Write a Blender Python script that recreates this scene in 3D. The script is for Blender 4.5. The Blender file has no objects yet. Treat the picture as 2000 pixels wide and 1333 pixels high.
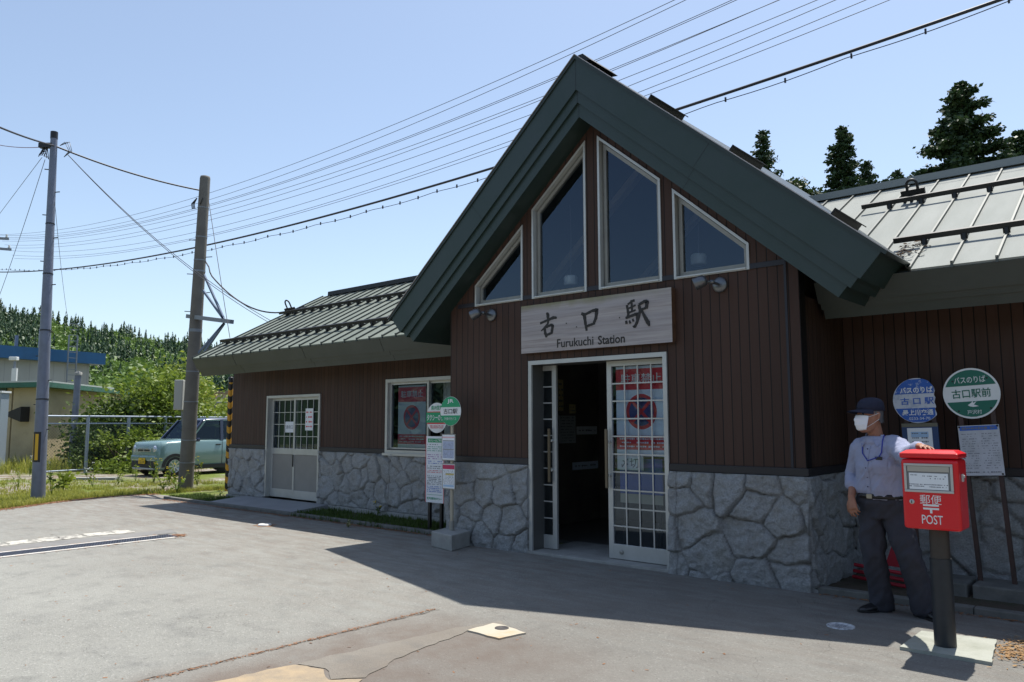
import bpy, bmesh, math, random
import numpy as np
from mathutils import Vector, Matrix, Euler
from mathutils.geometry import tessellate_polygon
R = math.radians
rng = random.Random(7)
scene = bpy.context.scene
col = scene.collection

# ------------------------------------------------------------------ camera, sky, sun, exposure
CAM = np.array([2.6295, -7.0719, 1.4862])
YAW, PITCH, ROLL, FPX = R(40.888), R(6.0194), R(-0.1325), 1519.8
cam_data = bpy.data.cameras.new('camera'); cam = bpy.data.objects.new('camera', cam_data); col.objects.link(cam)
_f = np.array([-math.sin(YAW)*math.cos(PITCH), math.cos(YAW)*math.cos(PITCH), math.sin(PITCH)])
_r = np.array([math.cos(YAW), math.sin(YAW), 0.0]); _u = np.cross(_r, _f)
_r2 = math.cos(ROLL)*_r + math.sin(ROLL)*_u; _u2 = -math.sin(ROLL)*_r + math.cos(ROLL)*_u
cam.matrix_world = Matrix(((_r2[0], _u2[0], -_f[0], CAM[0]), (_r2[1], _u2[1], -_f[1], CAM[1]), (_r2[2], _u2[2], -_f[2], CAM[2]), (0, 0, 0, 1)))
cam_data.sensor_width = 36.0; cam_data.lens = FPX*36.0/2000.0
cam_data.clip_start = 0.1; cam_data.clip_end = 3000
scene.camera = cam

SUN_EL, SUN_AZ = R(70), R(8)            # the sun stands behind the station, a little to the left
sun_dir = Vector((-math.sin(SUN_AZ)*math.cos(SUN_EL), math.cos(SUN_AZ)*math.cos(SUN_EL), math.sin(SUN_EL)))
world = bpy.data.worlds.new('World'); scene.world = world; world.use_nodes = True
wn = world.node_tree; bg = wn.nodes['Background']
sky = wn.nodes.new('ShaderNodeTexSky'); sky.sky_type = 'NISHITA'; sky.sun_disc = False
sky.sun_elevation = SUN_EL; sky.sun_rotation = -SUN_AZ; sky.altitude = 50
sky.air_density = 1.0; sky.dust_density = 1.0; sky.ozone_density = 1.5
hs = wn.nodes.new('ShaderNodeHueSaturation'); hs.inputs['Saturation'].default_value = .84; hs.inputs['Value'].default_value = .96   # thin summer haze in the air
wn.links.new(sky.outputs[0], hs.inputs['Color']); tint = wn.nodes.new('ShaderNodeMix'); tint.data_type = 'RGBA'; tint.blend_type = 'MULTIPLY'; tint.inputs[0].default_value = 1; tint.inputs[7].default_value = (.965, .995, 1.0, 1)
wn.links.new(hs.outputs[0], tint.inputs[6]); wn.links.new(tint.outputs[2], bg.inputs[0]); bg.inputs[1].default_value = 0.14
sun_data = bpy.data.lights.new('sun', 'SUN'); sun = bpy.data.objects.new('sun', sun_data); col.objects.link(sun)
sun_data.energy = 5.0; sun_data.angle = R(0.5); sun_data.color = (1.0, 0.955, 0.88)
sun.rotation_euler = (-sun_dir).to_track_quat('-Z', 'Y').to_euler(); sun.location = (0, 0, 30)
scene.view_settings.view_transform = 'Standard'; scene.view_settings.look = 'None'
scene.view_settings.exposure = 0.45; scene.view_settings.gamma = 1.0

# ------------------------------------------------------------------ measuring helpers (sight lines met with real planes)
def ray(px, py): return _f + _r2*(px-1000)/FPX - _u2*(py-666.5)/FPX
def on_x(px, py, v): d = ray(px, py); return Vector(CAM + d*(v-CAM[0])/d[0])
def on_y(px, py, v): d = ray(px, py); return Vector(CAM + d*(v-CAM[1])/d[1])
def on_z(px, py, v=0.0): d = ray(px, py); return Vector(CAM + d*(v-CAM[2])/d[2])
def on_d(px, py, dist): d = ray(px, py); return Vector(CAM + d*dist/math.hypot(d[0], d[1]))

# ------------------------------------------------------------------ mesh builder
class MB:
    def __init__(s): s.v = []; s.f = []; s.m = []; s.sm = []
    def add(s, vs, fs, mat=0, smooth=False):
        o = len(s.v); s.v += [tuple(v) for v in vs]
        for f in fs: s.f.append([o+i for i in f]); s.m.append(mat); s.sm.append(smooth)
        return s
    def box(s, x0, x1, y0, y1, z0, z1, mat=0):
        v = [(x0,y0,z0),(x1,y0,z0),(x1,y1,z0),(x0,y1,z0),(x0,y0,z1),(x1,y0,z1),(x1,y1,z1),(x0,y1,z1)]
        return s.add(v, [(0,3,2,1),(4,5,6,7),(0,1,5,4),(1,2,6,5),(2,3,7,6),(3,0,4,7)], mat)
    def obox(s, c, ax, ay, az, hx, hy, hz, mat=0):
        c = Vector(c); ax = Vector(ax).normalized()*hx; ay = Vector(ay).normalized()*hy; az = Vector(az).normalized()*hz
        v = [c+i*ax+j*ay+k*az for k in (-1,1) for (i,j) in ((-1,-1),(1,-1),(1,1),(-1,1))]
        return s.add(v, [(0,3,2,1),(4,5,6,7),(0,1,5,4),(1,2,6,5),(2,3,7,6),(3,0,4,7)], mat)
    def bar(s, a, b, w, h=None, up=(0,0,1), mat=0):
        a = Vector(a); b = Vector(b); d = (b-a); L = d.length
        if L < 1e-6: return s
        d.normalize(); up = Vector(up)
        if abs(d.dot(up)) > .98: up = Vector((0,1,0))
        sx = d.cross(up).normalized(); sz = sx.cross(d)
        return s.obox((a+b)/2, sx, d, sz, w/2, L/2, (h or w)/2, mat)
    def tube(s, pts, rad, n=8, mat=0, smooth=True, cap=True):
        pts = [Vector(p) for p in pts]; k = len(pts)
        rr = rad if hasattr(rad, '__len__') else [rad]*k
        rings = []; prev = None
        for i, p in enumerate(pts):
            d = (pts[min(i+1, k-1)] - pts[max(i-1, 0)]).normalized()
            if prev is None:
                up = Vector((0,0,1)) if abs(d.z) < .9 else Vector((1,0,0))
                a = d.cross(up).normalized()
            else:
                a = (prev - d*prev.dot(d)).normalized()
            prev = a; b = d.cross(a)
            rings.append([p + (a*math.cos(2*math.pi*j/n) + b*math.sin(2*math.pi*j/n))*rr[i] for j in range(n)])
        vs = [v for rg in rings for v in rg]
        fs = [(i*n+j, i*n+(j+1) % n, (i+1)*n+(j+1) % n, (i+1)*n+j) for i in range(k-1) for j in range(n)]
        s.add(vs, fs, mat, smooth)
        if cap:
            s.add(rings[0], [tuple(reversed(range(n)))], mat); s.add(rings[-1], [tuple(range(n))], mat)
        return s
    def cyl(s, a, b, r0, r1=None, n=16, mat=0): return s.tube([a, b], [r0, r0 if r1 is None else r1], n, mat)
    def prism(s, poly, d, mat=0, mat_side=None):
        """poly: 3-D loop, extruded by vector d"""
        d = Vector(d); a = [Vector(p) for p in poly]; b = [p+d for p in a]; n = len(a)
        s.add(a, [tuple(range(n))], mat); s.add(b, [tuple(reversed(range(n)))], mat)
        s.add(a+b, [(i, i+n, (i+1) % n+n, (i+1) % n) for i in range(n)], mat if mat_side is None else mat_side)
        return s
    def quad(s, a, b, c, d, mat=0): return s.add([a, b, c, d], [(0,1,2,3)], mat)
    def disc(s, c, r, normal, n=32, thick=0.0, mat=0, ry=None, up=(0,0,1)):
        nv = Vector(normal).normalized(); ax = Vector(up).cross(nv).normalized(); ay = nv.cross(ax)
        c = Vector(c)
        p = [c + ax*r*math.cos(2*math.pi*i/n) + ay*(ry or r)*math.sin(2*math.pi*i/n) for i in range(n)]
        if thick: return s.prism(p, -nv*thick, mat)
        return s.add(p, [tuple(range(n))], mat)
    def lathe(s, c, prof, n=20, axis=(0,0,1), mat=0):
        ax = Vector(axis).normalized(); up = Vector((1,0,0)) if abs(ax.x) < .9 else Vector((0,1,0))
        a = ax.cross(up).normalized(); b = ax.cross(a); c = Vector(c)
        vs = [c + ax*h + (a*math.cos(2*math.pi*j/n)+b*math.sin(2*math.pi*j/n))*r for r, h in prof for j in range(n)]
        fs = [(i*n+j, i*n+(j+1) % n, (i+1)*n+(j+1) % n, (i+1)*n+j) for i in range(len(prof)-1) for j in range(n)]
        return s.add(vs, fs, mat, True)
    def pieces(s, name, mats, parent=None, **k):
        """one object for every separate piece"""
        par = list(range(len(s.v)))
        def find(i):
            while par[i] != i: par[i] = par[par[i]]; i = par[i]
            return i
        for f in s.f:
            for i in f[1:]: par[find(i)] = find(f[0])
        groups = {}
        for fi, f in enumerate(s.f): groups.setdefault(find(f[0]), []).append(fi)
        # pieces that share a bounding box corner (caps of the same tube) belong together
        boxes = []
        for g in groups.values():
            P = np.array([s.v[i] for fi in g for i in s.f[fi]]); boxes.append([P.min(0)-1e-4, P.max(0)+1e-4, list(g)])
        merged = True
        while merged:
            merged = False
            for i in range(len(boxes)):
                for j in range(i+1, len(boxes)):
                    if (boxes[i][0] <= boxes[j][1]).all() and (boxes[j][0] <= boxes[i][1]).all():
                        boxes[i] = [np.minimum(boxes[i][0], boxes[j][0]), np.maximum(boxes[i][1], boxes[j][1]), boxes[i][2]+boxes[j][2]]; boxes.pop(j); merged = True; break
                if merged: break
        out = []
        for _, _, g in boxes:
            m = MB(); ids = {}
            for fi in g:
                nf = []
                for i in s.f[fi]:
                    if i not in ids: ids[i] = len(m.v); m.v.append(s.v[i])
                    nf.append(ids[i])
                m.f.append(nf); m.m.append(s.m[fi]); m.sm.append(s.sm[fi])
            out.append(m.build(name, mats, parent, **k))
        return out
    def build(s, name, mats, parent=None, bevel=0.0, fix=False, auto=None):
        me = bpy.data.meshes.new(name)
        me.from_pydata([tuple(v) for v in s.v], [], s.f)
        if not isinstance(mats, (list, tuple)): mats = [mats]
        for m in mats: me.materials.append(m)
        me.polygons.foreach_set('material_index', s.m); me.polygons.foreach_set('use_smooth', s.sm)
        if fix:
            bm = bmesh.new(); bm.from_mesh(me); bmesh.ops.remove_doubles(bm, verts=bm.verts, dist=1e-5)
            bmesh.ops.recalc_face_normals(bm, faces=bm.faces); bm.to_mesh(me); bm.free()
        me.update()
        o = bpy.data.objects.new(name, me); col.objects.link(o)
        if parent is not None: attach(o, parent)
        if bevel:
            b = o.modifiers.new('bevel', 'BEVEL'); b.width = bevel; b.segments = 2; b.limit_method = 'ANGLE'; b.angle_limit = R(40)
        return o

def world_of(o):
    m = o.matrix_basis.copy()
    p = o.parent
    while p is not None: m = p.matrix_basis @ o.matrix_parent_inverse @ m; o = p; p = p.parent
    return m
def attach(o, parent):
    o.parent = parent
    o.matrix_parent_inverse = world_of(parent).inverted()
def tag(o, label=None, cat=None, group=None, kind=None):
    if label: o['label'] = label
    if cat: o['category'] = cat
    if group: o['group'] = group
    if kind: o['kind'] = kind
    return o
def thing(name, label, cat, loc=(0,0,0), group=None):
    o = bpy.data.objects.new(name, None); col.objects.link(o); o.location = loc; o.empty_display_size = .2
    return tag(o, label, cat, group)
def copy_tree(o, parent=None):
    c = o.copy(); col.objects.link(c)
    if parent is not None: c.parent = parent
    for ch in [x for x in bpy.data.objects if x.parent == o and x is not c]: copy_tree(ch, c)
    return c

_font = None
def text_mesh(body, size, origin, ax, ay, name, mat, parent=None, align='CENTER', depth=0.002, bold=0.0, fit=None, height=None):
    """lettering as a mesh: ax = reading direction, ay = up; fit = wanted width, height = wanted height"""
    cu = bpy.data.curves.new(name, 'FONT'); cu.body = body; cu.size = 1.0; cu.align_x = 'LEFT'
    cu.offset = bold; cu.resolution_u = 3
    t = bpy.data.objects.new(name, cu); col.objects.link(t)
    bpy.context.view_layer.update()
    dg = bpy.context.evaluated_depsgraph_get()
    me = bpy.data.meshes.new_from_object(t.evaluated_get(dg))
    bpy.data.objects.remove(t); bpy.data.curves.remove(cu)
    n = len(me.vertices); a = np.zeros(n*3); me.vertices.foreach_get('co', a); a = a.reshape(-1, 3)
    lo = a.min(0); hi = a.max(0); w = hi[0]-lo[0]; h = hi[1]-lo[1]
    sx = sy = 1.0
    if fit: sx = fit/w; sy = sx
    if height: sy = height/h; sx = sx if fit else sy
    x = (a[:, 0]-lo[0]-(w/2 if align == 'CENTER' else 0))*sx; y = (a[:, 1]-(lo[1]+hi[1])/2)*sy
    ax = Vector(ax).normalized(); ay = Vector(ay).normalized(); nz = ax.cross(ay); o3 = Vector(origin)
    A = np.array(ax); B = np.array(ay); co = np.array(o3) + np.outer(x, A) + np.outer(y, B) + np.array(nz)*depth
    me.vertices.foreach_set('co', co.ravel()); me.materials.clear(); me.materials.append(mat)
    for p in me.polygons: p.material_index = 0
    me.update(); me.name = name
    o = bpy.data.objects.new(name, me); col.objects.link(o)
    if parent is not None: attach(o, parent)
    return o

def scribble(mb, x0, x1, z, h, place, seed, mat=0, fill=.8):
    """a line of small print: broken short marks"""
    r = random.Random(seed); x = x0
    while x < x1:
        w = r.uniform(.5, 1.3)*h
        if r.random() < fill:
            xe = min(x+w, x1)
            k = r.uniform(.55, 1.0)
            mb.quad(place(x, z-h/2*k), place(xe, z-h/2*k), place(xe, z+h/2*k), place(x, z+h/2*k), mat)
        x += w + .28*h
    return mb

# ------------------------------------------------------------------ materials
def mat(name, base, rough=.6, metal=0.0, spec=.5, bump=None, vary=None, coords='Object'):
    m = bpy.data.materials.new(name); m.use_nodes = True; nt = m.node_tree; b = nt.nodes['Principled BSDF']
    b.inputs['Base Color'].default_value = (*base, 1); b.inputs['Roughness'].default_value = rough
    b.inputs['Metallic'].default_value = metal; b.inputs['Specular IOR Level'].default_value = spec
    tc = nt.nodes.new('ShaderNodeTexCoord')
    if vary:        # (scale, amount, second colour)
        sc, lo_, hi_, c2 = vary
        n = nt.nodes.new('ShaderNodeTexNoise'); n.inputs['Scale'].default_value = sc; n.inputs['Detail'].default_value = 6; n.inputs['Roughness'].default_value = .65
        nt.links.new(tc.outputs[coords], n.inputs['Vector'])
        r = nt.nodes.new('ShaderNodeMapRange'); r.inputs[1].default_value = lo_; r.inputs[2].default_value = hi_
        nt.links.new(n.outputs['Fac'], r.inputs[0])
        mx = nt.nodes.new('ShaderNodeMix'); mx.data_type = 'RGBA'
        mx.inputs[6].default_value = (*base, 1); mx.inputs[7].default_value = (*c2, 1)
        nt.links.new(r.outputs[0], mx.inputs[0]); nt.links.new(mx.outputs[2], b.inputs['Base Color'])
    if bump:        # (scale, strength, distance)
        sc, st, ds = bump
        n = nt.nodes.new('ShaderNodeTexNoise'); n.inputs['Scale'].default_value = sc; n.inputs['Detail'].default_value = 5
        nt.links.new(tc.outputs[coords], n.inputs['Vector'])
        bp = nt.nodes.new('ShaderNodeBump'); bp.inputs['Strength'].default_value = st; bp.inputs['Distance'].default_value = ds
        nt.links.new(n.outputs['Fac'], bp.inputs['Height']); nt.links.new(bp.outputs[0], b.inputs['Normal'])
    return m

class NT:
    """small shorthand for building node trees"""
    def __init__(s, name):
        s.m = bpy.data.materials.new(name); s.m.use_nodes = True; s.t = s.m.node_tree; s.b = s.t.nodes['Principled BSDF']
        s.tc = s.t.nodes.new('ShaderNodeTexCoord'); s.P = s.tc.outputs['Object']
    def n(s, typ, **kw):
        nd = s.t.nodes.new(typ)
        for k, v in kw.items(): setattr(nd, k, v)
        return nd
    def link(s, a, b): s.t.links.new(a, b)
    def put(s, sock, v):
        if hasattr(v, 'is_output'): s.link(v, sock)
        elif isinstance(v, (tuple, list)) and len(v) == 3 and sock.type == 'RGBA': sock.default_value = (*v, 1)
        else: sock.default_value = v
    def math(s, op, a, b=0.0, c=None):
        nd = s.n('ShaderNodeMath', operation=op); s.put(nd.inputs[0], a); s.put(nd.inputs[1], b)
        if c is not None: s.put(nd.inputs[2], c)
        return nd.outputs[0]
    def noise(s, vec, scale, detail=5, rough=.55):
        nd = s.n('ShaderNodeTexNoise'); s.link(vec, nd.inputs['Vector']); nd.inputs['Scale'].default_value = scale
        nd.inputs['Detail'].default_value = detail; nd.inputs['Roughness'].default_value = rough; return nd.outputs['Fac']
    def vor(s, vec, scale, feature='F1', out='Distance'):
        nd = s.n('ShaderNodeTexVoronoi', feature=feature); s.link(vec, nd.inputs['Vector']); nd.inputs['Scale'].default_value = scale; return nd.outputs[out]
    def scale(s, vec, v):
        nd = s.n('ShaderNodeVectorMath', operation='MULTIPLY'); s.link(vec, nd.inputs[0]); nd.inputs[1].default_value = v; return nd.outputs[0]
    def xyz(s, vec):
        nd = s.n('ShaderNodeSeparateXYZ'); s.link(vec, nd.inputs[0]); return nd.outputs
    def rng(s, v, a, b, c=0.0, d=1.0):
        nd = s.n('ShaderNodeMapRange'); s.put(nd.inputs[0], v)
        for i, q in enumerate((a, b, c, d)): nd.inputs[i+1].default_value = q
        return nd.outputs[0]
    def mix(s, f, a, b, blend='MIX'):
        nd = s.n('ShaderNodeMix', data_type='RGBA', blend_type=blend); s.put(nd.inputs[0], f); s.put(nd.inputs[6], a); s.put(nd.inputs[7], b); return nd.outputs[2]
    def bump(s, h, strength=.5, dist=.01):
        nd = s.n('ShaderNodeBump'); nd.inputs['Strength'].default_value = strength; nd.inputs['Distance'].default_value = dist
        s.link(h, nd.inputs['Height']); s.link(nd.outputs[0], s.b.inputs['Normal'])
    def attr(s, name):
        nd = s.n('ShaderNodeAttribute', attribute_name=name); return nd.outputs['Fac']
    def done(s, color=None, rough=None, metal=None, spec=None):
        for k, v in (('Base Color', color), ('Roughness', rough), ('Metallic', metal), ('Specular IOR Level', spec)):
            if v is not None: s.put(s.b.inputs[k], v)
        return s.m

def siding_mat(name, axis, pitch, dark, light):
    n = NT(name); x = n.xyz(n.P)[axis]; z = n.xyz(n.P)[2]
    t = n.math('DIVIDE', x, pitch); fr = n.math('FRACT', t); idx = n.math('FLOOR', t)
    wn_ = n.n('ShaderNodeTexWhiteNoise', noise_dimensions='1D'); n.link(idx, wn_.inputs['W'])
    edge = n.math('MINIMUM', fr, n.math('SUBTRACT', 1.0, fr)); groove = n.rng(edge, 0.02, 0.07)
    grain = n.noise(n.scale(n.P, (90, 90, 3)), 1.0, 4); big = n.noise(n.scale(n.P, (2.2, 2.2, .35)), 1.3, 5)
    c = n.mix(n.math('ADD', n.math('MULTIPLY', wn_.outputs[0], .55), n.math('MULTIPLY', grain, .45)), dark, light)
    c = n.mix(n.rng(big, .45, .75, 0, .35), c, tuple(v*1.35 for v in light))
    c = n.mix(groove, (.006, .005, .005), c)
    h = n.math('ADD', groove, n.math('MULTIPLY', grain, .12)); n.bump(h, .6, .006)
    return n.done(c, n.rng(grain, .3, .7, .5, .72), spec=.3)
SIDING_X = siding_mat('brown_siding', 0, .0985, (.038, .0185, .0125), (.068, .0345, .0240))
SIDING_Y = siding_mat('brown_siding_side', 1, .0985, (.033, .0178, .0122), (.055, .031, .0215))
def stone_material():
    n = NT('rough_granite'); j = n.attr('joint'); s2 = n.attr('tone')
    f1 = n.noise(n.P, 60, 6, .7); f2 = n.noise(n.P, 7, 5); f3 = n.noise(n.P, 260, 3, .7)
    c = n.mix(n.rng(f1, .3, .7), (.31, .316, .316), (.64, .65, .655))
    c = n.mix(n.rng(f2, .4, .7, 0, .45), c, (.36, .325, .265)); c = n.mix(n.math('MULTIPLY', s2, .38), c, (.42, .425, .43))
    c = n.mix(n.rng(f3, .56, .70, 0, .5), c, (.09, .09, .095)); c = n.mix(n.math('MULTIPLY', j, .8), c, (.10, .084, .066))
    n.bump(n.math('ADD', n.math('MULTIPLY', f1, 1.3), n.math('MULTIPLY', f3, .5)), 1.0, .025)
    return n.done(c, .9, spec=.2)
STONE = stone_material()
ALU = mat('silver_aluminium', (.52, .52, .50), .38, .35, .5, vary=(3, .4, .7, (.44, .44, .42)))
ALU_DULL = mat('dull_champagne_metal', (.30, .29, .26), .45, .3, .5, vary=(4, .4, .7, (.24, .23, .21)))
GREEN_FASCIA = mat('dark_green_sheet_metal', (.020, .037, .031), .42, .0, .5, bump=(2.2, .12, .02), vary=(2, .4, .75, (.027, .043, .041)))
GREEN_DULL = mat('grey_green_sheet_metal', (.045, .055, .047), .5, .0, .45, bump=(2.2, .12, .02), vary=(2, .4, .75, (.058, .068, .06)))
DARK_METAL = mat('dark_bronze_metal', (.018, .018, .018), .5, .2, .5)
TRIM_DARK = mat('dark_trim_strip', (.016, .014, .016), .5, .0, .5)
BLACK = mat('black_paint', (.010, .010, .011), .45)
def roof_material(name, a, b):
    n = NT(name); f = n.noise(n.scale(n.P, (3, .6, .6)), 1.6, 5); g = n.noise(n.P, 30, 4)
    c = n.mix(n.rng(f, .35, .7), a, b); c = n.mix(n.rng(g, .62, .75, 0, .25), c, (.20, .17, .13))
    n.bump(f, .08, .03); return n.done(c, .72, .0, .12)
ROOF_L = roof_material('grey_green_roof_sheet', (.170, .195, .170), (.205, .228, .200))
ROOF_R = roof_material('pale_roof_sheet', (.245, .262, .245), (.29, .305, .288))
ROOF_SEAM = mat('roof_seam', (.075, .085, .078), .5, .2)
def glass(name, tint=(.8, .86, .88), rough=.0, k=1.25):
    m = bpy.data.materials.new(name); m.use_nodes = True; t = m.node_tree
    for nd in list(t.nodes):
        if nd.type == 'BSDF_PRINCIPLED': t.nodes.remove(nd)
    out = [x for x in t.nodes if x.type == 'OUTPUT_MATERIAL'][0]
    tr = t.nodes.new('ShaderNodeBsdfTransparent'); tr.inputs[0].default_value = (*tint, 1)
    gl = t.nodes.new('ShaderNodeBsdfGlossy'); gl.inputs['Roughness'].default_value = rough; gl.inputs[0].default_value = (.62, .78, 1, 1)
    fr = t.nodes.new('ShaderNodeFresnel'); fr.inputs[0].default_value = 1.55
    ad = t.nodes.new('ShaderNodeMath'); ad.operation = 'MULTIPLY_ADD'; ad.inputs[1].default_value = k; ad.inputs[2].default_value = .01
    tcn = t.nodes.new('ShaderNodeTexCoord'); nz = t.nodes.new('ShaderNodeTexNoise'); nz.inputs['Scale'].default_value = 1.1
    t.links.new(tcn.outputs['Object'], nz.inputs['Vector'])
    bp = t.nodes.new('ShaderNodeBump'); bp.inputs['Strength'].default_value = .02; bp.inputs['Distance'].default_value = .02
    t.links.new(nz.outputs['Fac'], bp.inputs['Height']); t.links.new(bp.outputs[0], gl.inputs['Normal'])
    mx = t.nodes.new('ShaderNodeMixShader')
    t.links.new(fr.outputs[0], ad.inputs[0]); t.links.new(ad.outputs[0], mx.inputs[0]); t.links.new(tr.outputs[0], mx.inputs[1]); t.links.new(gl.outputs[0], mx.inputs[2])
    t.links.new(mx.outputs[0], out.inputs['Surface']); return m
GLASS = glass('window_glass'); GLASS_CAR = glass('car_glass', (.20, .25, .24), k=.5)
WHITE = mat('white_paint', (.72, .73, .72), .5, vary=(8, .45, .75, (.66, .67, .66)))
PAPER = mat('white_paper', (.74, .76, .78), .7, vary=(14, .5, .8, (.68, .69, .70)))
INK = mat('black_ink', (.02, .02, .025), .6)
INK_GREY = mat('grey_print', (.16, .17, .20), .7)
RED_PRINT = mat('red_print', (.62, .045, .06), .6)
BLUE_PRINT = mat('blue_print', (.03, .12, .48), .6, vary=(20, .45, .8, (.05, .15, .5)))
GREEN_PRINT = mat('green_print', (.012, .30, .13), .5, vary=(20, .45, .8, (.015, .27, .12)))
CONCRETE = mat('weathered_concrete', (.34, .335, .315), .9, bump=(45, .35, .01), vary=(6, .35, .75, (.24, .235, .215)))
CONCRETE_D = mat('dark_old_concrete', (.17, .165, .15), .9, bump=(45, .35, .01), vary=(6, .35, .75, (.10, .10, .09)))
# ------------------------------------------------------------------ the station building
GX0, GX1, GM = -4.545, 0.0, -2.2725      # gable front, from x to x, centre line
APEX, SL = 5.575, 0.86                   # top of the gable roof, slope
WY = 1.15                                # wall plane of both wings
WX0, WX1 = -11.96, 7.2
BACK = 5.75
ZS = 1.0
station = thing('station_building', 'brown boarded railway station with stone base, steep dark green gable and low side wings', 'station', (GM, 2.5, 0))
def roof_z(x): return APEX - SL*abs(x-GM)

# --- stone cladding: a fine relief of irregular blocks with recessed joints
def vnoise(u, v, seed):
    def h(i, j): 
        k = np.sin(i*127.1 + j*311.7 + seed*74.7)*43758.5453
        return k - np.floor(k)
    i = np.floor(u); j = np.floor(v); fu = u-i; fv = v-j; fu = fu*fu*(3-2*fu); fv = fv*fv*(3-2*fv)
    return (h(i, j)*(1-fu)+h(i+1, j)*fu)*(1-fv) + (h(i, j+1)*(1-fu)+h(i+1, j+1)*fu)*fv
def fbm(u, v, seed, oct=4):
    s = 0; a = .5; t = 0
    for k in range(oct): s = s + a*vnoise(u*2**k, v*2**k, seed+k*9); t += a; a *= .55
    return s/t
def stone_field(seed, u0, u1, h=1.05, cell=.34):
    r = random.Random(seed); pts = []
    nj = 4
    for i in range(int((u1-u0)/cell)+4):
        for j in range(-1, nj+1):
            if r.random() < .17: continue
            pts.append((u0-cell+ i*cell + r.uniform(-.16, .16) + (.5*cell if j % 2 else 0), (j+.5)*h/nj + r.uniform(-.10, .10), r.random(), r.uniform(-1, 1), r.uniform(-1, 1)))
    return np.array(pts)
def stone_wall(name, org, ud, nd, u0, u1, z0, z1, seed, parent, res=.0125, field=None, batter=.0):
    pts = field; nu = max(2, int((u1-u0)/res)); nz = max(2, int((z1-z0)/res))
    U, V = np.meshgrid(np.linspace(u0, u1, nu+1), np.linspace(z0, z1, nz+1))
    wu = U + (fbm(U*5, V*5, seed)-.5)*.09; wv = V + (fbm(U*5+9, V*5+3, seed+1)-.5)*.09
    d = [np.sqrt(((wu-p[0])*.9)**2 + (wv-p[1])**2) for p in pts]
    D = np.array(d); o = np.argsort(D, 0)[:2]
    f1 = np.take_along_axis(D, o[:1], 0)[0]; f2 = np.take_along_axis(D, o[1:2], 0)[0]; k = o[0]
    e = (f2-f1)
    jw = .008 + .022*fbm(U*3, V*3, seed+5)
    t = np.clip((e-jw*.2)/.032, 0, 1); t = t*t*(3-2*t)
    tilt = ((wu-pts[k, 0])*pts[k, 3] + (wv-pts[k, 1])*pts[k, 4])*.15
    rough = (np.abs(2*fbm(U*8, V*8, seed+20, 3)-1)-.3)*-.026 + (fbm(U*17, V*17, seed+25, 4)-.5)*.036 + (fbm(U*46, V*46, seed+31, 3)-.5)*.020
    seam = np.abs(((U-u0+.37) % .91)-.455); sm = np.clip(1-seam/.007, 0, 1)
    Hh = .004 + t*(.022 + .012*pts[k, 2] + tilt + rough) - .012*sm
    edge = np.minimum(np.minimum(U-u0, u1-U), .02)/.02
    joint = np.clip(1-(e-jw*.1)/(jw*.6+.004), 0, 1)*np.clip(fbm(U*7, V*7, seed+8)*1.9-.25, .15, 1); joint = np.maximum(joint, sm*.7)
    ud = np.array(ud, float); nd = np.array(nd, float); org = np.array(org, float)
    out = Hh + batter*(1-V)
    co = org + U[..., None]*ud + V[..., None]*np.array([0, 0, 1.0]) + out[..., None]*nd
    me = bpy.data.meshes.new(name); W = nu+1
    idx = np.arange(W*(nz+1)).reshape(nz+1, W)
    # skirt back to the wall so that the cladding has thickness
    rim = np.concatenate([idx[0, :], idx[1:, -1], idx[-1, -2::-1], idx[-2:0:-1, 0]])
    back = co.reshape(-1, 3)[rim] - (out.reshape(-1)[rim]+.03)[:, None]*nd
    faces = np.stack([idx[:-1, :-1], idx[:-1, 1:], idx[1:, 1:], idx[1:, :-1]], -1).reshape(-1, 4).tolist()
    n0 = W*(nz+1); m = len(rim)
    faces += [[int(rim[i]), n0+i, n0+(i+1) % m, int(rim[(i+1) % m])] for i in range(m)]
    cr = np.cross(ud, [0, 0, 1.0])
    if np.dot(cr, nd) < 0: faces = [f[::-1] for f in faces]
    me.from_pydata(np.concatenate([co.reshape(-1, 3), back]).tolist(), [], faces)
    for nm, arr in (('joint', joint), ('tone', pts[k, 2])):
        a = me.attributes.new(nm, 'FLOAT', 'POINT'); a.data.foreach_set('value', np.concatenate([arr.reshape(-1), np.ones(m)*.5]).astype(np.float32))
    me.polygons.foreach_set('use_smooth', [True]*len(faces)); me.materials.append(STONE); me.update()
    ob = bpy.data.objects.new(name, me); col.objects.link(ob); attach(ob, parent); return ob
fg = stone_field(3, -5, 0.3); fw = stone_field(11, -12.3, -4.4, cell=.29); fr_ = stone_field(17, -.2, 7.4); fs = stone_field(23, -.2, 1.4)
DX0, DX1, DZ = -3.212, -1.395, 2.2      # entrance opening
stone_wall('stone_base', (0, -.012, 0), (1,0,0), (0,-1,0), GX0-.03, DX0-.012, -.03, ZS, 3, station, field=fg, batter=.02)
stone_wall('stone_base', (0, -.012, 0), (1,0,0), (0,-1,0), DX1+.012, GX1+.02, -.03, ZS, 3, station, field=fg, batter=.02)
stone_wall('stone_base', (.012, 0, 0), (0,1,0), (1,0,0), -.03, WY-.012, -.03, ZS, 23, station, res=.016, field=fs, batter=.02)
LDX0, LDX1, LDZ0, LDZ1 = -10.655, -8.965, .125, 2.0     # side door of the left wing
stone_wall('stone_base', (0, WY-.012, 0), (1,0,0), (0,-1,0), WX0-.02, LDX0-.012, .10, ZS, 11, station, res=.017, field=fw)
stone_wall('stone_base', (0, WY-.012, 0), (1,0,0), (0,-1,0), LDX1+.012, GX0, .10, ZS, 11, station, res=.017, field=fw)
stone_wall('stone_base', (0, WY-.012, 0), (1,0,0), (0,-1,0), .05, 4.2, .06, ZS, 17, station, res=.02, field=fr_)
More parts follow.
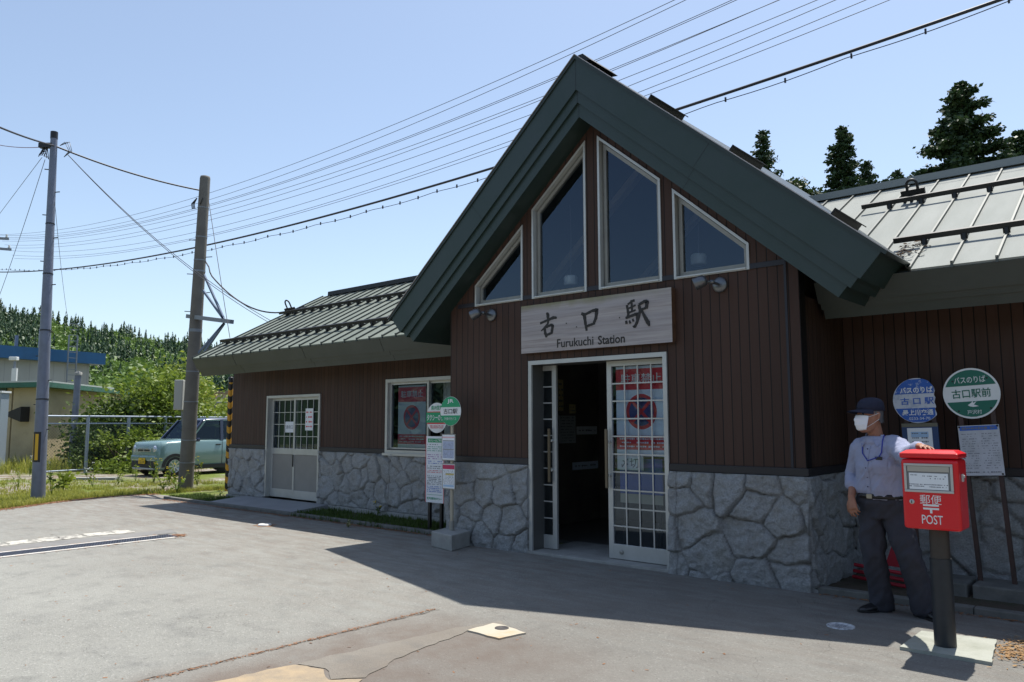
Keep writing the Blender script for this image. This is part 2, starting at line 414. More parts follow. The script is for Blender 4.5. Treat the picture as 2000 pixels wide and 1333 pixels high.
# --- structural walls
def wall_face(mb, outer, holes, y, yb, axis='y', mat=0):
    """boarded wall: outline with openings, given as (x, z); thickness y..yb"""
    loops = [[Vector((p[0], p[1], 0)) for p in l] for l in [outer]+holes]
    flat = [p for l in loops for p in l]; tri = tessellate_polygon(loops)
    for yy in (y, yb):
        mb.add([(p.x, yy, p.y) for p in flat], [t if yy == y else tuple(reversed(t)) for t in tri], mat)
    for l in loops:
        n = len(l)
        for i in range(n):
            a, b = l[i], l[(i+1) % n]
            mb.quad((a.x, y, a.y), (b.x, y, b.y), (b.x, yb, b.y), (a.x, yb, a.y), mat)
SOF = .70                                # vertical depth of the roof slab at the gable
def soff_z(x): return roof_z(x)-SOF
# four gable windows: (x0, x1, z at x0, z at x1), sill 2.96
GWIN = [(-4.10, -3.318, 3.215, 3.868), (-3.165, -2.38, 4.03, 4.692), (-2.205, -1.42, 4.708, 4.045), (-1.272, -.468, 3.905, 3.205)]
WZ = 2.955
zt = ZS+.075
outer = [(GX0, zt), (DX0, zt), (DX0, DZ), (DX1, DZ), (DX1, zt), (GX1, zt), (GX1, soff_z(GX1)+.05), (GM, soff_z(GM)+.05), (GX0, soff_z(GX0)+.05)]
holes = [[(a, WZ), (b, WZ), (b, zb), (a, za)] for a, b, za, zb in GWIN]
mb = MB(); wall_face(mb, outer, holes, 0.0, .14); mb.build('boarded_wall', SIDING_X, station)
mb = MB()       # backing below the boards, behind the stone
mb.box(GX0, DX0-.01, .01, .13, -.05, zt-.002); mb.box(DX1+.01, GX1, .01, .13, -.05, zt-.002); mb.pieces('wall_backing', CONCRETE_D, station)
# gable hall side walls (outer and inner face), back wall
INNER = mat('dark_interior_board', (.12, .095, .075), .7, vary=(4, .4, .7, (.09, .07, .055)))
INNER_W = mat('interior_boarding', (.15, .125, .10), .8, vary=(2, .4, .7, (.085, .07, .058)))
mb = MB()
mb.box(GX1-.14, GX1-.001, .142, WY+.14, zt, 2.66); mb.build('boarded_wall', SIDING_Y, station)
mb = MB(); mb.box(GX0+.001, GX0+.14, .142, WY+.14, zt, 2.66); mb.build('boarded_wall', SIDING_Y, station)
mb = MB(); mb.box(GX1-.13, GX1-.01, .14, WY, -.05, zt-.002); mb.box(GX0+.01, GX0+.13, .14, WY, -.05, zt-.002); mb.pieces('wall_backing', CONCRETE_D, station)
mb = MB()       # inner skin of the hall
for x in (GX0+.141, GX1-.16):
    mb.box(x, x+.018, .141, BACK-.1, .0, soff_z(x)+.02)
mb.pieces('hall_side_lining', INNER_W, station)
mb = MB(); wall_face(mb, [(GX0, 0), (GX1, 0), (GX1, soff_z(GX1)+.3), (GM, soff_z(GM)+.3), (GX0, soff_z(GX0)+.3)], [], BACK-.08, BACK); mb.pieces('rear_wall', INNER, station)
mb = MB(); mb.box(GX0+.16, GX1-.16, .9, BACK-.08, -.04, .022); mb.build('hall_floor', mat('hall_floor_tile', (.13, .125, .115), .35, bump=(30, .1, .003)), station)
# partition with notices a little way inside, seen through the open door
PY = 3.1
mb = MB(); mb.box(-4.38, -3.22, PY, PY+.08, .02, 2.75); mb.box(-3.22, -.2, PY, PY+.08, .02, 1.0); mb.box(-3.22, -.2, PY, PY+.08, 2.15, 2.75); mb.build('hall_partition', INNER, station)
# wing walls
LW = (-7.158, -5.30, 1.0, 2.18)          # wing window
mb = MB()
wall_face(mb, [(WX0, zt), (LDX0, zt), (LDX0, LDZ1), (LDX1, LDZ1), (LDX1, zt), (GX0-.001, zt), (GX0-.001, 2.62), (WX0, 2.62)],
          [[(LW[0], LW[2]+.08), (LW[1], LW[2]+.08), (LW[1], LW[3]), (LW[0], LW[3])]], WY, WY+.13)
mb.build('boarded_wall', SIDING_X, station)
mb = MB(); mb.box(.001, WX1, WY, WY+.13, zt, 2.75); mb.build('boarded_wall', SIDING_X, station)
mb = MB()
mb.box(WX0, LDX0-.01, WY+.01, WY+.12, -.05, zt-.002); mb.box(LDX1+.01, GX0, WY+.01, WY+.12, -.05, zt-.002); mb.box(.0, WX1, WY+.01, WY+.12, -.05, zt-.002)
mb.pieces('wall_backing', CONCRETE_D, station)
mb = MB(); mb.prism([(WX0+.01, WY+.13, -.05), (WX0+.01, BACK, -.05), (WX0+.01, BACK, 2.62), (WX0+.01, 3.4, 4.12), (WX0+.01, WY+.13, 2.95)], (.13, 0, 0)); mb.build('end_wall', SIDING_Y, station)
mb = MB(); mb.box(WX0+.14, GX0, BACK-.1, BACK, -.05, 2.62); mb.box(GX1, WX1, BACK-.1, BACK, -.05, 2.62); mb.box(WX1-.13, WX1, WY+.13, BACK-.1, -.05, 2.7); mb.pieces('rear_wall', INNER, station)
mb = MB(); mb.box(WX0+.14, GX0+.13, WY+.13, BACK-.1, -.04, .06); mb.build('wing_floor', INNER_W, station)
mb = MB(); mb.box(WX0-.04, GX0-.05, WY-.055, WY+.01, -.05, .098); mb.build('footing', CONCRETE, station, bevel=.01)
mb = MB(); mb.box(.06, 4.2, WY-.06, WY+.01, -.05, .058); mb.build('footing', CONCRETE_D, station, bevel=.01)
# dark strip between boards and stone
mb = MB(); f = .028
mb.box(GX0-f, DX0-.016, -f, .0, ZS+.004, zt); mb.box(DX1+.016, GX1+f, -f, .0, ZS+.004, zt); mb.box(GX1, GX1+f, 0, WY-f, ZS+.004, zt)
mb.box(WX0-f, LDX0-.02, WY-f, WY, ZS+.004, zt); mb.box(LDX1+.02, GX0-f, WY-f, WY, ZS+.004, zt); mb.box(GX1+f, WX1, WY-f, WY, ZS+.004, zt)
mb.pieces('base_strip', TRIM_DARK, station, bevel=.004)
mb = MB()
zz = WZ-.002
for a, b in ((GX0+.14, -4.105), (-3.313, -3.17), (-2.375, -2.21), (-1.415, -1.277), (-.463, -.12)): mb.box(a, b, -.012, .001, zz, zz+.05)
mb.pieces('band_strip', mat('dark_blue_band', (.014, .014, .022), .5), station)
mb = MB(); mb.box(-.135, -.112, -.010, .001, zt, zz+.05); mb.build('down_strip', mat('dark_blue_band', (.014, .014, .022), .5), station)

# --- roofs
def off(p, n, d): return tuple(a+b*d for a, b in zip(p, n))
cs = 1/math.sqrt(1+SL*SL); sn = SL*cs
HW = 3.10                                # half width to the drip edge
def gable_band(y0, y1, t0, t1, hw_top, name, m, inset=0.0):
    """one stepped layer of the gable roof between vertical depths t0..t1 below the top, ends cut square to the slope"""
    mb = MB()
    for s in (-1, 1):
        def P(h, t):                     # h = horizontal distance of the top edge from the centre; t = vertical depth, cut square to the slope
            d = t*cs
            return (GM+s*(h - d*sn), APEX - SL*h - d*cs)
        a = (GM, APEX-t0); b = P(hw_top, t0); c = P(hw_top, t1); d = (GM, APEX-t1)
        loop = [a, b, c, d]
        if s > 0: loop = loop[::-1]
        mb.prism([(q[0], y0, q[1]) for q in loop], (0, y1-y0, 0))
    return mb.build(name, m, station, fix=True)
gable_band(-.335, 6.6, .0, .045, HW+.035, 'gable_roof_sheet', mat('dark_roof_edge', (.030, .040, .036), .4, .3, bump=(2, .1, .02)))
gable_band(-.318, 6.58, .045, .40, HW, 'gable_fascia', GREEN_FASCIA)
gable_band(-.290, 6.55, .40, .54, HW-.02, 'gable_fascia', GREEN_FASCIA)
gable_band(-.262, 6.50, .54, SOF, HW-.05, 'gable_fascia', GREEN_FASCIA)
mb = MB()                                # joints of the fascia sheets and the bright folded edge
for s, hh in ((1, 1.60), (-1, 1.62), (0, 0)):
    for t0, t1, y in ((.05, .40, -.3195), (.40, .54, -.2915), (.54, SOF, -.2635)):
        x = GM+s*hh; z0 = roof_z(x)
        def Q(t, w): d = t*cs; return (x-s*d*sn+w, y, z0-d*cs) if s else (x+w, y, APEX-t)
        mb.quad(Q(t0, -.003), Q(t1, -.003), Q(t1, .003), Q(t0, .003))
mb.pieces('fascia_joint', BLACK, station)
mb = MB()
for s in (-1, 1): mb.bar((GM, -.338, APEX+.004), (GM+s*(HW+.035), -.338, APEX+.004-SL*(HW+.035)), .012, .008)
mb.build('folded_edge', mat('bare_metal_edge', (.42, .36, .33), .4, .6), station)
mb = MB()                                # snow guards of the gable, running back from the front edge
for h in (.0, .86, 1.74, 2.66):
    for s in ((1, -1) if h else (1,)):
        x = GM+s*h; z = roof_z(x)
        n = Vector((s*sn, 0, cs)) if h else Vector((0, 0, 1)); tdir = Vector((s*cs, 0, -sn))
        if not h:
            mb.prism([(x-.08, -.22, z-.03), (x-.03, -.22, z+.045), (x+.03, -.22, z+.045), (x+.14, -.22, z-.06)], (0, .55, 0))
        else:
            c = Vector((x, .08, z)) + n*.034
            mb.obox((c.x, .13, c.z), n, (0,1,0), tdir, .036, .36, .008)
            mb.obox(c+n*.031+tdir*.024+Vector((0,.05,0)), tdir, (0,1,0), n, .03, .36, .005)
mb.pieces('snow_guard', DARK_METAL, station, fix=True)
WS = .528; wc = 1/math.sqrt(1+WS*WS); wsn = WS*wc
def wing_roof(ye, ze, yr, x0, x1, side, msheet, mfas, pitch, seam0, guards, ridge_m):
    zr = ze+WS*(yr-ye)
    def xv(z): h = (APEX-.05-z)/SL; return GM - h if side < 0 else GM + h
    e, r_ = xv(ze), xv(zr)
    mb = MB()
    if side < 0: lo = [(x0, ye, ze), (e, ye, ze), (r_, yr, zr), (x0, yr, zr)]; xw = GX0-.03
    else: lo = [(e, ye, ze), (x1, ye, ze), (x1, yr, zr), (r_, yr, zr)]; xw = .03
    mb.prism([Vector(p)-Vector((0, -wsn, wc))*.02 for p in lo], Vector((0, -wsn, wc))*.02)
    yb = 2*yr-ye
    bk = [(x0 if side < 0 else r_, yr, zr), (r_ if side < 0 else x1, yr, zr), (e if side < 0 else x1, yb, ze), (x0 if side < 0 else e, yb, ze)]
    mb.prism([Vector(p)-Vector((0, wsn, wc))*.02 for p in bk], Vector((0, wsn, wc))*.02)
    mb.build('wing_roof_sheet', msheet, station)
    mb = MB(); x = seam0; n = Vector((0, -wsn, wc))
    while x < (e if side < 0 else x1)+2.2:
        # clip the seam at the valley
        if side < 0 and x > e: zend = APEX-.05-SL*(GM-x); zend0 = zend
        elif side > 0 and x < e: zend0 = APEX-.05-SL*(x-GM)
        else: zend0 = None
        za, zb_ = (ze, zr) if zend0 is None else (max(ze, zend0), zr)
        if side < 0 and zend0 is not None: za, zb_ = max(zend0, ze), zr
        if za < zb_-.05 and x0 <= x <= x1:
            A = Vector((x, ye+(za-ze)/WS, za))+n*.012; B = Vector((x, yr, zb_))+n*.012
            mb.bar(A-(B-A).normalized()*.006, B, .018, .024, up=n)
            if zend0 is None: mb.bar(Vector((x, ye-.006, ze-.028)), Vector((x, ye-.006, ze+.03)), .02, .012, up=(0,1,0))
        x += pitch
    mb.build('standing_seam', ROOF_SEAM, station)
    # fascia, three stepped layers square to the slope
    xa, xb = (x0, xw) if side < 0 else (xw, x1)
    for k, (t0, t1, sb) in enumerate(((.0, .215, 0), (.215, .285, .016), (.285, .385, .030))):
        mb = MB(); d = Vector((0, wc, WS*wc)); m_ = Vector((0, wsn, -wc))
        T = Vector((0, ye, ze-.022)); a = T + d*sb + m_*t0; b = T + d*sb + m_*t1
        yb2 = yr-.3
        bb = b + d*((yb2-b.y)/d.y); aa = a + d*((yb2-a.y)/d.y)
        mb.prism([(xa+.012*k, p.y, p.z) for p in (a, aa, bb, b)], (xb-xa-.012*k, 0, 0)); mb.build('wing_fascia', mfas, station, fix=True)
    mb = MB(); r = random.Random(4)
    for xj in ([-10.6, -8.4, -6.4, -5.0] if side < 0 else [2.9, 5.1]):
        m_ = Vector((0, wsn, -wc)); T = Vector((xj, ye-.002, ze-.022)); q = m_*.21
        mb.bar(T, T+q, .005, .003, up=(0,1,0)); T2 = Vector((xj+.1, ye+.013, ze-.014))+m_*.218; mb.bar(T2, T2+m_*.065, .005, .003, up=(0,1,0)); T3 = Vector((xj+.13, ye+.025, ze-.006))+m_*.29; mb.bar(T3, T3+m_*.09, .005, .003, up=(0,1,0))
    mb.pieces('fascia_joint', BLACK, station)
    # snow guards
    for yg, xs, xe in guards:
        mb = MB(); zg = ze+WS*(yg-ye); n = Vector((0, -wsn, wc)); t = Vector((0, wc, wsn))
        c = Vector(((xs+xe)/2, yg, zg))
        mb.obox(c+n*.080, (1,0,0), t, n, (xe-xs)/2, .005, .024); mb.obox(c+n*.102+t*.016, (1,0,0), t, n, (xe-xs)/2, .020, .005)
        x = seam0
        while x < xe:
            if x > xs+.02:
                mb.add([Vector((x+dx, yg, zg))+n*h+t*k_ for dx in (-.014, .014) for h, k_ in ((.0, -.05), (.07, -.01), (.07, .02), (.0, .10))], [(0,1,2,3), (7,6,5,4), (0,4,5,1), (1,5,6,2), (2,6,7,3)])
                mb.obox(Vector((x, yg, zg))+n*.035-t*.012, (1,0,0), t, n, .028 if side > 0 else .042, .004, .022 if side > 0 else .03)
            x += pitch
        mb.build('snow_guard', DARK_METAL, station)
    # ridge cap
    mb = MB(); xs = x0+.35 if side < 0 else r_-.1; xe = r_+.1 if side < 0 else x1
    mb.prism([(xs, yr-.13, zr-.035), (xs, yr-.125, zr+.055), (xs, yr, zr+.085), (xs, yr+.125, zr+.055), (xs, yr+.13, zr-.035)], (xe-xs, 0, 0)); mb.build('ridge_cap', ridge_m, station, fix=True)
    return zr
zrL = wing_roof(.335, 2.765, 3.36, -12.09, -3.4, -1, ROOF_L, GREEN_DULL, .303, -12.085, ((.90, -12.02, -4.9), (2.25, -12.06, -3.9)), DARK_METAL)

zrR = wing_roof(.30, 2.82, 3.42, -1.6, 7.3, 1, ROOF_R, GREEN_DULL, .331, 1.195-.331*6, ((.91, .60, 7.2), (2.38, -.1, 7.2)), mat('pale_ridge_sheet', (.26, .27, .25), .45, .2))
# loop brackets standing on the roofs
def loop_bracket(x, y, z, lean, s, name='snow_hook'):
    mb = MB(); n = Vector((0, -wsn, wc)); t = Vector((0, wc, wsn)); c = Vector((x, y, z))
    pts = [c+n*.10+Vector((-s*.55, 0, 0))]
    for k in range(9):
        a = math.pi*k/8; pts.append(c+n*(.10+s*1.0+s*.55*math.sin(a))+Vector((-s*.55*math.cos(a), 0, 0)))
    pts.append(c+n*.10+Vector((s*.55, 0, 0)))
    mb.tube(pts, .016, 8); mb.obox(c+n*.11, (1,0,0), t, n, s*1.25, .02, .035)
    for k in (-1, -.3, .4, 1): mb.obox(c+n*.05+Vector((k*s, 0, 0)), (1,0,0), t, n, .015, .02, .05)
    return mb.build(name, DARK_METAL, station)
loop_bracket(-12.0+.25, 2.33, 2.765+WS*(2.33-.335), 0, .14)
loop_bracket(-8.0, 3.0, 2.765+WS*(3.0-.335), 0, .13)
loop_bracket(.42, 2.55, 2.82+WS*(2.55-.30), 0, .10)

# --- gable windows
def gable_window(a, b, za, zb):
    fr = MB(); y0, y1 = -.014, .10; w = .022
    o = [Vector((a, 0, WZ)), Vector((b, 0, WZ)), Vector((b, 0, zb)), Vector((a, 0, za))]
    def inset(pts, d):
        n = len(pts); out = []
        for i in range(n):
            p0, p1, p2 = pts[i-1], pts[i], pts[(i+1) % n]
            e1 = (p1-p0).normalized(); e2 = (p2-p1).normalized()
            n1 = Vector((-e1.z, 0, e1.x)); n2 = Vector((-e2.z, 0, e2.x))
            bis = (n1+n2); k = d/ (bis.length_squared/2) if bis.length > 1e-6 else d
            out.append(p1 + bis*k)
        return out
    def ring(mb, A, B, ya, yb, m=0):
        n = len(A)
        for i in range(n):
            j = (i+1) % n
            P = lambda q, y: (q.x, y, q.z)
            mb.quad(P(A[i], ya), P(A[j], ya), P(B[j], ya), P(B[i], ya), m)
            mb.quad(P(B[i], ya), P(B[j], ya), P(B[j], yb), P(B[i], yb), m)
            mb.quad(P(A[j], ya), P(A[i], ya), P(A[i], yb), P(A[j], yb), m)
    O = inset(o, -.004); I1 = inset(o, w); I2 = inset(o, w+.012); I3 = inset(o, w+.050)
    ring(fr, O, I1, y0, y1); f = fr.build('window', ALU, station); sh_ = MB(); ring(sh_, I2, I3, .050, .10); sh_.build('sash', ALU_DULL, f); gp = MB(); ring(gp, I1, I2, .085, .10); gp.build('shadow_gap', DARK_METAL, f)  # dark ring painted in for the shadow gap between frame and sash
    g = MB(); g.add([(p.x, .075, p.z) for p in I3], [(0,1,2,3)]); g.build('pane', GLASS, f)
    s = MB(); s.box(a+.03, b-.03, -.03, .02, WZ+.004, WZ+.018); s.build('sill', ALU, f)
for w_ in GWIN: gable_window(*w_)

# --- entrance with two sliding leaves
fr = MB(); w = .035
fr.box(DX0-.012, DX0+w, -.022, .004, .0, DZ+.012); fr.box(DX1-w, DX1+.012, -.022, .004, .0, DZ+.012); fr.box(DX0+w, DX1-w, -.022, .004, DZ-w, DZ+.012)
entr = fr.build('entrance', ALU, station)
jm = MB(); jm.box(DX0+.002, DX0+w-.004, .004, .36, .0, DZ-w+.01); jm.box(DX1-w+.004, DX1-.002, .004, .36, .0, DZ-w+.01); jm.box(DX0+w, DX1-w, .004, .36, DZ-w+.004, DZ-.002)
jm.build('door_jamb', mat('dark_grey_jamb', (.105, .102, .095), .5, .2), entr)
sl = MB(); sl.box(DX0-.02, DX1+.02, -.05, .9, -.04, .028); sl.build('threshold', CONCRETE, entr, bevel=.006)
def sliding_leaf(x0, x1, y, ncol, nrow, parent, name='sliding_door', handle=None, m=ALU, z0=.035, z1=None, rail=.155, xclip=None):
    z1 = z1 or DZ-w
    st = .062; mb = MB(); t = .035
    mb.box(x0, x0+st, y, y+t, z0, z1); mb.box(x1-st, x1, y, y+t, z0, z1); mb.box(x0+st, x1-st, y, y+t, z0, z0+rail); mb.box(x0+st, x1-st, y, y+t, z1-.06, z1)
    leaf = mb.build(name, m, parent, bevel=.003)
    gx0, gx1, gz0, gz1 = x0+st, x1-st, z0+rail, z1-.06
    g = MB(); g.quad((gx0, y+.018, gz0), (gx1, y+.018, gz0), (gx1, y+.018, gz1), (gx0, y+.018, gz1)); g.build('pane', GLASS, leaf)
    g = MB()
    for k in range(1, ncol): xx = gx0+(gx1-gx0)*k/ncol; g.box(xx-.0075, xx+.0075, y+.004, y+.014, gz0, gz1)
    for k in range(1, nrow): zz = gz0+(gz1-gz0)*k/nrow; g.box(gx0, gx1, y+.0055, y+.0125, zz-.0075, zz+.0075)
    g.build('muntin', m, leaf)
    if handle is not None:
        hx, hz0, hz1 = handle; h = MB(); h.box(hx-.016, hx+.016, y-.062, y-.036, hz0, hz1)
        hb = h.build('handle', mat('brass_handle', (.15, .115, .07), .5, .3), leaf, bevel=.006)
        k = MB()
        for zz in (hz0+.14, hz1-.14): k.cyl((hx+.02, y-.037, zz), (hx+.02, y+.002, zz), .016, n=12)
        k.build('handle_bracket', ALU, hb)
    return leaf
leafR = sliding_leaf(-2.222, DX1-w-.004, .13, 4, 10, entr, handle=(-2.205, .78, 1.42))
leafL = sliding_leaf(-3.83, -2.985, .20, 4, 10, entr, handle=(-3.055, .80, 1.42))
k = MB(); k.lathe((-2.06, .128, .11), [(.0, -.012), (.02, -.012), (.026, 0)], 16, (0, 1, 0)); k.build('door_lock', ALU_DULL, leafR)
# the pocket of the left leaf, so that the slid-away part is inside the wall
mb = MB(); mb.box(-3.86, DX0-.002, .245, .27, .02, DZ); mb.build('leaf_pocket', INNER, entr)

# --- side door of the left wing
fr = MB(); w = .035
fr.box(LDX0-.01, LDX0+w, WY-.03, WY+.14, LDZ0, LDZ1+.01); fr.box(LDX1-w, LDX1+.01, WY-.03, WY+.14, LDZ0, LDZ1+.01); fr.box(LDX0+w, LDX1-w, WY-.03, WY+.14, LDZ1-w, LDZ1+.01)
sdoor = fr.build('side_door', ALU, station)
DPANEL = mat('grey_beige_door_panel', (.27, .255, .235), .55, .1, vary=(3, .4, .7, (.235, .225, .205)))
ym = WY+.07; xm = (LDX0+LDX1)/2
for (x0, x1, yy) in ((LDX0+w, xm+.03, ym), (xm-.03, LDX1-w, ym-.04)):
    mb = MB(); st = .05; zm = .98; t = .034
    mb.box(x0, x0+st, yy, yy+t, LDZ0, LDZ1-w); mb.box(x1-st, x1, yy, yy+t, LDZ0, LDZ1-w)
    mb.box(x0+st, x1-st, yy, yy+t, LDZ0, LDZ0+.15); mb.box(x0+st, x1-st, yy, yy+t, zm-.06, zm+.05); mb.box(x0+st, x1-st, yy, yy+t, LDZ1-w-.05, LDZ1-w)
    lf = mb.build('sliding_door', ALU, sdoor, bevel=.003)
    g = MB(); g.box(x0+st, x1-st, yy+.012, yy+.02, LDZ0+.15, zm-.06); g.build('door_panel', DPANEL, lf)
    g = MB(); a, b, c, d = x0+st, x1-st, zm+.05, LDZ1-w-.05; g.quad((a, yy+.016, c), (b, yy+.016, c), (b, yy+.016, d), (a, yy+.016, d)); g.build('pane', GLASS, lf)
    g = MB()
    for k in range(1, 4): xx = a+(b-a)*k/4; g.box(xx-.006, xx+.006, yy+.003, yy+.013, c, d)
    for k in range(1, 4): zz = c+(d-c)*k/4; g.box(a, b, yy+.0045, yy+.0115, zz-.006, zz+.006)
    g.build('muntin', ALU, lf)
h = MB(); h.box(xm-.021, xm+.0, ym-.056, ym-.039, .70, .92); h.build('handle', BLACK, sdoor, bevel=.004)
# --- wing window
x0, x1, z0, z1 = LW; z0 += .0
fr = MB(); w = .04
fr.box(x0-.012, x0+w, WY-.035, WY+.11, z0+.012, z1+.012); fr.box(x1-w, x1+.012, WY-.035, WY+.11, z0+.012, z1+.012); fr.box(x0+w, x1-w, WY-.035, WY+.11, z1-w, z1+.012); fr.box(x0+w, x1-w, WY-.035, WY+.11, z0+.012, z0+.012+w*1.3)
wwin = fr.build('window', ALU, station)
sl = MB(); sl.box(x0-.03, x1+.03, WY-.075, WY-.0355, z0-.022, z0+.016); sl.build('sill', ALU, wwin)
for a, b, yy in ((x0+w, (x0+x1)/2+.02, WY+.02), ((x0+x1)/2-.02, x1-w, WY+.055)):
    s_ = MB(); st = .038; c, d = z0+.065, z1-w
    s_.box(a, a+st, yy, yy+.028, c, d); s_.box(b-st, b, yy, yy+.028, c, d); s_.box(a+st, b-st, yy, yy+.028, c, c+st); s_.box(a+st, b-st, yy, yy+.028, d-st, d)
    sash = s_.build('sash', ALU, wwin)
    g = MB(); g.quad((a+st, yy+.014, c+st), (b-st, yy+.014, c+st), (b-st, yy+.014, d-st), (a+st, yy+.014, d-st)); g.build('pane', GLASS, sash)
cu = MB()
def curtain(mb, x0, x1, y, z0, z1, n=26, amp=.02):
    vs = []; 
    for i in range(n+1):
        x = x0+(x1-x0)*i/n; vs += [(x, y+amp*math.sin(i*1.9), z0), (x, y+amp*math.sin(i*1.9+.4), z1)]
    mb.add(vs, [(2*i, 2*i+2, 2*i+3, 2*i+1) for i in range(n)], 0, True)
curtain(cu, -6.18, -5.75, WY+.30, 1.0, 2.2); curtain(cu, -5.62, -5.3, WY+.30, 1.0, 2.2)
cu.build('curtain', mat('pale_curtain', (.45, .46, .44), .9), wwin)
# ------------------------------------------------------------------ ground
def asphalt_material(name, fine=(.160, .160, .145), light=(.290, .288, .262), brown=(.165, .130, .105), cracks=True, browning=True, speck=1.0):
    n = NT(name); P = n.P; x, y, z = n.xyz(P)
    agg = n.vor(P, 95, 'F1'); agg2 = n.noise(P, 240, 3, .8); big = n.noise(P, .55, 6, .6); mid = n.noise(P, 3.2, 6, .65); streak = n.noise(n.scale(P, (2.2, 9, 1)), 1.0, 5)
    c = n.mix(n.rng(agg2, .25, .75), fine, light)
    cell = n.vor(P, 95, 'F1', 'Color'); v = n.n('ShaderNodeRGBToBW'); n.link(cell, v.inputs[0])
    c = n.mix(n.rng(v.outputs[0], .75, .95, 0, .6*speck), c, (.42, .41, .38)); c = n.mix(n.rng(v.outputs[0], .05, .28, .5*speck, 0), c, (.06, .06, .057))
    c = n.mix(n.rng(big, .35, .7, .0, .4), c, (.330, .330, .300)); c = n.mix(n.rng(mid, .50, .70, 0, .36), c, (.10, .10, .098))
    if browning:
        # rusty needle stains: near the kerb, the drain and along the old trench by the road
        a = n.math('MULTIPLY', n.rng(y, -4.2, -.2, 0.0, 1.0), n.rng(x, -14.5, -4, .85, .65))
        b_ = n.math('MULTIPLY', n.rng(x, -2.3, -1.75, 0, 1), n.rng(x, -.9, .6, 1, 0)); b_ = n.math('MULTIPLY', b_, n.rng(y, -2.4, -3.0, 0, 1))
        st = n.math('MAXIMUM', n.math('MULTIPLY', a, n.rng(streak, .34, .62)), n.math('MULTIPLY', b_, n.rng(mid, .25, .6, .35, 1)))
        c = n.mix(n.math('MULTIPLY', st, .9), c, brown)
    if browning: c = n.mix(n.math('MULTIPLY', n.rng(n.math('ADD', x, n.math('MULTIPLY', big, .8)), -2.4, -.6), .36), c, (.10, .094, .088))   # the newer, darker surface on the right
    h = n.math('ADD', n.math('MULTIPLY', agg, .7), n.math('MULTIPLY', agg2, .5))
    if cracks:
        wv = n.n('ShaderNodeVectorMath', operation='ADD'); nz = n.n('ShaderNodeTexNoise'); n.link(P, nz.inputs['Vector']); nz.inputs['Scale'].default_value = 2.3; nz.inputs['Detail'].default_value = 5
        k = n.n('ShaderNodeVectorMath', operation='SCALE'); n.link(nz.outputs['Color'], k.inputs[0]); k.inputs['Scale'].default_value = .55
        n.link(P, wv.inputs[0]); n.link(k.outputs[0], wv.inputs[1])
        d = n.vor(wv.outputs[0], 1.05, 'DISTANCE_TO_EDGE'); d2 = n.vor(wv.outputs[0], 3.6, 'DISTANCE_TO_EDGE')
        m1 = n.rng(n.noise(P, .42, 3), .50, .60); m2 = n.rng(n.noise(P, .8, 3), .56, .64)
        ck = n.math('MAXIMUM', n.math('MULTIPLY', n.rng(d, .0, .006, 1, 0), m1), n.math('MULTIPLY', n.rng(d2, .0, .015, 1, 0), n.math('MULTIPLY', m1, m2)))
        c = n.mix(n.math('MULTIPLY', ck, n.rng(agg2, .3, .7, .1, .55)), c, (.06, .055, .048)); h = n.math('SUBTRACT', h, n.math('MULTIPLY', ck, .8))
    n.bump(h, .75, .006)
    return n.done(c, .88, spec=.25)
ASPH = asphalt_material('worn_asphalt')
def dirt_material():
    n = NT('weedy_gravel_ground'); P = n.P
    a = n.noise(P, .45, 6, .6); b = n.noise(P, 2.2, 6, .65); g = n.vor(P, 28, 'F1'); col_ = n.vor(P, 28, 'F1', 'Color'); v = n.n('ShaderNodeRGBToBW'); n.link(col_, v.inputs[0])
    grav = n.mix(v.outputs[0], (.20, .185, .155), (.42, .40, .35)); soil = n.mix(b, (.12, .085, .055), (.20, .15, .10))
    grass = n.mix(n.noise(P, 14, 5, .7), (.07, .11, .02), (.19, .22, .05))
    c = n.mix(n.rng(b, .4, .6), grav, soil); c = n.mix(n.rng(a, .46, .58), c, grass)
    n.bump(n.math('ADD', g, b), .8, .03); return n.done(c, .95, spec=.15)
DIRT = dirt_material()
def sheet(name, pts, z, m, kind='structure', sub=None, thick=0.0):
    mb = MB(); loop = [Vector((p[0], p[1], 0)) for p in pts]; tri = tessellate_polygon([loop])
    fl = [(p.x, p.y, z) for p in loop]
    def up(t):
        a, b, c = (Vector(fl[i]) for i in t); return t if (b-a).cross(c-a).z > 0 else tuple(reversed(t))
    mb.add(fl, [up(t) for t in tri])
    if thick:
        n = len(fl); lo = [(p[0], p[1], z-thick) for p in fl]
        mb.add(fl+lo, [(i, (i+1) % n, (i+1) % n+n, i+n) for i in range(n)])
    o = mb.build(name, m)
    if kind: o['kind'] = kind
    return o
def rough_loop(pts, amp, step, seed, close=True):
    r = random.Random(seed); out = []; n = len(pts)
    for i in range(n if close else n-1):
        a = Vector((*pts[i], 0)); b = Vector((*pts[(i+1) % n], 0)); k = max(1, int((b-a).length/step))
        for j in range(k):
            p = a.lerp(b, j/k); w = 0 if (j == 0) else amp
            out.append((p.x+r.uniform(-w, w), p.y+r.uniform(-w, w)))
    if not close: out.append(pts[-1])
    return out
S_ = 1500
sheet('ground', [(-S_, -S_), (S_, -S_), (S_, S_), (-S_, S_)], -.016, DIRT)
edge = rough_loop([(-9.5, -12), (-11.6, -6), (-12.7, -3.8), (-13.25, -2.45), (-13.9, -1.4), (-14.2, -.7), (-14.3, .1), (-14.15, .60), (-13.2, .72), (-12.0, .42)], .05, .18, 5, False)
lot = edge + [(-11.25, .27), (-4.62, .27), (-4.62, .12), (-4.4, .05), (-4.4, .25), (0.05, .25), (.05, -.02), (7.4, -.02), (7.4, -40), (-9.5, -40)]
sheet('parking_lot', lot, 0.0, ASPH)
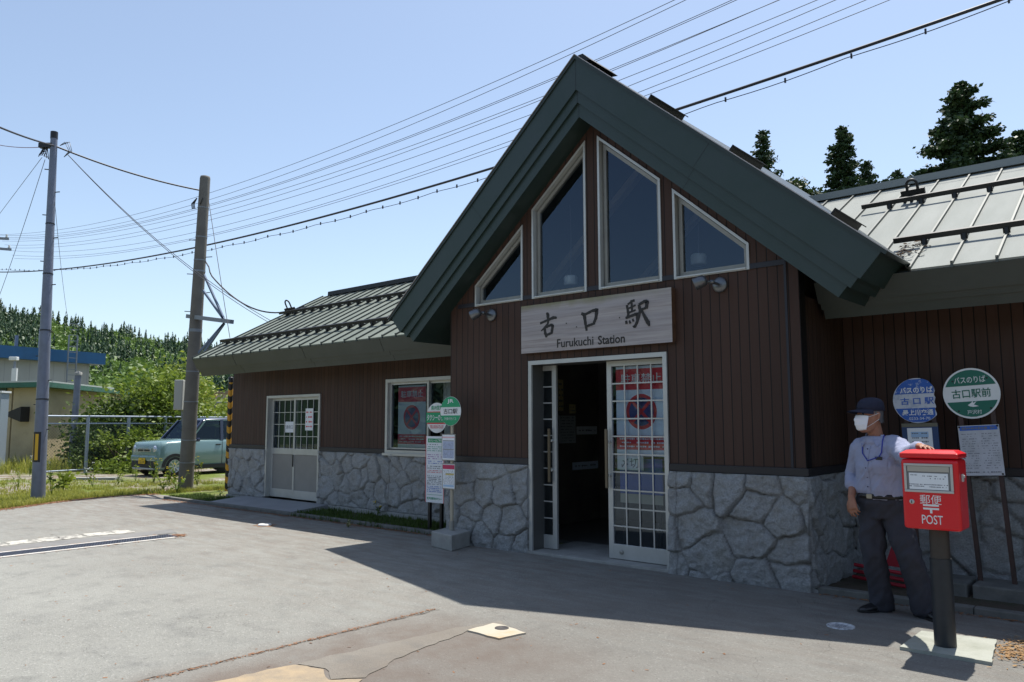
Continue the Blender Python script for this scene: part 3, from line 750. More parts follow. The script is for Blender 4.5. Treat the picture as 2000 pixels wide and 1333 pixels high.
# kerbs and planting strips in front of both wings
def kerb(name, a, b, w, h, m=CONCRETE_D, kind='structure'):
    mb = MB(); a = Vector(a); b = Vector(b); n_ = max(1, int((b-a).length/.6)); d = (b-a)/n_
    for i in range(n_):
        p = a+d*i; q = a+d*(i+1) - d.normalized()*.006
        mb.bar(p+Vector((0, 0, h/2-.03)), q+Vector((0, 0, h/2-.03)), w, h+.06)
    o = mb.build(name, m, bevel=.008); o['kind'] = kind; return o
kerb('kerb', (-13.0, .36, 0), (-4.60, .32, 0), .10, .045)
kerb('kerb', (.03, .04, 0), (7.4, .04, 0), .10, .05)
SOIL = mat('dark_soil', (.075, .055, .038), .95, bump=(30, .8, .03), vary=(5, .4, .7, (.045, .045, .02)))
sheet('soil_strip', [(-13.0, .40), (-4.6, .36), (-4.6, WY), (-13.0, WY)], .022, SOIL)
sheet('soil_strip', [(.02, .09), (7.4, .09), (7.4, WY), (.02, WY)], .018, SOIL)
porch = MB(); porch.prism([(-11.30, .33, .04), (-8.62, .33, .04), (-8.62, WY-.056, .104), (-11.30, WY-.056, .104)], (0, 0, -.12))
porch.build('porch_slab', mat('grey_porch_concrete', (.30, .30, .31), .8, bump=(60, .2, .005), vary=(3, .35, .7, (.25, .25, .255))), bevel=.008)['kind'] = 'structure'
# older trench repair and sandy stain at the bottom of the picture
seam = rough_loop([(-2.12, -5.6), (-2.08, -4.6), (-2.05, -3.6), (-2.02, -2.6)], .012, .06, 9, False)
sheet('asphalt_seam', seam + [(x+.006+.005*math.sin(i*1.7), y) for i, (x, y) in reversed(list(enumerate(seam)))], .004, mat('tarry_crack', (.06, .045, .032), .9))
strip = rough_loop([(-1.66, -4.16), (-1.62, -3.7), (-1.52, -2.9), (-1.40, -2.55), (-1.25, -2.65), (-1.40, -2.92), (-1.33, -3.3), (-1.28, -3.7), (-1.13, -4.05), (-1.26, -4.20), (-1.45, -4.10)], .018, .07, 3)
sheet('asphalt_patch', strip, .004, asphalt_material('smooth_trench_asphalt', (.170, .150, .126), (.192, .168, .140), cracks=False, browning=False, speck=.15))
sand = rough_loop([(-1.66, -4.18), (-1.45, -4.115), (-1.26, -4.215), (-1.12, -4.08), (-.98, -4.6), (-1.1, -5.2), (-1.75, -5.2), (-1.72, -4.6)], .02, .06, 13)
sheet('sandy_patch', sand, .0045, mat('orange_sandy_concrete', (.36, .275, .175), .95, bump=(90, .6, .008), vary=(6, .35, .65, (.25, .205, .15))))
# worn white line and strip by the drain
wl = MB(); r = random.Random(31)
n = NT('worn_white_paint'); wa = n.noise(n.P, 11, 6, .75); wb = n.noise(n.P, 2.5, 4); n.bump(n.noise(n.P, 90, 4), .6, .005)
WORN = n.done(n.mix(n.rng(n.math('ADD', wa, n.math('MULTIPLY', wb, .5)), .70, .84), (.50, .48, .42), (.19, .18, .165)), .85)
y = -2.18; i = 0
while y > -9:
    L = r.uniform(.25, .55); a = -8.63+ .0*y; 
    pts = rough_loop([(a-.20, y), (a+.16, y-.02), (a+.15, y-L), (a-.19, y-L+.02)], .03, .06, 40+i)
    tri = tessellate_polygon([[Vector((*p, 0)) for p in pts]])
    wl.add([(p[0], p[1], .004) for p in pts], [t if (Vector((*pts[t[1]], 0))-Vector((*pts[t[0]], 0))).cross(Vector((*pts[t[2]], 0))-Vector((*pts[t[0]], 0))).z > 0 else t[::-1] for t in tri]); y -= L+r.uniform(-.01, .012); i += 1
wl.build('road_marking', WORN)['kind'] = 'structure'
sheet('asphalt_strip', rough_loop([(-8.38, -1.75), (-7.98, -1.85), (-7.98, -9), (-8.38, -9)], .02, .2, 17), .004, asphalt_material('smooth_grey_strip', (.155, .15, .15), (.195, .19, .19), cracks=False, browning=False, speck=.15))
# drain grating with concrete edges
drain = thing('drain_grate', 'long dark steel drain grating between pale concrete edges in the asphalt', 'drain grate', (-7.73, -4, 0))
mb = MB(); gx0, gx1, gy0, gy1 = -7.875, -7.585, -8.5, -2.03
mb.box(gx0-.065, gx0-.004, gy0, gy1-.12, -.05, .008); mb.box(gx1+.004, gx1+.065, gy0, gy1-.05, -.05, .008); mb.build('concrete_edge', mat('pale_drain_concrete', (.58, .55, .50), .9, bump=(60, .4, .005), vary=(9, .5, .75, (.36, .28, .20))), drain)
mb = MB(); mb.quad((gx0, gy0, .001), (gx1, gy0, .001), (gx1, gy1, .001), (gx0, gy1, .001)); mb.build('drain_channel', mat('drain_dark', (.012, .011, .010), .9), drain)
mb = MB(); STEEL = mat('grey_steel_grating', (.085, .095, .125), .5, .3)
for k in range(5): xx = gx0+.008+(gx1-gx0-.016)*k/4; mb.box(xx-.008, xx+.008, gy0, gy1, .0015, .010)
y = gy0
while y < gy1: mb.box(gx0+.016, gx1-.016, y-.006, y+.006, .002, .008); y += .032
mb.build('grating', STEEL, drain)
# lids and covers
lid = MB(); c = on_z(517, 1027, .0); lid.lathe((c.x, c.y, .0), [(.098, -.01), (.098, .018), (.085, .026), (0, .027)], 28); tag(lid.build('inspection_lid', mat('white_plastic_lid', (.66, .66, .63), .5)), 'small round white pipe lid ringed by rust on the asphalt', 'lid')
sheet('rust_stain', [(c.x+.17*math.cos(a*.35)*(1+.35*math.sin(a*2.3)), c.y+.14*math.sin(a*.35)*(1+.3*math.cos(a*1.7))) for a in range(18)], .004, mat('rust_brown', (.26, .15, .085), .95, bump=(80, .5, .005)))
cov = thing('valve_cover', 'tilted pale yellow concrete slab with a dark oval lid', 'valve cover', (-1.25, -2.77, 0))
mb = MB(); q = [on_z(913, 1231, .012), on_z(963, 1217, .012), on_z(987, 1222, .012), on_z(1027, 1236, .012), on_z(975, 1247, .012)]; q = rough_loop([(p.x, p.y) for p in q], .006, .05, 8)
loop = [Vector((p[0], p[1], .012)) for p in q][::-1]; mb.prism(loop, (0, 0, -.04)); mb.build('cover_slab', mat('yellowed_concrete', (.43, .39, .31), .9, bump=(50, .3, .005), vary=(5, .5, .72, (.44, .33, .20))), cov, fix=True)
mb = MB(); c = on_z(980, 1227, .013); mb.lathe((c.x, c.y, .0125), [(.052, 0), (.050, .004), (.038, .004), (.036, .001), (.0, .001)], 22); mb.build('iron_lid', mat('iron_lid', (.05, .045, .045), .7), cov)
mh = thing('manhole_cover', 'small round white painted manhole cover in the shadow edge near the man', 'manhole cover', (.593, -1.051, 0))
mb = MB(); mb.lathe((.593, -1.051, 0), [(.098, -.01), (.098, .006), (.088, .008), (.086, .004), (0, .004)], 30); mb.build('lid', mat('painted_iron', (.52, .54, .56), .6, bump=(120, .4, .004), vary=(40, .45, .6, (.25, .26, .28))), mh)
mb = MB()
for k in range(3): scribble(mb, -.05+.01*k, .05-.01*k, .03-.03*k, .016, lambda a, b: (.593+a, -1.051+b, .0055), 60+k)
mb.build('cast_mark', INK_GREY, mh)

# grass, weeds, needles
def blades(mb, x, y, z, h, n, spread, r, w=.006, lean=.5):
    for _ in range(n):
        a = r.uniform(0, 6.283); d = spread*math.sqrt(r.random()); px, py = x+d*math.cos(a), y+d*math.sin(a)
        hh = h*r.uniform(.5, 1.15); b = r.uniform(0, 6.283); l = lean*hh*r.uniform(.2, 1)
        dx, dy = math.cos(b), math.sin(b); wx, wy = -dy*w, dx*w
        m1 = (px+dx*l*.3, py+dy*l*.3, z+hh*.6); t = (px+dx*l, py+dy*l, z+hh)
        mb.add([(px-wx, py-wy, z), (px+wx, py+wy, z), (m1[0]+wx*.7, m1[1]+wy*.7, m1[2]), (m1[0]-wx*.7, m1[1]-wy*.7, m1[2]), t], [(0,1,2,3), (3,2,4)])
def leaf_mat(name, a, b, trans=.35, sc=8):
    m = bpy.data.materials.new(name); m.use_nodes = True; t = m.node_tree; pb = t.nodes['Principled BSDF']; out = [x for x in t.nodes if x.type == 'OUTPUT_MATERIAL'][0]
    g = t.nodes.new('ShaderNodeNewGeometry'); tc = t.nodes.new('ShaderNodeTexCoord'); nz = t.nodes.new('ShaderNodeTexNoise'); nz.inputs['Scale'].default_value = sc; t.links.new(tc.outputs['Object'], nz.inputs['Vector'])
    ad = t.nodes.new('ShaderNodeMath'); ad.operation = 'MULTIPLY_ADD'; ad.inputs[1].default_value = .6; mp = t.nodes.new('ShaderNodeMath'); mp.operation = 'MULTIPLY'; mp.inputs[1].default_value = .6
    t.links.new(nz.outputs['Fac'], mp.inputs[0]); t.links.new(g.outputs['Random Per Island'], ad.inputs[0]); t.links.new(mp.outputs[0], ad.inputs[2])
    mx = t.nodes.new('ShaderNodeMix'); mx.data_type = 'RGBA'; mx.inputs[6].default_value = (*a, 1); mx.inputs[7].default_value = (*b, 1); t.links.new(ad.outputs[0], mx.inputs[0]); t.links.new(mx.outputs[2], pb.inputs['Base Color'])
    pb.inputs['Roughness'].default_value = .55; pb.inputs['Specular IOR Level'].default_value = .35
    tl = t.nodes.new('ShaderNodeBsdfTranslucent'); t.links.new(mx.outputs[2], tl.inputs[0]); ms = t.nodes.new('ShaderNodeMixShader'); ms.inputs[0].default_value = trans
    t.links.new(pb.outputs[0], ms.inputs[1]); t.links.new(tl.outputs[0], ms.inputs[2]); t.links.new(ms.outputs[0], out.inputs['Surface']); return m
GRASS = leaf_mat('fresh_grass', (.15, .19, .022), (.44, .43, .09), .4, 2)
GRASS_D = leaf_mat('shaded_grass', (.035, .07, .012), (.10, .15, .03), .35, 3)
r = random.Random(77)
mb = MB()
def lot_edge_x(y): 
    e = [(-12, -9.5), (-6, -11.6), (-3.8, -12.7), (-2.45, -13.25), (-1.4, -13.9), (-.7, -14.2), (.1, -14.3), (.6, -14.15), (30, -14.0)]
    return np.interp(y, [q[0] for q in e], [q[1] for q in e])
def patch(x, y, s=1): return fbm(np.array(x*.45+50), np.array(y*.45+50), 5)
for _ in range(9000):
    y = r.uniform(-6, 3.2); x = lot_edge_x(y) - abs(r.gauss(0, 1.5)) - .02
    if y > .9 and x > -12.3: continue
    p = float(patch(x, y)); ed = lot_edge_x(y)-x
    if ed > .5 and p < .50: continue
    blades(mb, x, y, -.016, r.uniform(.04, .11)*(1.15 if ed < .5 else 1), r.randint(3, 6), .07, r, .006)
for _ in range(5200):
    x = r.uniform(-30, -16.5); y = r.uniform(-4.5, 9); 
    p = float(patch(x, y)); far = x < -23.6+.25*(y-3) 
    if not far and (p < .55 or (x > -22 and y > 1.8)): continue
    blades(mb, x, y, -.016, r.uniform(.18, .55) if far else r.uniform(.04, .10), r.randint(3, 5), .14, r, .010)
tag(mb.build('grass', GRASS), kind='stuff')
mb = MB()
for _ in range(1500):
    x = r.choice([r.uniform(-13.0, -11.4), r.uniform(-8.55, -4.7), r.uniform(-8.55, -4.7)]); y = r.uniform(.42, 1.05)
    blades(mb, x, y, .02, r.uniform(.03, .09), 5, .05, r, .005)
for _ in range(120): blades(mb, r.uniform(-8.5, -4.8), r.uniform(.26, .32), .0, r.uniform(.03, .10), 4, .04, r, .005)
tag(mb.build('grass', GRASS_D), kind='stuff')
# fallen cedar needles
mb = MB()
def litter(n, pos, size):
    for _ in range(n):
        x, y, z = pos(); a = r.uniform(0, 6.28); l = size*r.uniform(.5, 1.4); w = l*r.uniform(.15, .5); t = r.uniform(-.4, .4)
        dx, dy = math.cos(a)*l, math.sin(a)*l; wx, wy = -math.sin(a)*w, math.cos(a)*w
        mb.add([(x-dx-wx, y-dy-wy, z), (x+dx-wx, y+dy-wy, z+t*w), (x+dx+wx, y+dy+wy, z+.3*w), (x-dx+wx, y-dy+wy, z+.2*w+.001)], [(0,1,2,3)])
def near_edge():
    y = r.uniform(-5.5, .7); return lot_edge_x(y)+abs(r.gauss(0, .11))-.06, y, .003
litter(9000, near_edge, .019)
litter(2600, lambda: (r.uniform(-12.8, -4.6), .27-abs(r.gauss(0, .06)), .003), .014)
litter(300, lambda: (-7.70+r.gauss(0, .06), -1.98+r.gauss(0, .05), .004), .016)
litter(160, lambda: (r.choice([-7.50, -7.96])+r.gauss(0, .02), r.uniform(-4.5, -2), .006), .014)
litter(600, lambda: (r.uniform(-12, 1), r.uniform(-5.5, 0), .002), .010)
litter(300, lambda: (r.uniform(.1, 1.8), -.03-abs(r.gauss(0, .03)), .003), .012)
litter(600, lambda: (-2.06+r.gauss(0, .012), r.uniform(-5, -2.6), .0045), .008)
tag(mb.build('fallen_needles', leaf_mat('brown_needles', (.17, .075, .035), (.30, .15, .07), .1, 6)), kind='stuff')
mb = MB(); cst = on_z(1985, 1277)
litter(700, lambda: (1.72+r.gauss(0, .09), -.92+r.gauss(0, .17), .004+abs(r.gauss(0, .004))), .013)
tag(mb.build('leaf_litter', leaf_mat('orange_dead_leaves', (.24, .12, .045), (.36, .22, .09), .15, 6)), kind='stuff')
# debris caught in the valley of the roof
mb = MB()
def valley(): 
    yy = r.uniform(.58, .98); zz = 2.82+WS*(yy-.30); return .66+abs(r.gauss(0, .13)), yy+r.gauss(0, .03), zz+.008+abs(r.gauss(0, .012))
litter(130, valley, .018)
tag(mb.build('roof_debris', leaf_mat('brown_roof_debris', (.10, .06, .035), (.24, .15, .09), .1, 6)), kind='stuff')
# ------------------------------------------------------------------ station name board
X_, Z_ = (1,0,0), (0,0,1)
sb = thing('station_sign', 'weathered wooden board reading Furukuchi Station above the entrance', 'sign', (-2.277, -.06, 2.58))
n = NT('weathered_board'); gx, gy, gz = n.xyz(n.P)
gr = n.noise(n.scale(n.P, (1.3, 30, 34)), 1.0, 6, .65); gr2 = n.noise(n.scale(n.P, (.6, 6, 7)), 1.0, 4); fine = n.noise(n.scale(n.P, (8, 150, 170)), 1.0, 3)
c = n.mix(n.rng(gr, .3, .7), (.27, .235, .225), (.47, .425, .41)); c = n.mix(n.rng(gr2, .4, .7, 0, .5), c, (.34, .33, .36)); c = n.mix(n.rng(fine, .62, .8, 0, .35), c, (.13, .11, .10))
gn = n.math('MULTIPLY', n.rng(n.math('ADD', gz, n.math('MULTIPLY', n.noise(n.P, 6, 4), .12)), 2.84, 2.93), n.rng(gx, -1.3, -2.2, .25, 1)); c = n.mix(n.math('MULTIPLY', gn, .75), c, (.20, .20, .09))
n.bump(gr, .35, .006); BOARD = n.done(c, .8, spec=.2)
BSIDE = mat('board_end_wood', (.12, .055, .028), .8, vary=(9, .4, .7, (.07, .035, .02)))
mb = MB(); x0, x1, z0, z1, y0 = -3.280, -1.274, 2.300, 2.862, -.080
mb.quad((x0, y0, z0), (x1, y0, z0), (x1, y0, z1), (x0, y0, z1), 0)
mb.add([(x0, y0, z0), (x1, y0, z0), (x1, y0, z1), (x0, y0, z1), (x0, -.002, z0), (x1, -.002, z0), (x1, -.002, z1), (x0, -.002, z1)], [(0,4,5,1), (1,5,6,2), (2,6,7,3), (3,7,4,0)], 1)
mb.build('board', [BOARD, BSIDE], sb)
INKB = mat('carved_black_letter', (.012, .008, .006), .45, bump=(60, .3, .004))
def brush(name, cx, cz, s, strokes):
    """brush strokes: each a list of (x, z, half width) in units of the letter size; every stroke a little raised"""
    mb = MB(); 
    for si, st in enumerate(strokes):
        P = [(cx+s*p[0], cz+s*p[1], s*p[2]) for p in st]
        # resample smoothly
        Q = []
        for i in range(len(P)-1):
            for k in range(5):
                t = k/5; Q.append(tuple(P[i][j]*(1-t)+P[i+1][j]*t for j in range(3)))
        Q.append(P[-1]); L = []; Rr_ = []
        for i, q in enumerate(Q):
            a = Q[max(i-1, 0)]; b = Q[min(i+1, len(Q)-1)]; dx, dz = b[0]-a[0], b[1]-a[1]; l = math.hypot(dx, dz) or 1
            nx, nz = -dz/l, dx/l; w = q[2]*(1+.10*math.sin(i*2.1+si))
            L.append((q[0]+nx*w, q[1]+nz*w)); Rr_.append((q[0]-nx*w, q[1]-nz*w))
        y = y0-.003-.0006*si; m = len(Q)
        vs = [(p[0], y, p[1]) for p in L] + [(p[0], y, p[1]) for p in Rr_]
        mb.add(vs, [(i, i+1, m+i+1, m+i) for i in range(m-1)])
        mb.add([(p[0], yy, p[1]) for p in L for yy in (y, y0)] , [(2*i, 2*i+1, 2*i+3, 2*i+2) for i in range(m-1)])
        mb.add([(p[0], yy, p[1]) for p in Rr_ for yy in (y, y0)] , [(2*i, 2*i+1, 2*i+3, 2*i+2) for i in range(m-1)])
    o = mb.build(name, INKB, sb); return o
ctr = on_y(1071, 633, y0); brush('letter', ctr.x, ctr.z, .25, [
    [(-.48, .06, .05), (-.1, .16, .055), (.30, .26, .075), (.50, .24, .05)],
    [(-.10, .52, .04), (-.02, .44, .085), (-.01, .10, .06), (-.03, -.02, .05)],
    [(-.02, .0, .06), (-.18, -.14, .055), (-.42, -.30, .02)],
    [(-.22, -.14, .06), (-.18, -.42, .07), (-.10, -.62, .05)],
    [(-.20, -.16, .05), (.18, -.06, .06), (.26, -.10, .07), (.20, -.40, .065)],
    [(-.12, -.52, .05), (.10, -.46, .055), (.26, -.42, .04)]])
ctr = on_y(1153, 623, y0); brush('letter', ctr.x, ctr.z, .25, [
    [(-.48, .28, .06), (-.32, .20, .085), (-.26, -.20, .07), (-.20, -.52, .055)],
    [(-.30, .20, .06), (.10, .34, .06), (.36, .36, .09), (.30, .0, .075), (.18, -.22, .06)],
    [(-.22, -.32, .055), (.06, -.26, .055), (.26, -.22, .05)]])
ctr = on_y(1244, 612, y0); brush('letter', ctr.x, ctr.z, .29, [
    [(-.42, .34, .045), (-.36, .0, .055), (-.40, -.14, .05)],
    [(-.38, .36, .035), (-.18, .46, .04), (-.08, .48, .05)],
    [(-.22, .50, .04), (-.20, .10, .045)],
    [(-.36, .20, .03), (-.20, .25, .035), (-.04, .30, .03)],
    [(-.36, .04, .03), (-.20, .08, .035), (-.04, .12, .03)],
    [(-.48, -.14, .045), (-.15, -.06, .05), (.02, -.02, .06), (.02, -.30, .055), (-.10, -.50, .05), (-.18, -.46, .02)],
    [(-.46, -.24, .04), (-.44, -.36, .045)], [(-.32, -.24, .03), (-.28, -.36, .04)], [(-.18, -.20, .03), (-.14, -.30, .035)],
    [(.10, .30, .05), (.14, .06, .05), (.06, -.20, .05), (-.02, -.40, .025)],
    [(.10, .30, .045), (.34, .40, .05), (.44, .38, .07), (.40, .12, .055)],
    [(.16, .10, .04), (.38, .15, .04)],
    [(.22, .06, .035), (.32, -.14, .055), (.46, -.38, .075), (.52, -.52, .02)]])
text_mesh('Furukuchi', .1, on_y(1123, 668.5, y0), X_, Z_, 'lettering', INKB, sb, fit=.502, height=.098, depth=.003, bold=.012)
text_mesh('Station', .1, on_y(1194, 663, y0), X_, Z_, 'lettering', INKB, sb, fit=.345, height=.098, depth=.003, bold=.02)
kn = MB()
for px, py in ((1106, 632), (1126, 639), (1210, 621)): c = on_y(px, py, y0-.002); kn.disc(c, .008, (0,-1,0), 10)
kn.build('knot', INKB, sb)

# ------------------------------------------------------------------ wall lamps
LAMP = mat('grey_lamp_metal', (.16, .165, .175), .35, .7)
def wall_lamp(base, head, label):
    t = thing('wall_lamp', label, 'lamp', base, 'spot lamps beside the name board')
    mb = MB(); b = Vector(base); h = Vector(head)
    mb.lathe(b, [(.075, 0), (.078, -.012), (.070, -.028), (.03, -.034), (.0, -.036)], 24, (0, 1, 0)); mb.build('wall_plate', LAMP, t)
    mb = MB(); mid = Vector((b.x+(h.x-b.x)*.15, -.16, b.z+.01)); mb.tube([b+Vector((0, -.03, 0)), mid, h+Vector((.03, .05, .01))], [.013, .014, .013], 10); mb.lathe(mid, [(0, -.025), (.02, -.025), (.022, .0), (.02, .025), (0, .025)], 12, (1, .2, 0)); mb.build('arm', LAMP, t)
    mb = MB(); ax = Vector((-.75, -.35, -.35)).normalized()
    mb.lathe(h, [(.0, -.075), (.03, -.074), (.052, -.055), (.060, -.02), (.062, .05), (.058, .055), (.055, .05), (.05, .03), (0, .03)], 24, ax); mb.build('lamp_head', LAMP, t)
    return t
wall_lamp(on_y(961, 616, -.001), on_y(928, 614, -.26), 'grey wall spot lamp left of the name board, below the smallest left gable window')
wall_lamp(on_y(1407, 557, -.001), on_y(1366, 552, -.26), 'grey wall spot lamp right of the name board, below the right gable window')

# ------------------------------------------------------------------ posters and notices
PINKRED = mat('faded_red_print', (.68, .05, .07), .6, vary=(5, .4, .7, (.60, .045, .06))); PALE_BLUE = mat('pale_blue_print', (.72, .80, .90), .7); NAVY = mat('navy_print', (.05, .06, .20), .6)
FADED_RED = mat('sun_faded_red', (.40, .07, .10), .6); FADED_BLUE = mat('sun_faded_pale_blue', (.40, .48, .52), .7)
def no_parking_poster(x0, x1, z0, z1, y, label, faded=False):
    PINKRED, PALE_BLUE, RED_PRINT, NAVY, WHITE = (FADED_RED, FADED_BLUE, FADED_RED, mat('faded_navy', (.10, .12, .20), .6), FADED_BLUE) if faded else (globals()['PINKRED'], globals()['PALE_BLUE'], globals()['RED_PRINT'], globals()['NAVY'], globals()['WHITE'])
    t = thing('poster', label, 'poster', ((x0+x1)/2, y, z0), 'no parking posters behind the station glass')
    w, h = x1-x0, z1-z0; zz = lambda f: z0+h*f
    mb = MB(); mb.box(x0, x1, y, y+.002, z0, z1); mb.build('sheet', PALE_BLUE, t)
    mb = MB(); mb.quad((x0, y-.001, zz(.735)), (x1, y-.001, zz(.735)), (x1, y-.001, zz(.97)), (x0, y-.001, zz(.97))); mb.build('red_band', PINKRED, t)
    mb = MB(); mb.quad((x0, y-.001, zz(.07)), (x1, y-.001, zz(.07)), (x1, y-.001, zz(.225)), (x0, y-.001, zz(.225))); mb.build('red_band', PINKRED, t)
    text_mesh('駐車禁止', .1, ((x0+x1)/2, y-.001, zz(.86)), X_, Z_, 'lettering', WHITE, t, fit=w*.80, height=h*.11, bold=.012, depth=.001)
    c = Vector(((x0+x1)/2, y-.001, zz(.49))); rr = w*.30
    mb = MB(); mb.disc(c, rr, (0,-1,0), 40); mb.build('symbol_ring', RED_PRINT, t)
    mb = MB(); mb.disc(c+Vector((0, -.001, 0)), rr*.80, (0,-1,0), 40); mb.build('symbol_field', NAVY, t)
    mb = MB()
    for a in (45, -45): mb.obox(c+Vector((0, -.0018-.0003*(a > 0), 0)), (math.cos(R(a)), 0, math.sin(R(a))), (0,1,0), (-math.sin(R(a)), 0, math.cos(R(a))), rr*.84, .0003, rr*.09)
    mb.build('symbol_cross', RED_PRINT, t)
    mb = MB()
    for k in range(3): scribble(mb, x0+w*.06, x1-w*.06, zz(.19-.042*k), h*.020, lambda a, b: (a, y-.002, b), 5+k)
    mb.build('print', PALE_BLUE, t)
    return t
no_parking_poster(-7.00, -6.35, 1.09, 2.09, WY+.095, 'no parking poster behind the glass of the left wing window', True)
no_parking_poster(-2.135, -1.50, 1.13, 2.10, .185, 'no parking poster behind the barred glass of the right entrance leaf')
t = thing('paper_notice', 'white handwritten closed notice low on the right entrance leaf', 'notice', (-2.0, .178, .98))
mb = MB(); mb.box(-2.13, -1.80, .178, .179, .98, 1.14); mb.build('sheet', PAPER, t); text_mesh('〆切', .1, (-1.965, .177, 1.055), X_, Z_, 'lettering', INK_GREY, t, fit=.22, height=.10, bold=.004, depth=.001)
bl = thing('reflection_board', 'blue and white board standing in for a reflection in the right entrance leaf', 'reflection stand-in', (-1.85, .5, .02))  # added board in place of a blue and white reflection in the glass
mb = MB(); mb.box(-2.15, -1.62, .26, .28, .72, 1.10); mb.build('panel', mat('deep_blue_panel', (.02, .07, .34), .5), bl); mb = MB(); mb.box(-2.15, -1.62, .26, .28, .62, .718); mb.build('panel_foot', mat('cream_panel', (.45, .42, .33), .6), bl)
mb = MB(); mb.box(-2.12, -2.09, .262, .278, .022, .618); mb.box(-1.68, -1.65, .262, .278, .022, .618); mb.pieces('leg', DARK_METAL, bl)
def notice(name, label, cat, px0, py0, px1, py1, wall, m, lines=0, body=None, ink=None, group=None, side=False):
    """a sheet fixed to a wall: facing the street (plane y) or, with side, facing right (plane x)"""
    on = on_x if side else on_y; a = on(px0, py1, wall); b = on(px1, py0, wall); u0, u1 = (a.y, b.y) if side else (a.x, b.x); z0, z1 = a.z, b.z
    if side: z0 = (a.z+on(px1, py1, wall).z)/2; z1 = (b.z+on(px0, py0, wall).z)/2
    pl = (lambda u, z, o: (wall+o, u, z)) if side else (lambda u, z, o: (u, wall-o, z)); ax = (0,1,0) if side else X_
    w, h = u1-u0, z1-z0; t = thing(name, label, cat, pl((u0+u1)/2, z0, 0), group); mb = MB()
    mb.add([pl(u, z, o) for o in (0, .0012) for u, z in ((u0, z0), (u1, z0), (u1, z1), (u0, z1))], [(4,5,6,7), (3,2,1,0), (0,1,5,4), (1,2,6,5), (2,3,7,6), (3,0,4,7)]); mb.build('sheet', m, t)
    if body: text_mesh(body, .05, pl((u0+u1)/2, (z0+z1)/2, .002), ax, Z_, 'lettering', ink or INK_GREY, t, fit=w*.8, depth=.001)
    if lines:
        mb = MB()
        for k in range(lines): scribble(mb, u0+w*.1, u1-w*.1, z1-h*(k+.8)/(lines+.6), h/(lines+1)*.42, lambda a_, b_: pl(a_, b_, .002), 90+k)
        mb.build('print', ink or INK_GREY, t)
    return t
notice('paper_notice', 'small pale square notice on the left half of the side door', 'notice', 557, 824, 574, 845, WY+.066, PAPER, body='通用口')
notice('paper_notice', 'tall white notice with pink and green print on the right half of the side door', 'notice', 596, 798, 612, 841, WY+.026, PAPER, 4, ink=RED_PRINT)
LWALL = GX0+.162
YEL = mat('yellow_banner', (.60, .50, .24), .7); GREYP = mat('grey_paper', (.45, .47, .47), .8)
notice('paper_notice', 'narrow yellow vertical banner on the dim wall inside the entrance', 'notice', 1091, 742, 1100, 803, LWALL, YEL, 5, side=True)
notice('paper_notice', 'grey timetable sheet under the yellow banner inside the entrance', 'timetable', 1092, 812, 1124, 866, LWALL, GREYP, 9, side=True)
notice('paper_notice', 'white lettered strip on the dark counter inside the entrance', 'notice', 1126, 833, 1166, 849, LWALL, PAPER, 1, side=True)
notice('paper_notice', 'pale blue sheet low on the counter inside the entrance', 'notice', 1118, 902, 1168, 917, LWALL, PALE_BLUE, 1, side=True)
notice('paper_notice', 'small pale note pinned high beside the yellow banner inside the entrance', 'notice', 1112, 790, 1124, 808, LWALL, YEL, 2, side=True)
# pendant lamps in the hall
for (x, y, z), lb in ((on_y(1115, 556, .55), 'white drum pendant lamp seen through the tall left gable window'), (on_y(1365, 516, .55), 'white drum pendant lamp seen through the small right gable window')):
    t = thing('pendant_lamp', lb, 'lamp', (x, y, z), 'white pendant lamps in the hall')
    mb = MB(); mb.lathe((x, y, z), [(0, .115), (.02, .115), (.075, .105), (.085, .08), (.085, .0), (.075, -.01), (0, -.01)], 24); mb.build('shade', mat('white_lamp_shade', (.75, .76, .78), .4), t)
    mb = MB(); mb.tube([(x, y, z+.11), (x+.01, y, z+.6), (x, y, soff_z(x)-.05)], .004, 6); mb.build('cord', INK_GREY, t)
bm_ = MB()
for y in (1.3, 3.2):
    for s in (-1, 1): bm_.bar((GM, y, APEX-SOF-.02), (GM+s*2.05, y, APEX-SOF-.02-SL*2.05), .12, .14)
bm_.pieces('roof_beam', mat('pale_beam', (.24, .20, .16), .7), station)
# ------------------------------------------------------------------ the round signs on posts
def disc_sign(mb_name, c, r, m, parent, ry=None, th=.004):
    mb = MB(); mb.disc(c, r, (0,-1,0), 48, th, ry=ry); return mb.build(mb_name, m, parent)
def chord_band(c, r, z0, z1, y, m, parent, name='band', ry=None, n=14, tilt=0.0):
    """horizontal band z0..z1 of a disc (fractions of the radius)"""
    mb = MB(); pts = []
    for i in range(n+1): z = z0+(z1-z0)*i/n; pts.append((math.sqrt(max(0, 1-z*z)), z))
    loop = [(c[0]+r*p[0], y, c[2]+r*p[1]) for p in pts] + [(c[0]-r*p[0], y, c[2]+r*p[1]) for p in reversed(pts)]
    lp = [Vector((p[0], p[2], 0)) for p in loop]; tri = tessellate_polygon([lp])
    mb.add(loop, [t if (lp[t[1]]-lp[t[0]]).cross(lp[t[2]]-lp[t[0]]).z > 0 else t[::-1] for t in tri]); return mb.build(name, m, parent)
POLE_CREAM = mat('cream_pole', (.46, .40, .30), .5, vary=(6, .4, .7, (.40, .34, .25)))
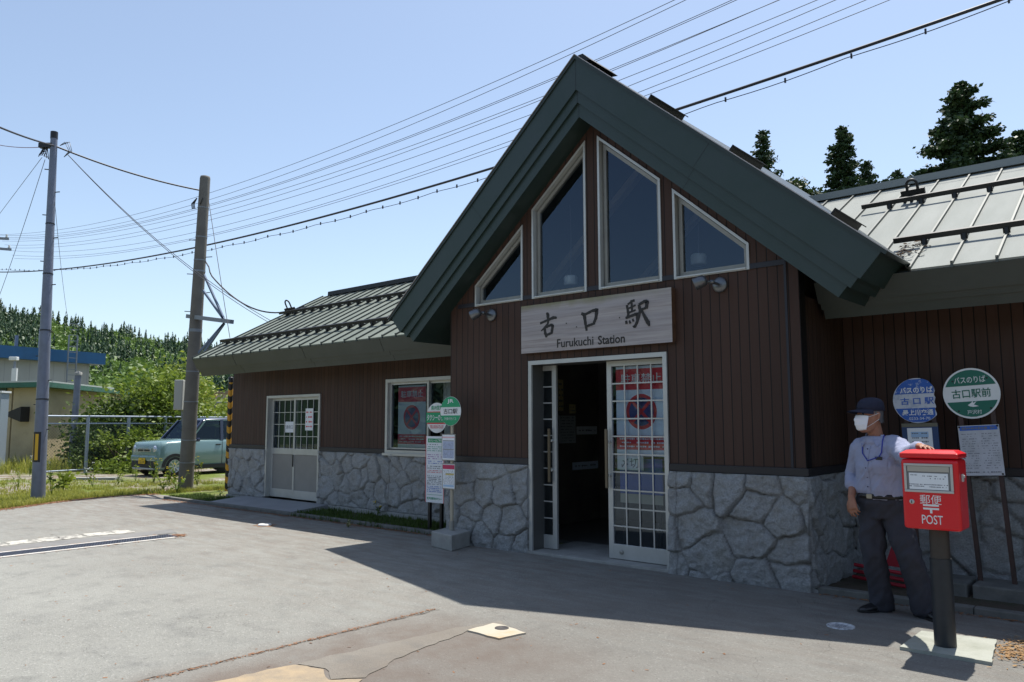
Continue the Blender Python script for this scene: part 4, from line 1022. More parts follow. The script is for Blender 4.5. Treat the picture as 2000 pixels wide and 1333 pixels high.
# replacement bus stop
bs = thing('bus_stop_sign', 'green and white round stop sign on a cream pole in a square concrete block', 'bus stop', (-4.27, -.24, 0))
mb = MB(); F_ = Vector((-3.965, -.537, 0)); u_ = Vector((-.46, .106, 0)); v_ = Vector((-.12, .43, 0)); mb.prism([F_, F_+v_, F_+u_+v_, F_+u_], (0, 0, .185)); mb.build('concrete_block', CONCRETE, bs, bevel=.012, fix=True)
PC = (-4.27, -.235)
mb = MB(); mb.cyl((*PC, .185), (*PC, 1.62), .021, n=14); mb.build('pole', POLE_CREAM, bs); mb = MB(); mb.cyl((*PC, .18), (*PC, .30), .032, n=14); mb.build('pole_socket', ALU_DULL, bs)
yd = PC[1]-.03; a = on_y(880, 775, yd); b = on_y(880, 832, yd); dc = ((a.x+b.x)/2, yd, (a.z+b.z)/2); dr = (a.z-b.z)/2
disc_sign('sign_disc', dc, dr, WHITE, bs); chord_band(dc, dr*.985, .28, .995, yd-.002, GREEN_PRINT, bs); chord_band(dc, dr*.985, -.995, -.30, yd-.002, GREEN_PRINT, bs)
JRW = dr*.62; text_mesh('JR', .1, (dc[0], yd-.003, dc[2]+dr*.66), X_, Z_, 'lettering', WHITE, bs, fit=JRW, height=dr*.32, bold=.02, depth=.001)
text_mesh('古口駅', .1, (dc[0], yd-.003, dc[2]-dr*.01), X_, Z_, 'lettering', INK, bs, fit=dr*1.35, height=dr*.36, bold=.006, depth=.001)
text_mesh('列車代行バス', .1, (dc[0], yd-.003, dc[2]-dr*.52), X_, Z_, 'lettering', WHITE, bs, fit=dr*1.15, height=dr*.20, depth=.001)
def board(parent, p0, p1, y, frame, name='timetable_board', th=.012, fw=.012):
    a = on_y(*p0, y); b = on_y(*p1, y); x0, x1, z0, z1 = a.x, b.x, b.z, a.z
    mb = MB(); mb.box(x0, x1, y, y+th, z0, z1); o = mb.build(name, frame, parent)
    mb = MB(); mb.box(x0+fw, x1-fw, y-.002, y, z0+fw, z1-fw); mb.build('sheet', PAPER, o); return o, x0+fw, x1-fw, z0+fw, z1-fw
def bands(o, x0, x1, z0, z1, y, items, name='print'):
    mb = MB(); h = z1-z0; w = x1-x0; mats = []
    for f0, f1, g0, g1, m in items:
        if m not in mats: mats.append(m)
        mb.quad((x0+w*g0, y, z0+h*f0), (x0+w*g1, y, z0+h*f0), (x0+w*g1, y, z0+h*f1), (x0+w*g0, y, z0+h*f1), mats.index(m))
    return mb.build(name, mats, o)
LILAC = mat('lilac_print', (.42, .47, .62), .7); PINKP = mat('pink_print', (.70, .40, .42), .7); YELP = mat('yellow_print', (.60, .48, .16), .7); SKYP = mat('sky_print', (.36, .52, .70), .7); CRIM = mat('crimson_print', (.50, .03, .10), .6); GRP = mat('teal_print', (.10, .34, .24), .7); PURP = mat('purple_print', (.35, .10, .38), .7)
o, x0, x1, z0, z1 = board(bs, (863, 848), (889, 901), yd, ALU_DULL)
bands(o, x0, x1, z0, z1, yd-.003, [(.88, .93, .0, 1, PINKP), (.75, .78, .05, .95, INK_GREY), (.44, .74, .05, .95, LILAC), (.40, .43, .05, .95, INK_GREY), (.06, .39, .05, .95, LILAC)])
mb = MB()
for k in range(12): scribble(mb, x0+.015, x1-.015, z0+(z1-z0)*(.10+.052*k), .006, lambda a, b: (a, yd-.0036, b), 300+k, fill=.7)
mb.build('print', INK_GREY, o)
o, x0, x1, z0, z1 = board(bs, (864, 905), (889, 957), yd, ALU_DULL)
bands(o, x0, x1, z0, z1, yd-.003, [(.80, .98, .0, 1, CRIM), (.55, .63, .25, .95, YELP), (.06, .14, .05, .95, SKYP)])
mb = MB()
for k in range(11): scribble(mb, x0+.012, x1-.015, z0+(z1-z0)*(.18+.055*k), .007, lambda a, b: (a, yd-.0036, b), 330+k, fill=.55)
mb.build('print', INK_GREY, o)
# taxi stand sign
ty = .46
tx = thing('taxi_stand_sign', 'tall white taxi stand board with red edges and round top on two black legs', 'sign', (-5.2, ty, .03))
l0 = on_z(837, 1030, .03); mb = MB()
for px, nm in ((839, 0), (862, 1)):
    c = on_y(px, 1000, ty+.02); mb = MB(); mb.box(c.x-.02, c.x+.02, ty+.005, ty+.045, .02, on_y(px, 800, ty).z-(0 if nm else .05)); mb.build('leg', BLACK, tx)
a = on_y(853, 787, ty); b = on_y(853, 846, ty); tc_ = ((a.x+b.x)/2, ty, (a.z+b.z)/2); tr_ = (a.z-b.z)/2
disc_sign('sign_disc', tc_, tr_, WHITE, tx); 
mb = MB(); zz0, zz1 = tc_[2]-.33*tr_, tc_[2]+.36*tr_; w_ = tr_*1.0
chord_band(tc_, tr_*.99, -.42, .42, ty-.002, RED_PRINT, tx); mb.quad((tc_[0]-w_, ty-.003, zz0), (tc_[0]+w_, ty-.003, zz0), (tc_[0]+w_, ty-.003, zz1), (tc_[0]-w_, ty-.003, zz1)); mb.build('band', GREEN_PRINT, tx)
text_mesh('タクシーのりば', .1, (tc_[0], ty-.004, tc_[2]+.02*tr_), X_, Z_, 'lettering', WHITE, tx, fit=tr_*1.85, height=tr_*.42, bold=.02, depth=.001)
text_mesh('県内営業', .1, (tc_[0], ty-.004, tc_[2]+.66*tr_), X_, Z_, 'lettering', GREEN_PRINT, tx, fit=tr_*1.05, height=tr_*.30, bold=.01, depth=.001)
text_mesh('TEL.0233-72-27', .1, (tc_[0], ty-.004, tc_[2]-.60*tr_), X_, Z_, 'lettering', RED_PRINT, tx, fit=tr_*1.30, height=tr_*.2, bold=.01, depth=.001)
a = on_y(832, 853, ty); b = on_y(867, 984, ty); x0, x1, z0, z1 = a.x, b.x, b.z, a.z+.005
mb = MB(); mb.box(x0, x1, ty-.002, ty+.004, z0, z1); o = mb.build('notice_board', PAPER, tx)
w = x1-x0; h = z1-z0
bands(o, x0, x1, z0, z1, ty-.0035, [(0, 1, 0, .03, RED_PRINT), (0, 1, .97, 1, RED_PRINT), (.905, .965, .12, .95, GREEN_PRINT), (.115, .12, .08, .92, GREEN_PRINT)])
text_mesh('タクシーのご案内', .1, ((x0+x1)/2+.01, ty-.005, z0+h*.935), X_, Z_, 'lettering', WHITE, o, fit=w*.72, height=h*.042, bold=.015, depth=.001)
text_mesh('新戸沢観光タクシー', .1, ((x0+x1)/2, ty-.005, z0+h*.06), X_, Z_, 'lettering', GREEN_PRINT, o, fit=w*.80, height=h*.04, bold=.02, depth=.001)
for ci, (m, rows) in enumerate(((INK_GREY, (.875, .545, .515, .40, .375, .35, .325, .30, .275)), (GRP, (.84, .81, .78)), (PURP, (.72, .69, .66)), (BLUE_PRINT, (.62, .59, .24, .215, .19, .165)), (RED_PRINT, (.48, .455)))):
    mb = MB()
    for k, f_ in enumerate(rows): scribble(mb, x0+w*.10, x1-w*.12, z0+h*f_, h*.014, lambda a, b: (a, ty-.0045, b), 400+ci*20+k, fill=.72)
    mb.build('print', m, o)
# two village bus stop signs in front of the right wing
def leaning(ob, pivot, ang):
    """lean a whole sign sideways about the point where its posts meet the ground"""
    ob.location = pivot; return ob
POST_BROWN = mat('rusty_dark_post', (.055, .028, .022), .6, vary=(8, .4, .7, (.03, .02, .018)))
def bus_stop(name, label, pivot, build, ang):
    t = thing(name, label, 'bus stop', pivot); build(t); t.rotation_euler = (0, R(ang), 0); return t
RY = .75
def blue_sign(t):
    c = (.80, RY, 1.685); rr = .205; 
    # disc with the upper right piece broken off
    pts = []
    for i in range(60):
        a = math.pi*2*i/60; x, z = math.cos(a), math.sin(a)
        if x > .72 and z > -.62: x = .72+.03*math.sin(i*2.0)
        if z > .62 and x > .12: z = min(z, .97-.75*(x-.12)-.10*math.sin(i*1.3)); 
        pts.append(Vector((c[0]+rr*x, RY, c[2]+rr*z)))
    mb = MB(); mb.prism(pts[::-1], (0, .004, 0)); mb.build('sign_disc', mat('scratched_white_sign', (.55, .57, .62), .5, vary=(18, .5, .62, (.40, .44, .52))), t, fix=True)
    BLUE_W = mat('worn_blue_print', (.022, .105, .42), .55, vary=(22, .55, .66, (.42, .47, .58)))
    def part_band(z0, z1):
        L = []
        for i in range(13):
            z = z0+(z1-z0)*i/12; hw = math.sqrt(max(0, 1-z*z))*.96; L.append((hw, z))
        lp = [Vector((c[0]+rr*min(h_, .70-.75*max(0, z-.60)), c[2]+rr*z, 0)) for h_, z in L] + [Vector((c[0]-rr*h_, c[2]+rr*z, 0)) for h_, z in reversed(L)]
        tri = tessellate_polygon([lp]); mb = MB(); mb.add([(p.x, RY-.002, p.y) for p in lp], [q if (lp[q[1]]-lp[q[0]]).cross(lp[q[2]]-lp[q[0]]).z > 0 else q[::-1] for q in tri]); mb.build('band', BLUE_W, t)
    part_band(.30, .95); part_band(-.95, -.34)
    text_mesh('バスのりば', .1, (c[0]+.0, RY-.003, c[2]+rr*.47), X_, Z_, 'lettering', WHITE, t, fit=rr*1.35, height=rr*.28, bold=.025, depth=.001)
    text_mesh('古 口 駅', .1, (c[0]-.0, RY-.003, c[2]-rr*.02), X_, Z_, 'lettering', BLUE_PRINT, t, fit=rr*1.36, height=rr*.32, bold=.015, depth=.001)
    text_mesh('最上川交通', .1, (c[0]+.0, RY-.003, c[2]-rr*.53), X_, Z_, 'lettering', WHITE, t, fit=rr*1.25, height=rr*.26, bold=.02, depth=.001)
    text_mesh('0233-34-70', .1, (c[0]+.01, RY-.003, c[2]-rr*.80), X_, Z_, 'lettering', WHITE, t, fit=rr*.85, height=rr*.12, depth=.001)
    for dx in (-.105, .125): mb = MB(); mb.bar((c[0]+dx, RY+.022, .10), (c[0]+dx, RY+.022, 1.75), .035, .03); mb.build('post', POST_BROWN, t)
    mb = MB(); mb.box(.655, .955, RY-.012, RY+.006, 1.03, 1.475); o = mb.build('timetable_board', mat('dark_blue_board', (.016, .045, .13), .5), t)
    mb = MB(); mb.box(.655, .955, RY-.016, RY-.012, 1.445, 1.478); mb.build('board_edge', mat('olive_edge', (.14, .13, .09), .6), o)
    mb = MB(); mb.box(.700, .905, RY-.016, RY-.013, 1.09, 1.435); mb.build('sheet', PAPER, o)
    bands(o, .700, .905, 1.09, 1.435, RY-.017, [(.76, .90, .15, .85, SKYP)])
    mb = MB()
    for k, f_ in enumerate((.86, .74, .64, .54, .44, .34, .24)):
        for g in (.28, .66): scribble(mb, .700+.205*g-.02, .700+.205*g+.035, 1.09+.345*f_, .014, lambda a, b: (a, RY-.0178, b), 500+k+int(g*10), fill=.9)
    mb.build('print', INK_GREY, o)
def green_sign(t):
    c = (1.283, RY, 1.742); rr = .222
    disc_sign('sign_disc', c, rr, WHITE, t); DG = mat('deep_green_print', (.006, .13, .085), .5)
    chord_band(c, rr*.93, .33, .995, RY-.002, DG, t); chord_band(c, rr*.93, -.995, -.34, RY-.002, DG, t)
    text_mesh('バスのりば', .1, (c[0], RY-.003, c[2]+rr*.54), X_, Z_, 'lettering', WHITE, t, fit=rr*1.10, height=rr*.26, bold=.006, depth=.001)
    text_mesh('古口駅前', .1, (c[0], RY-.003, c[2]), X_, Z_, 'lettering', DG, t, fit=rr*1.36, height=rr*.36, bold=.012, depth=.001)
    text_mesh('戸沢村', .1, (c[0]+.01, RY-.003, c[2]-rr*.74), X_, Z_, 'lettering', WHITE, t, fit=rr*.50, height=rr*.17, depth=.001)
    mb = MB()       # village emblem: a small hooked wing
    e = [(-.16, .02), (-.02, .12), (.02, .20), (.03, .10), (.16, .16), (.05, .03), (.22, -.04), (.02, -.06), (-.10, -.03)]
    lp = [Vector((c[0]+rr*p[0], c[2]-rr*.48+rr*p[1], 0)) for p in e]; tri = tessellate_polygon([lp])
    mb.add([(p.x, RY-.003, p.y) for p in lp], [q if (lp[q[1]]-lp[q[0]]).cross(lp[q[2]]-lp[q[0]]).z > 0 else q[::-1] for q in tri]); mb.build('emblem', WHITE, t)
    mb = MB()
    for dx, dz in ((-.60, .52), (.60, .56), (-.5, -.68), (.62, -.62)): mb.disc((c[0]+rr*dx, RY-.004, c[2]+rr*dz), .009, (0,-1,0), 10)
    mb.build('rivet', BLACK, t)
    for dx in (-.085, .165): mb = MB(); mb.bar((c[0]+dx-.02, RY+.022, .10), (c[0]+dx-.02, RY+.022, 1.80), .036, .03); mb.build('post', POST_BROWN, t)
    x0, x1, z0, z1 = 1.148, 1.462, 1.028, 1.462
    mb = MB(); mb.box(x0, x1, RY-.006, RY+.004, z0, z1); o = mb.build('timetable_board', mat('stained_white_board', (.52, .53, .57), .6, vary=(7, .4, .65, (.42, .43, .45))), t)
    bands(o, x0, x1, z0, z1, RY-.008, [(.90, .985, .04, .96, BLUE_PRINT)]); mb = MB(); scribble(mb, x0+.03, x1-.03, z0+.943*(z1-z0), .02, lambda a, b: (a, RY-.009, b), 610, fill=.9)
    for k in range(15):
        scribble(mb, x0+.02, x0+.145, z1-.075-.021*k, .007, lambda a, b: (a, RY-.009, b), 620+k, fill=.55); scribble(mb, x0+.17, x1-.02, z1-.075-.021*k, .007, lambda a, b: (a, RY-.009, b), 650+k, fill=.5)
    scribble(mb, x0+.02, x1-.02, z0+.03, .012, lambda a, b: (a, RY-.009, b), 690, fill=.8); mb.build('print', INK_GREY, o)
    mb = MB()
    for px, pz in ((x0+.012, z1-.012), (x1-.012, z1-.012), (x0+.015, z0+.012), (x1-.015, z0+.012)): mb.disc((px, RY-.010, pz), .009, (0,-1,0), 8)
    mb.build('rivet', BLACK, o)
bs_blue = bus_stop('bus_stop_sign', 'broken blue and white round bus stop sign above a small timetable, behind the man', (.85, RY, .05), blue_sign, -1.5)
bs_green = bus_stop('bus_stop_sign', 'intact green and white round bus stop sign above a large white timetable', (1.33, RY, .05), green_sign, -3.0)
for x, w, bp_ in ((.93, .26, bs_blue), (1.40, .34, bs_green)):
    mb = MB(); mb.box(x-w/2-.08, x+w/2+.05, RY-.22, RY+.20, .0, .13); o = mb.build('concrete_foot', CONCRETE_D, bevel=.015); attach(o, bp_)
# red folded barrier behind the man
rb = thing('folded_barrier', 'low red barrier with round bars lying in the dark corner behind the man', 'barrier', (.4, .6, .02))
REDB = mat('dull_red_plastic', (.35, .015, .03), .5)
for k, z in enumerate((.06, .12, .18)): mb = MB(); mb.tube([(.16+.02*k, .62-.03*k, z), (.64, .50-.03*k, z-.01)], .016, 10); mb.build('bar', REDB, rb)
mb = MB(); mb.prism([(.44, .64, .19), (.60, .60, .19), (.52, .62, .40)], (.01, .02, 0)); mb.build('panel', REDB, rb, fix=True)
# ------------------------------------------------------------------ post box
pb_ = thing('post_box', 'bright red street post box on a dark pipe with a concrete slab foot', 'post box', (1.31, -1.16, 0))
RED = mat('glossy_red_paint', (.66, .008, .016), .28, .0, .5, bump=(3, .03, .02))
bx0, bx1, by0, by1, bz0, bz1 = 1.140, 1.482, -1.365, -1.115, .785, 1.243
bm2 = MB(); bm2.box(bx0, bx1, by0, by1, bz0, bz1); body = bm2.build('body', RED, pb_, bevel=.022); body.modifiers['bevel'].segments = 4
lid = MB(); lid.box(bx0-.006, bx1+.006, by0-.006, by1+.006, bz1+.004, bz1+.035)
lid.add([(bx0-.006, by0-.006, bz1+.035), (bx1+.006, by0-.006, bz1+.035), (bx1+.006, by1+.006, bz1+.035), (bx0-.006, by1+.006, bz1+.035), (bx0+.03, by0+.05, bz1+.058), (bx1-.03, by0+.05, bz1+.058), (bx1-.03, by1-.03, bz1+.058), (bx0+.03, by1-.03, bz1+.058)], [(0,1,5,4), (1,2,6,5), (2,3,7,6), (3,0,4,7), (4,5,6,7)])
lo = lid.build('lid', RED, pb_, bevel=.014, fix=True); lo.modifiers['bevel'].segments = 3
yb = by0-.001; fx0, fx1, fz0, fz1 = 1.160, 1.452, 1.026, 1.214
mb = MB()
mb.box(fx0, fx1, yb-.010, yb, fz1-.016, fz1); mb.box(fx0, fx1, yb-.010, yb, fz0, fz0+.016); mb.box(fx0, fx0+.016, yb-.010, yb, fz0+.016, fz1-.016); mb.box(fx1-.016, fx1, yb-.010, yb, fz0+.016, fz1-.016)
sl_ = mb.build('slot_frame', mat('satin_steel_frame', (.50, .50, .49), .35, .6), pb_, bevel=.003)
mb = MB(); mb.quad((fx0+.016, yb-.001, fz0+.016), (fx1-.016, yb-.001, fz0+.016), (fx1-.016, yb-.001, fz1-.016), (fx0+.016, yb-.001, fz1-.016)); mb.build('slot_back', mat('slot_grey', (.20, .20, .20), .5), sl_)
mb = MB(); mb.box(fx0+.022, fx1-.022, yb-.0075, yb-.002, fz1-.052, fz1-.018); mb.build('flap', mat('brushed_flap', (.42, .40, .36), .35, .6), sl_)
mb = MB(); mb.box(fx0+.030, fx1-.030, yb-.006, yb-.0015, fz0+.020, fz1-.062); mb.build('label_sheet', PAPER, sl_)
mb = MB()
for k, (z, a, b, f_) in enumerate(((.090, .04, .08, 1), (.085, .11, .25, .5), (.070, .11, .25, .6), (.030, .03, .26, .8), (.018, .03, .12, .7), (.016, .15, .25, .8))): scribble(mb, fx0+a, fx0+b, fz0+.022+z, .007, lambda p, q: (p, yb-.0066, q), 700+k, fill=f_)
mb.build('print', INK_GREY, sl_)
text_mesh('郵便', .1, (1.311, by0, .981), X_, Z_, 'lettering', WHITE, pb_, fit=.128, height=.062, bold=.0, depth=.0012)
text_mesh('POST', .1, (1.315, by0, .852), X_, Z_, 'lettering', WHITE, pb_, fit=.124, height=.058, bold=.004, depth=.0012)
mb = MB(); yy = by0-.0012
for z, hw in ((.944, .047), (.922, .047)): mb.quad((1.311-hw, yy, z-.006), (1.311+hw, yy, z-.006), (1.311+hw, yy, z+.006), (1.311-hw, yy, z+.006))
mb.quad((1.304, yy, .893), (1.318, yy, .893), (1.318, yy, .916), (1.304, yy, .916)); mb.build('postal_mark', WHITE, pb_)
mb = MB(); mb.lathe((1.198, by0-.001, .962), [(.0, -.006), (.012, -.006), (.016, 0)], 18, (0, 1, 0)); mb.build('lock', ALU, pb_); mb = MB(); mb.box(1.1955, 1.2005, by0-.009, by0-.0072, .953, .970); mb.build('key_slot', BLACK, pb_)
mb = MB(); mb.box(bx1+.001, bx1+.014, -1.30, -1.27, 1.10, 1.15); mb.box(bx1+.001, bx1+.022, -1.29, -1.28, 1.125, 1.142); mb.build('latch', ALU, pb_, bevel=.003)
mb = MB(); mb.cyl((1.31, -1.19, .0), (1.31, -1.19, .585), .066, n=28); mb.build('pipe', mat('dark_blue_grey_pipe', (.020, .024, .030), .45, .1, vary=(9, .4, .7, (.014, .017, .021))), pb_); mb = MB(); mb.cyl((1.31, -1.19, .58), (1.31, -1.19, .784), .060, n=28); mb.build('pipe_neck', mat('dark_brown_pipe', (.040, .032, .026), .5, .1), pb_)
sq = [on_z(1800, 1232, .022), on_z(1946, 1249, .022), on_z(1937, 1294, .022), on_z(1757, 1263, .022)]; q = rough_loop([(p.x, p.y) for p in sq], .004, .05, 21); mb = MB(); mb.prism([Vector((*p, .022)) for p in q][::-1], (0, 0, -.03)); mb.build('foot_slab', mat('pale_rough_concrete', (.34, .35, .305), .9, bump=(60, .5, .006), vary=(6, .4, .7, (.25, .26, .215))), pb_, fix=True)
# ------------------------------------------------------------------ the man leaning on the post box
FH = Vector((-math.sin(YAW), math.cos(YAW), 0)); RH = Vector((math.cos(YAW), math.sin(YAW), 0)); UP = Vector((0, 0, 1))
def at(px, py, d):
    q = ray(px, py); t = d/(q[0]*FH.x+q[1]*FH.y); return Vector(CAM + q*t)
def loft(mb, rings, n=20, cap=True, mat=0):
    """rings: (centre, axis a, axis b) ellipses"""
    vs = []
    for c, a, b in rings:
        for j in range(n): t = 2*math.pi*j/n; vs.append(Vector(c)+Vector(a)*math.cos(t)+Vector(b)*math.sin(t))
    k = len(rings); fs = [(i*n+j, i*n+(j+1) % n, (i+1)*n+(j+1) % n, (i+1)*n+j) for i in range(k-1) for j in range(n)]
    if cap: fs += [tuple(reversed(range(n))), tuple(range((k-1)*n, k*n))]
    mb.add(vs, fs, mat, True)
def limb(mb, pts, radii, n=16, flat=1.0):
    """tapered limb with rounded ends"""
    pts = [Vector(p) for p in pts]
    P = [pts[0]-(pts[1]-pts[0]).normalized()*radii[0]*.6] + pts + [pts[-1]+(pts[-1]-pts[-2]).normalized()*radii[-1]*.6]
    Rr = [radii[0]*.55] + list(radii) + [radii[-1]*.55]
    Q, W = [], []
    for i in range(len(P)-1):
        for k in range(3): t = k/3; Q.append(P[i].lerp(P[i+1], t)); W.append(Rr[i]*(1-t)+Rr[i+1]*t)
    Q.append(P[-1]); W.append(Rr[-1]); mb.tube(Q, W, n)
def fuse(mb, name, m, parent, voxel, smooth=3, fold=None):
    """one continuous surface grown from the overlapping forms"""
    o = mb.build(name, m, None, fix=True)
    md = o.modifiers.new('remesh', 'REMESH'); md.mode = 'VOXEL'; md.voxel_size = voxel; md.use_smooth_shade = True
    sm = o.modifiers.new('smooth', 'SMOOTH'); sm.factor = .5; sm.iterations = smooth
    bpy.context.view_layer.update(); dg = bpy.context.evaluated_depsgraph_get()
    me = bpy.data.meshes.new_from_object(o.evaluated_get(dg)); bpy.data.objects.remove(o)
    me.name = name
    if fold:
        k = len(me.vertices); co = np.zeros(k*3); me.vertices.foreach_get('co', co); co = co.reshape(-1, 3); nn = np.zeros(k*3); me.vertex_normals.foreach_get('vector', nn); nn = nn.reshape(-1, 3)
        co = co + nn*fold(co)[:, None]; me.vertices.foreach_set('co', co.ravel())
    me.materials.clear(); me.materials.append(m)
    me.polygons.foreach_set('use_smooth', [True]*len(me.polygons)); me.update()
    ob = bpy.data.objects.new(name, me); col.objects.link(ob)
    if parent is not None: attach(ob, parent)
    return ob
man = thing('person', 'man in navy cap, white mask and pale blue shirt leaning on the red post box', 'person', (.80, -.33, 0))
# joints
HEAD = at(1699, 813, 6.13); NECK = at(1709, 858, 6.15)
SR, SLf = at(1684, 871, 6.27), at(1746, 869, 6.06)
ER, WR_ = at(1669, 925, 6.42), at(1663, 972, 6.27)
EL, WL = at(1777, 893, 5.80), Vector((1.190, -1.050, 1.317))
PEL = at(1724, 985, 6.24); HR, HL = at(1703, 1000, 6.30), at(1746, 1000, 6.18)
KR, KL = at(1706, 1082, 6.28), at(1773, 1080, 6.10)
AR, AL = at(1722, 1166, 6.36), at(1805, 1172, 6.14)
chest = (SR+SLf)/2
FACE = (-RH*.975 - FH*.22).normalized(); SIDE = UP.cross(FACE).normalized()      # looks to the left of the picture
TS = (SLf-SR); TS.z = 0; TS.normalize(); TF = TS.cross(UP)                      # across the chest, and forward
if TF.dot(FH) > 0: TF = -TF
SKIN = mat('warm_skin', (.33, .155, .095), .55, .0, .4, bump=(140, .15, .002), vary=(30, .4, .7, (.28, .125, .08)))
def hand(mb, wrist, D, N, size=1.0, curl=(.25, .3, .2), thumb_side=1, spread=.06, thumb=.6):
    D = D.normalized(); N = (N-D*N.dot(D)).normalized(); W = D.cross(N)*thumb_side
    s = size; K = wrist + D*.088*s
    loft(mb, [(wrist-D*.015*s, W*.026*s, N*.021*s), (wrist+D*.02*s, W*.032*s, N*.019*s), (wrist+D*.055*s, W*.040*s, N*.017*s), (K, W*.041*s, N*.014*s), (K+D*.008*s, W*.036*s, N*.009*s)], 16)
    for i, (l, off) in enumerate(((.070, .030), (.078, .010), (.073, -.0105), (.056, -.030))):
        p = K + W*off*s - D*.004*s*abs(i-1); d = (D + W*spread*(1.2-i)).normalized(); pts = [p-d*.012*s]; a = 0
        for seg, cv in zip((.45, .32, .23), curl):
            a += cv*(1+.12*i); dd = (d*math.cos(a) - N*math.sin(a)); p = p + dd*l*seg*s; pts.append(p)
        limb(mb, pts, [.0088*s, .0085*s, .0078*s, .0066*s], 10)
    p0 = wrist + D*.025*s + W*.028*s - N*.004*s; d1 = (D*.75 + W*thumb - N*.25).normalized(); d2 = (D*.95 + W*thumb*.35 - N*.3).normalized()
    limb(mb, [p0, p0+d1*.038*s, p0+d1*.038*s+d2*.030*s, p0+d1*.038*s+d2*.052*s], [.014*s, .011*s, .0095*s, .0075*s], 10)
mb = MB()
# head
hz = [(-.128, .052, .024, .022), (-.118, .042, .048, .040), (-.095, .026, .070, .053), (-.06, .010, .086, .063), (-.02, .0, .094, .070), (.02, -.004, .098, .074), (.06, -.008, .096, .074), (.09, -.010, .082, .064), (.112, -.012, .052, .042), (.12, -.012, .02, .018)]
loft(mb, [(HEAD+UP*z+FACE*cf, FACE*rf, SIDE*rs) for z, cf, rf, rs in hz], 24)
limb(mb, [HEAD+FACE*.092+UP*.028, HEAD+FACE*.108+UP*.0, HEAD+FACE*.116-UP*.022], [.010, .013, .015], 10)      # nose
for s in (-1, 1):
    limb(mb, [HEAD+FACE*.083+SIDE*s*.032+UP*.040, HEAD+FACE*.070+SIDE*s*.055+UP*.036], [.010, .010], 8)         # brow
    limb(mb, [HEAD+FACE*.070+SIDE*s*.042-UP*.018, HEAD+FACE*.035+SIDE*s*.058-UP*.014], [.014, .014], 8)         # cheekbone
    e = HEAD - FACE*.012 + SIDE*s*.074 + UP*.002                                                                  # ear
    limb(mb, [e+UP*.026-FACE*.004, e-FACE*.010+UP*.012+SIDE*s*.006, e-FACE*.006-UP*.012+SIDE*s*.004, e-UP*.028], [.010, .012, .011, .008], 10)
limb(mb, [HEAD+FACE*.086-UP*.074+SIDE*.018, HEAD+FACE*.093-UP*.074, HEAD+FACE*.086-UP*.074-SIDE*.018], [.007, .009, .007], 8)  # lips
limb(mb, [HEAD-FACE*.022-UP*.06, NECK+UP*.03-FACE*.008, NECK-UP*.04], [.056, .054, .062])
# trunk and limbs under the clothes
loft(mb, [(NECK-UP*.02, TS*.06, TF*.055), (chest-UP*.03, TS*.15, TF*.08), (chest.lerp(PEL, .4), TS*.145, TF*.095), (PEL+UP*.04, TS*.145, TF*.09), (PEL-UP*.08, TS*.14, TF*.09)])
limb(mb, [SR, ER, WR_], [.050, .040, .028]); limb(mb, [SLf, EL, WL], [.050, .040, .028]); limb(mb, [HR, KR, AR], [.075, .052, .036]); limb(mb, [HL, KL, AL], [.075, .052, .036])
for A, t in ((AR, -RH*.9-FH*.3), (AL, -FH*.9+RH*.15)): limb(mb, [A, A+t.normalized()*.07-UP*.06], [.030, .022])
hand(mb, WR_, (at(1668, 1012, 6.22)-WR_), -RH*.8-FH*.5, 1.0, (.30, .45, .35), 1)
hand(mb, WL, (Vector((1.30, -1.215, 1.319))-WL), UP+Vector((.1, .1, 0)), 1.0, (.12, .16, .14), -1, .10)
fuse(mb, 'body', SKIN, man, .0045, 3)
# face details
for s in (-1, 1):
    e = MB(); c = HEAD+FACE*.0835+SIDE*s*.031+UP*.016; e.lathe(c, [(0, -.009), (.007, -.006), (.0095, 0), (.007, .006), (0, .009)], 12, SIDE); e.build('eye', mat('dark_eye', (.03, .02, .015), .2), man)
# grey hair below the cap
mb = MB()
for j in range(260):
    a = R(rng.uniform(95, 265)); z = rng.uniform(-.035, .055); rad = (.099, .078)
    if abs(math.cos(a)) < .25 and z < .0: continue
    p = HEAD + FACE*(-.004+rad[0]*math.cos(a)) + SIDE*(rad[1]*math.sin(a)) + UP*z; nrm = (FACE*math.cos(a)+SIDE*math.sin(a)); tw = UP.cross(nrm)
    q = p - UP*.022 + nrm*.004; mb.add([p-tw*.006, p+tw*.006, q+tw*.004, q-tw*.004], [(0,1,2,3)])
loft(mb, [(HEAD+UP*.062-FACE*.010, FACE*.098, SIDE*.0775), (HEAD+UP*.02-FACE*.016, FACE*.090, SIDE*.0765), (HEAD-UP*.03-FACE*.034, FACE*.070, SIDE*.0675), (HEAD-UP*.045-FACE*.045, FACE*.052, SIDE*.055)], 24)
mb.build('hair', mat('grey_hair', (.12, .12, .125), .7, bump=(200, .5, .003)), man)
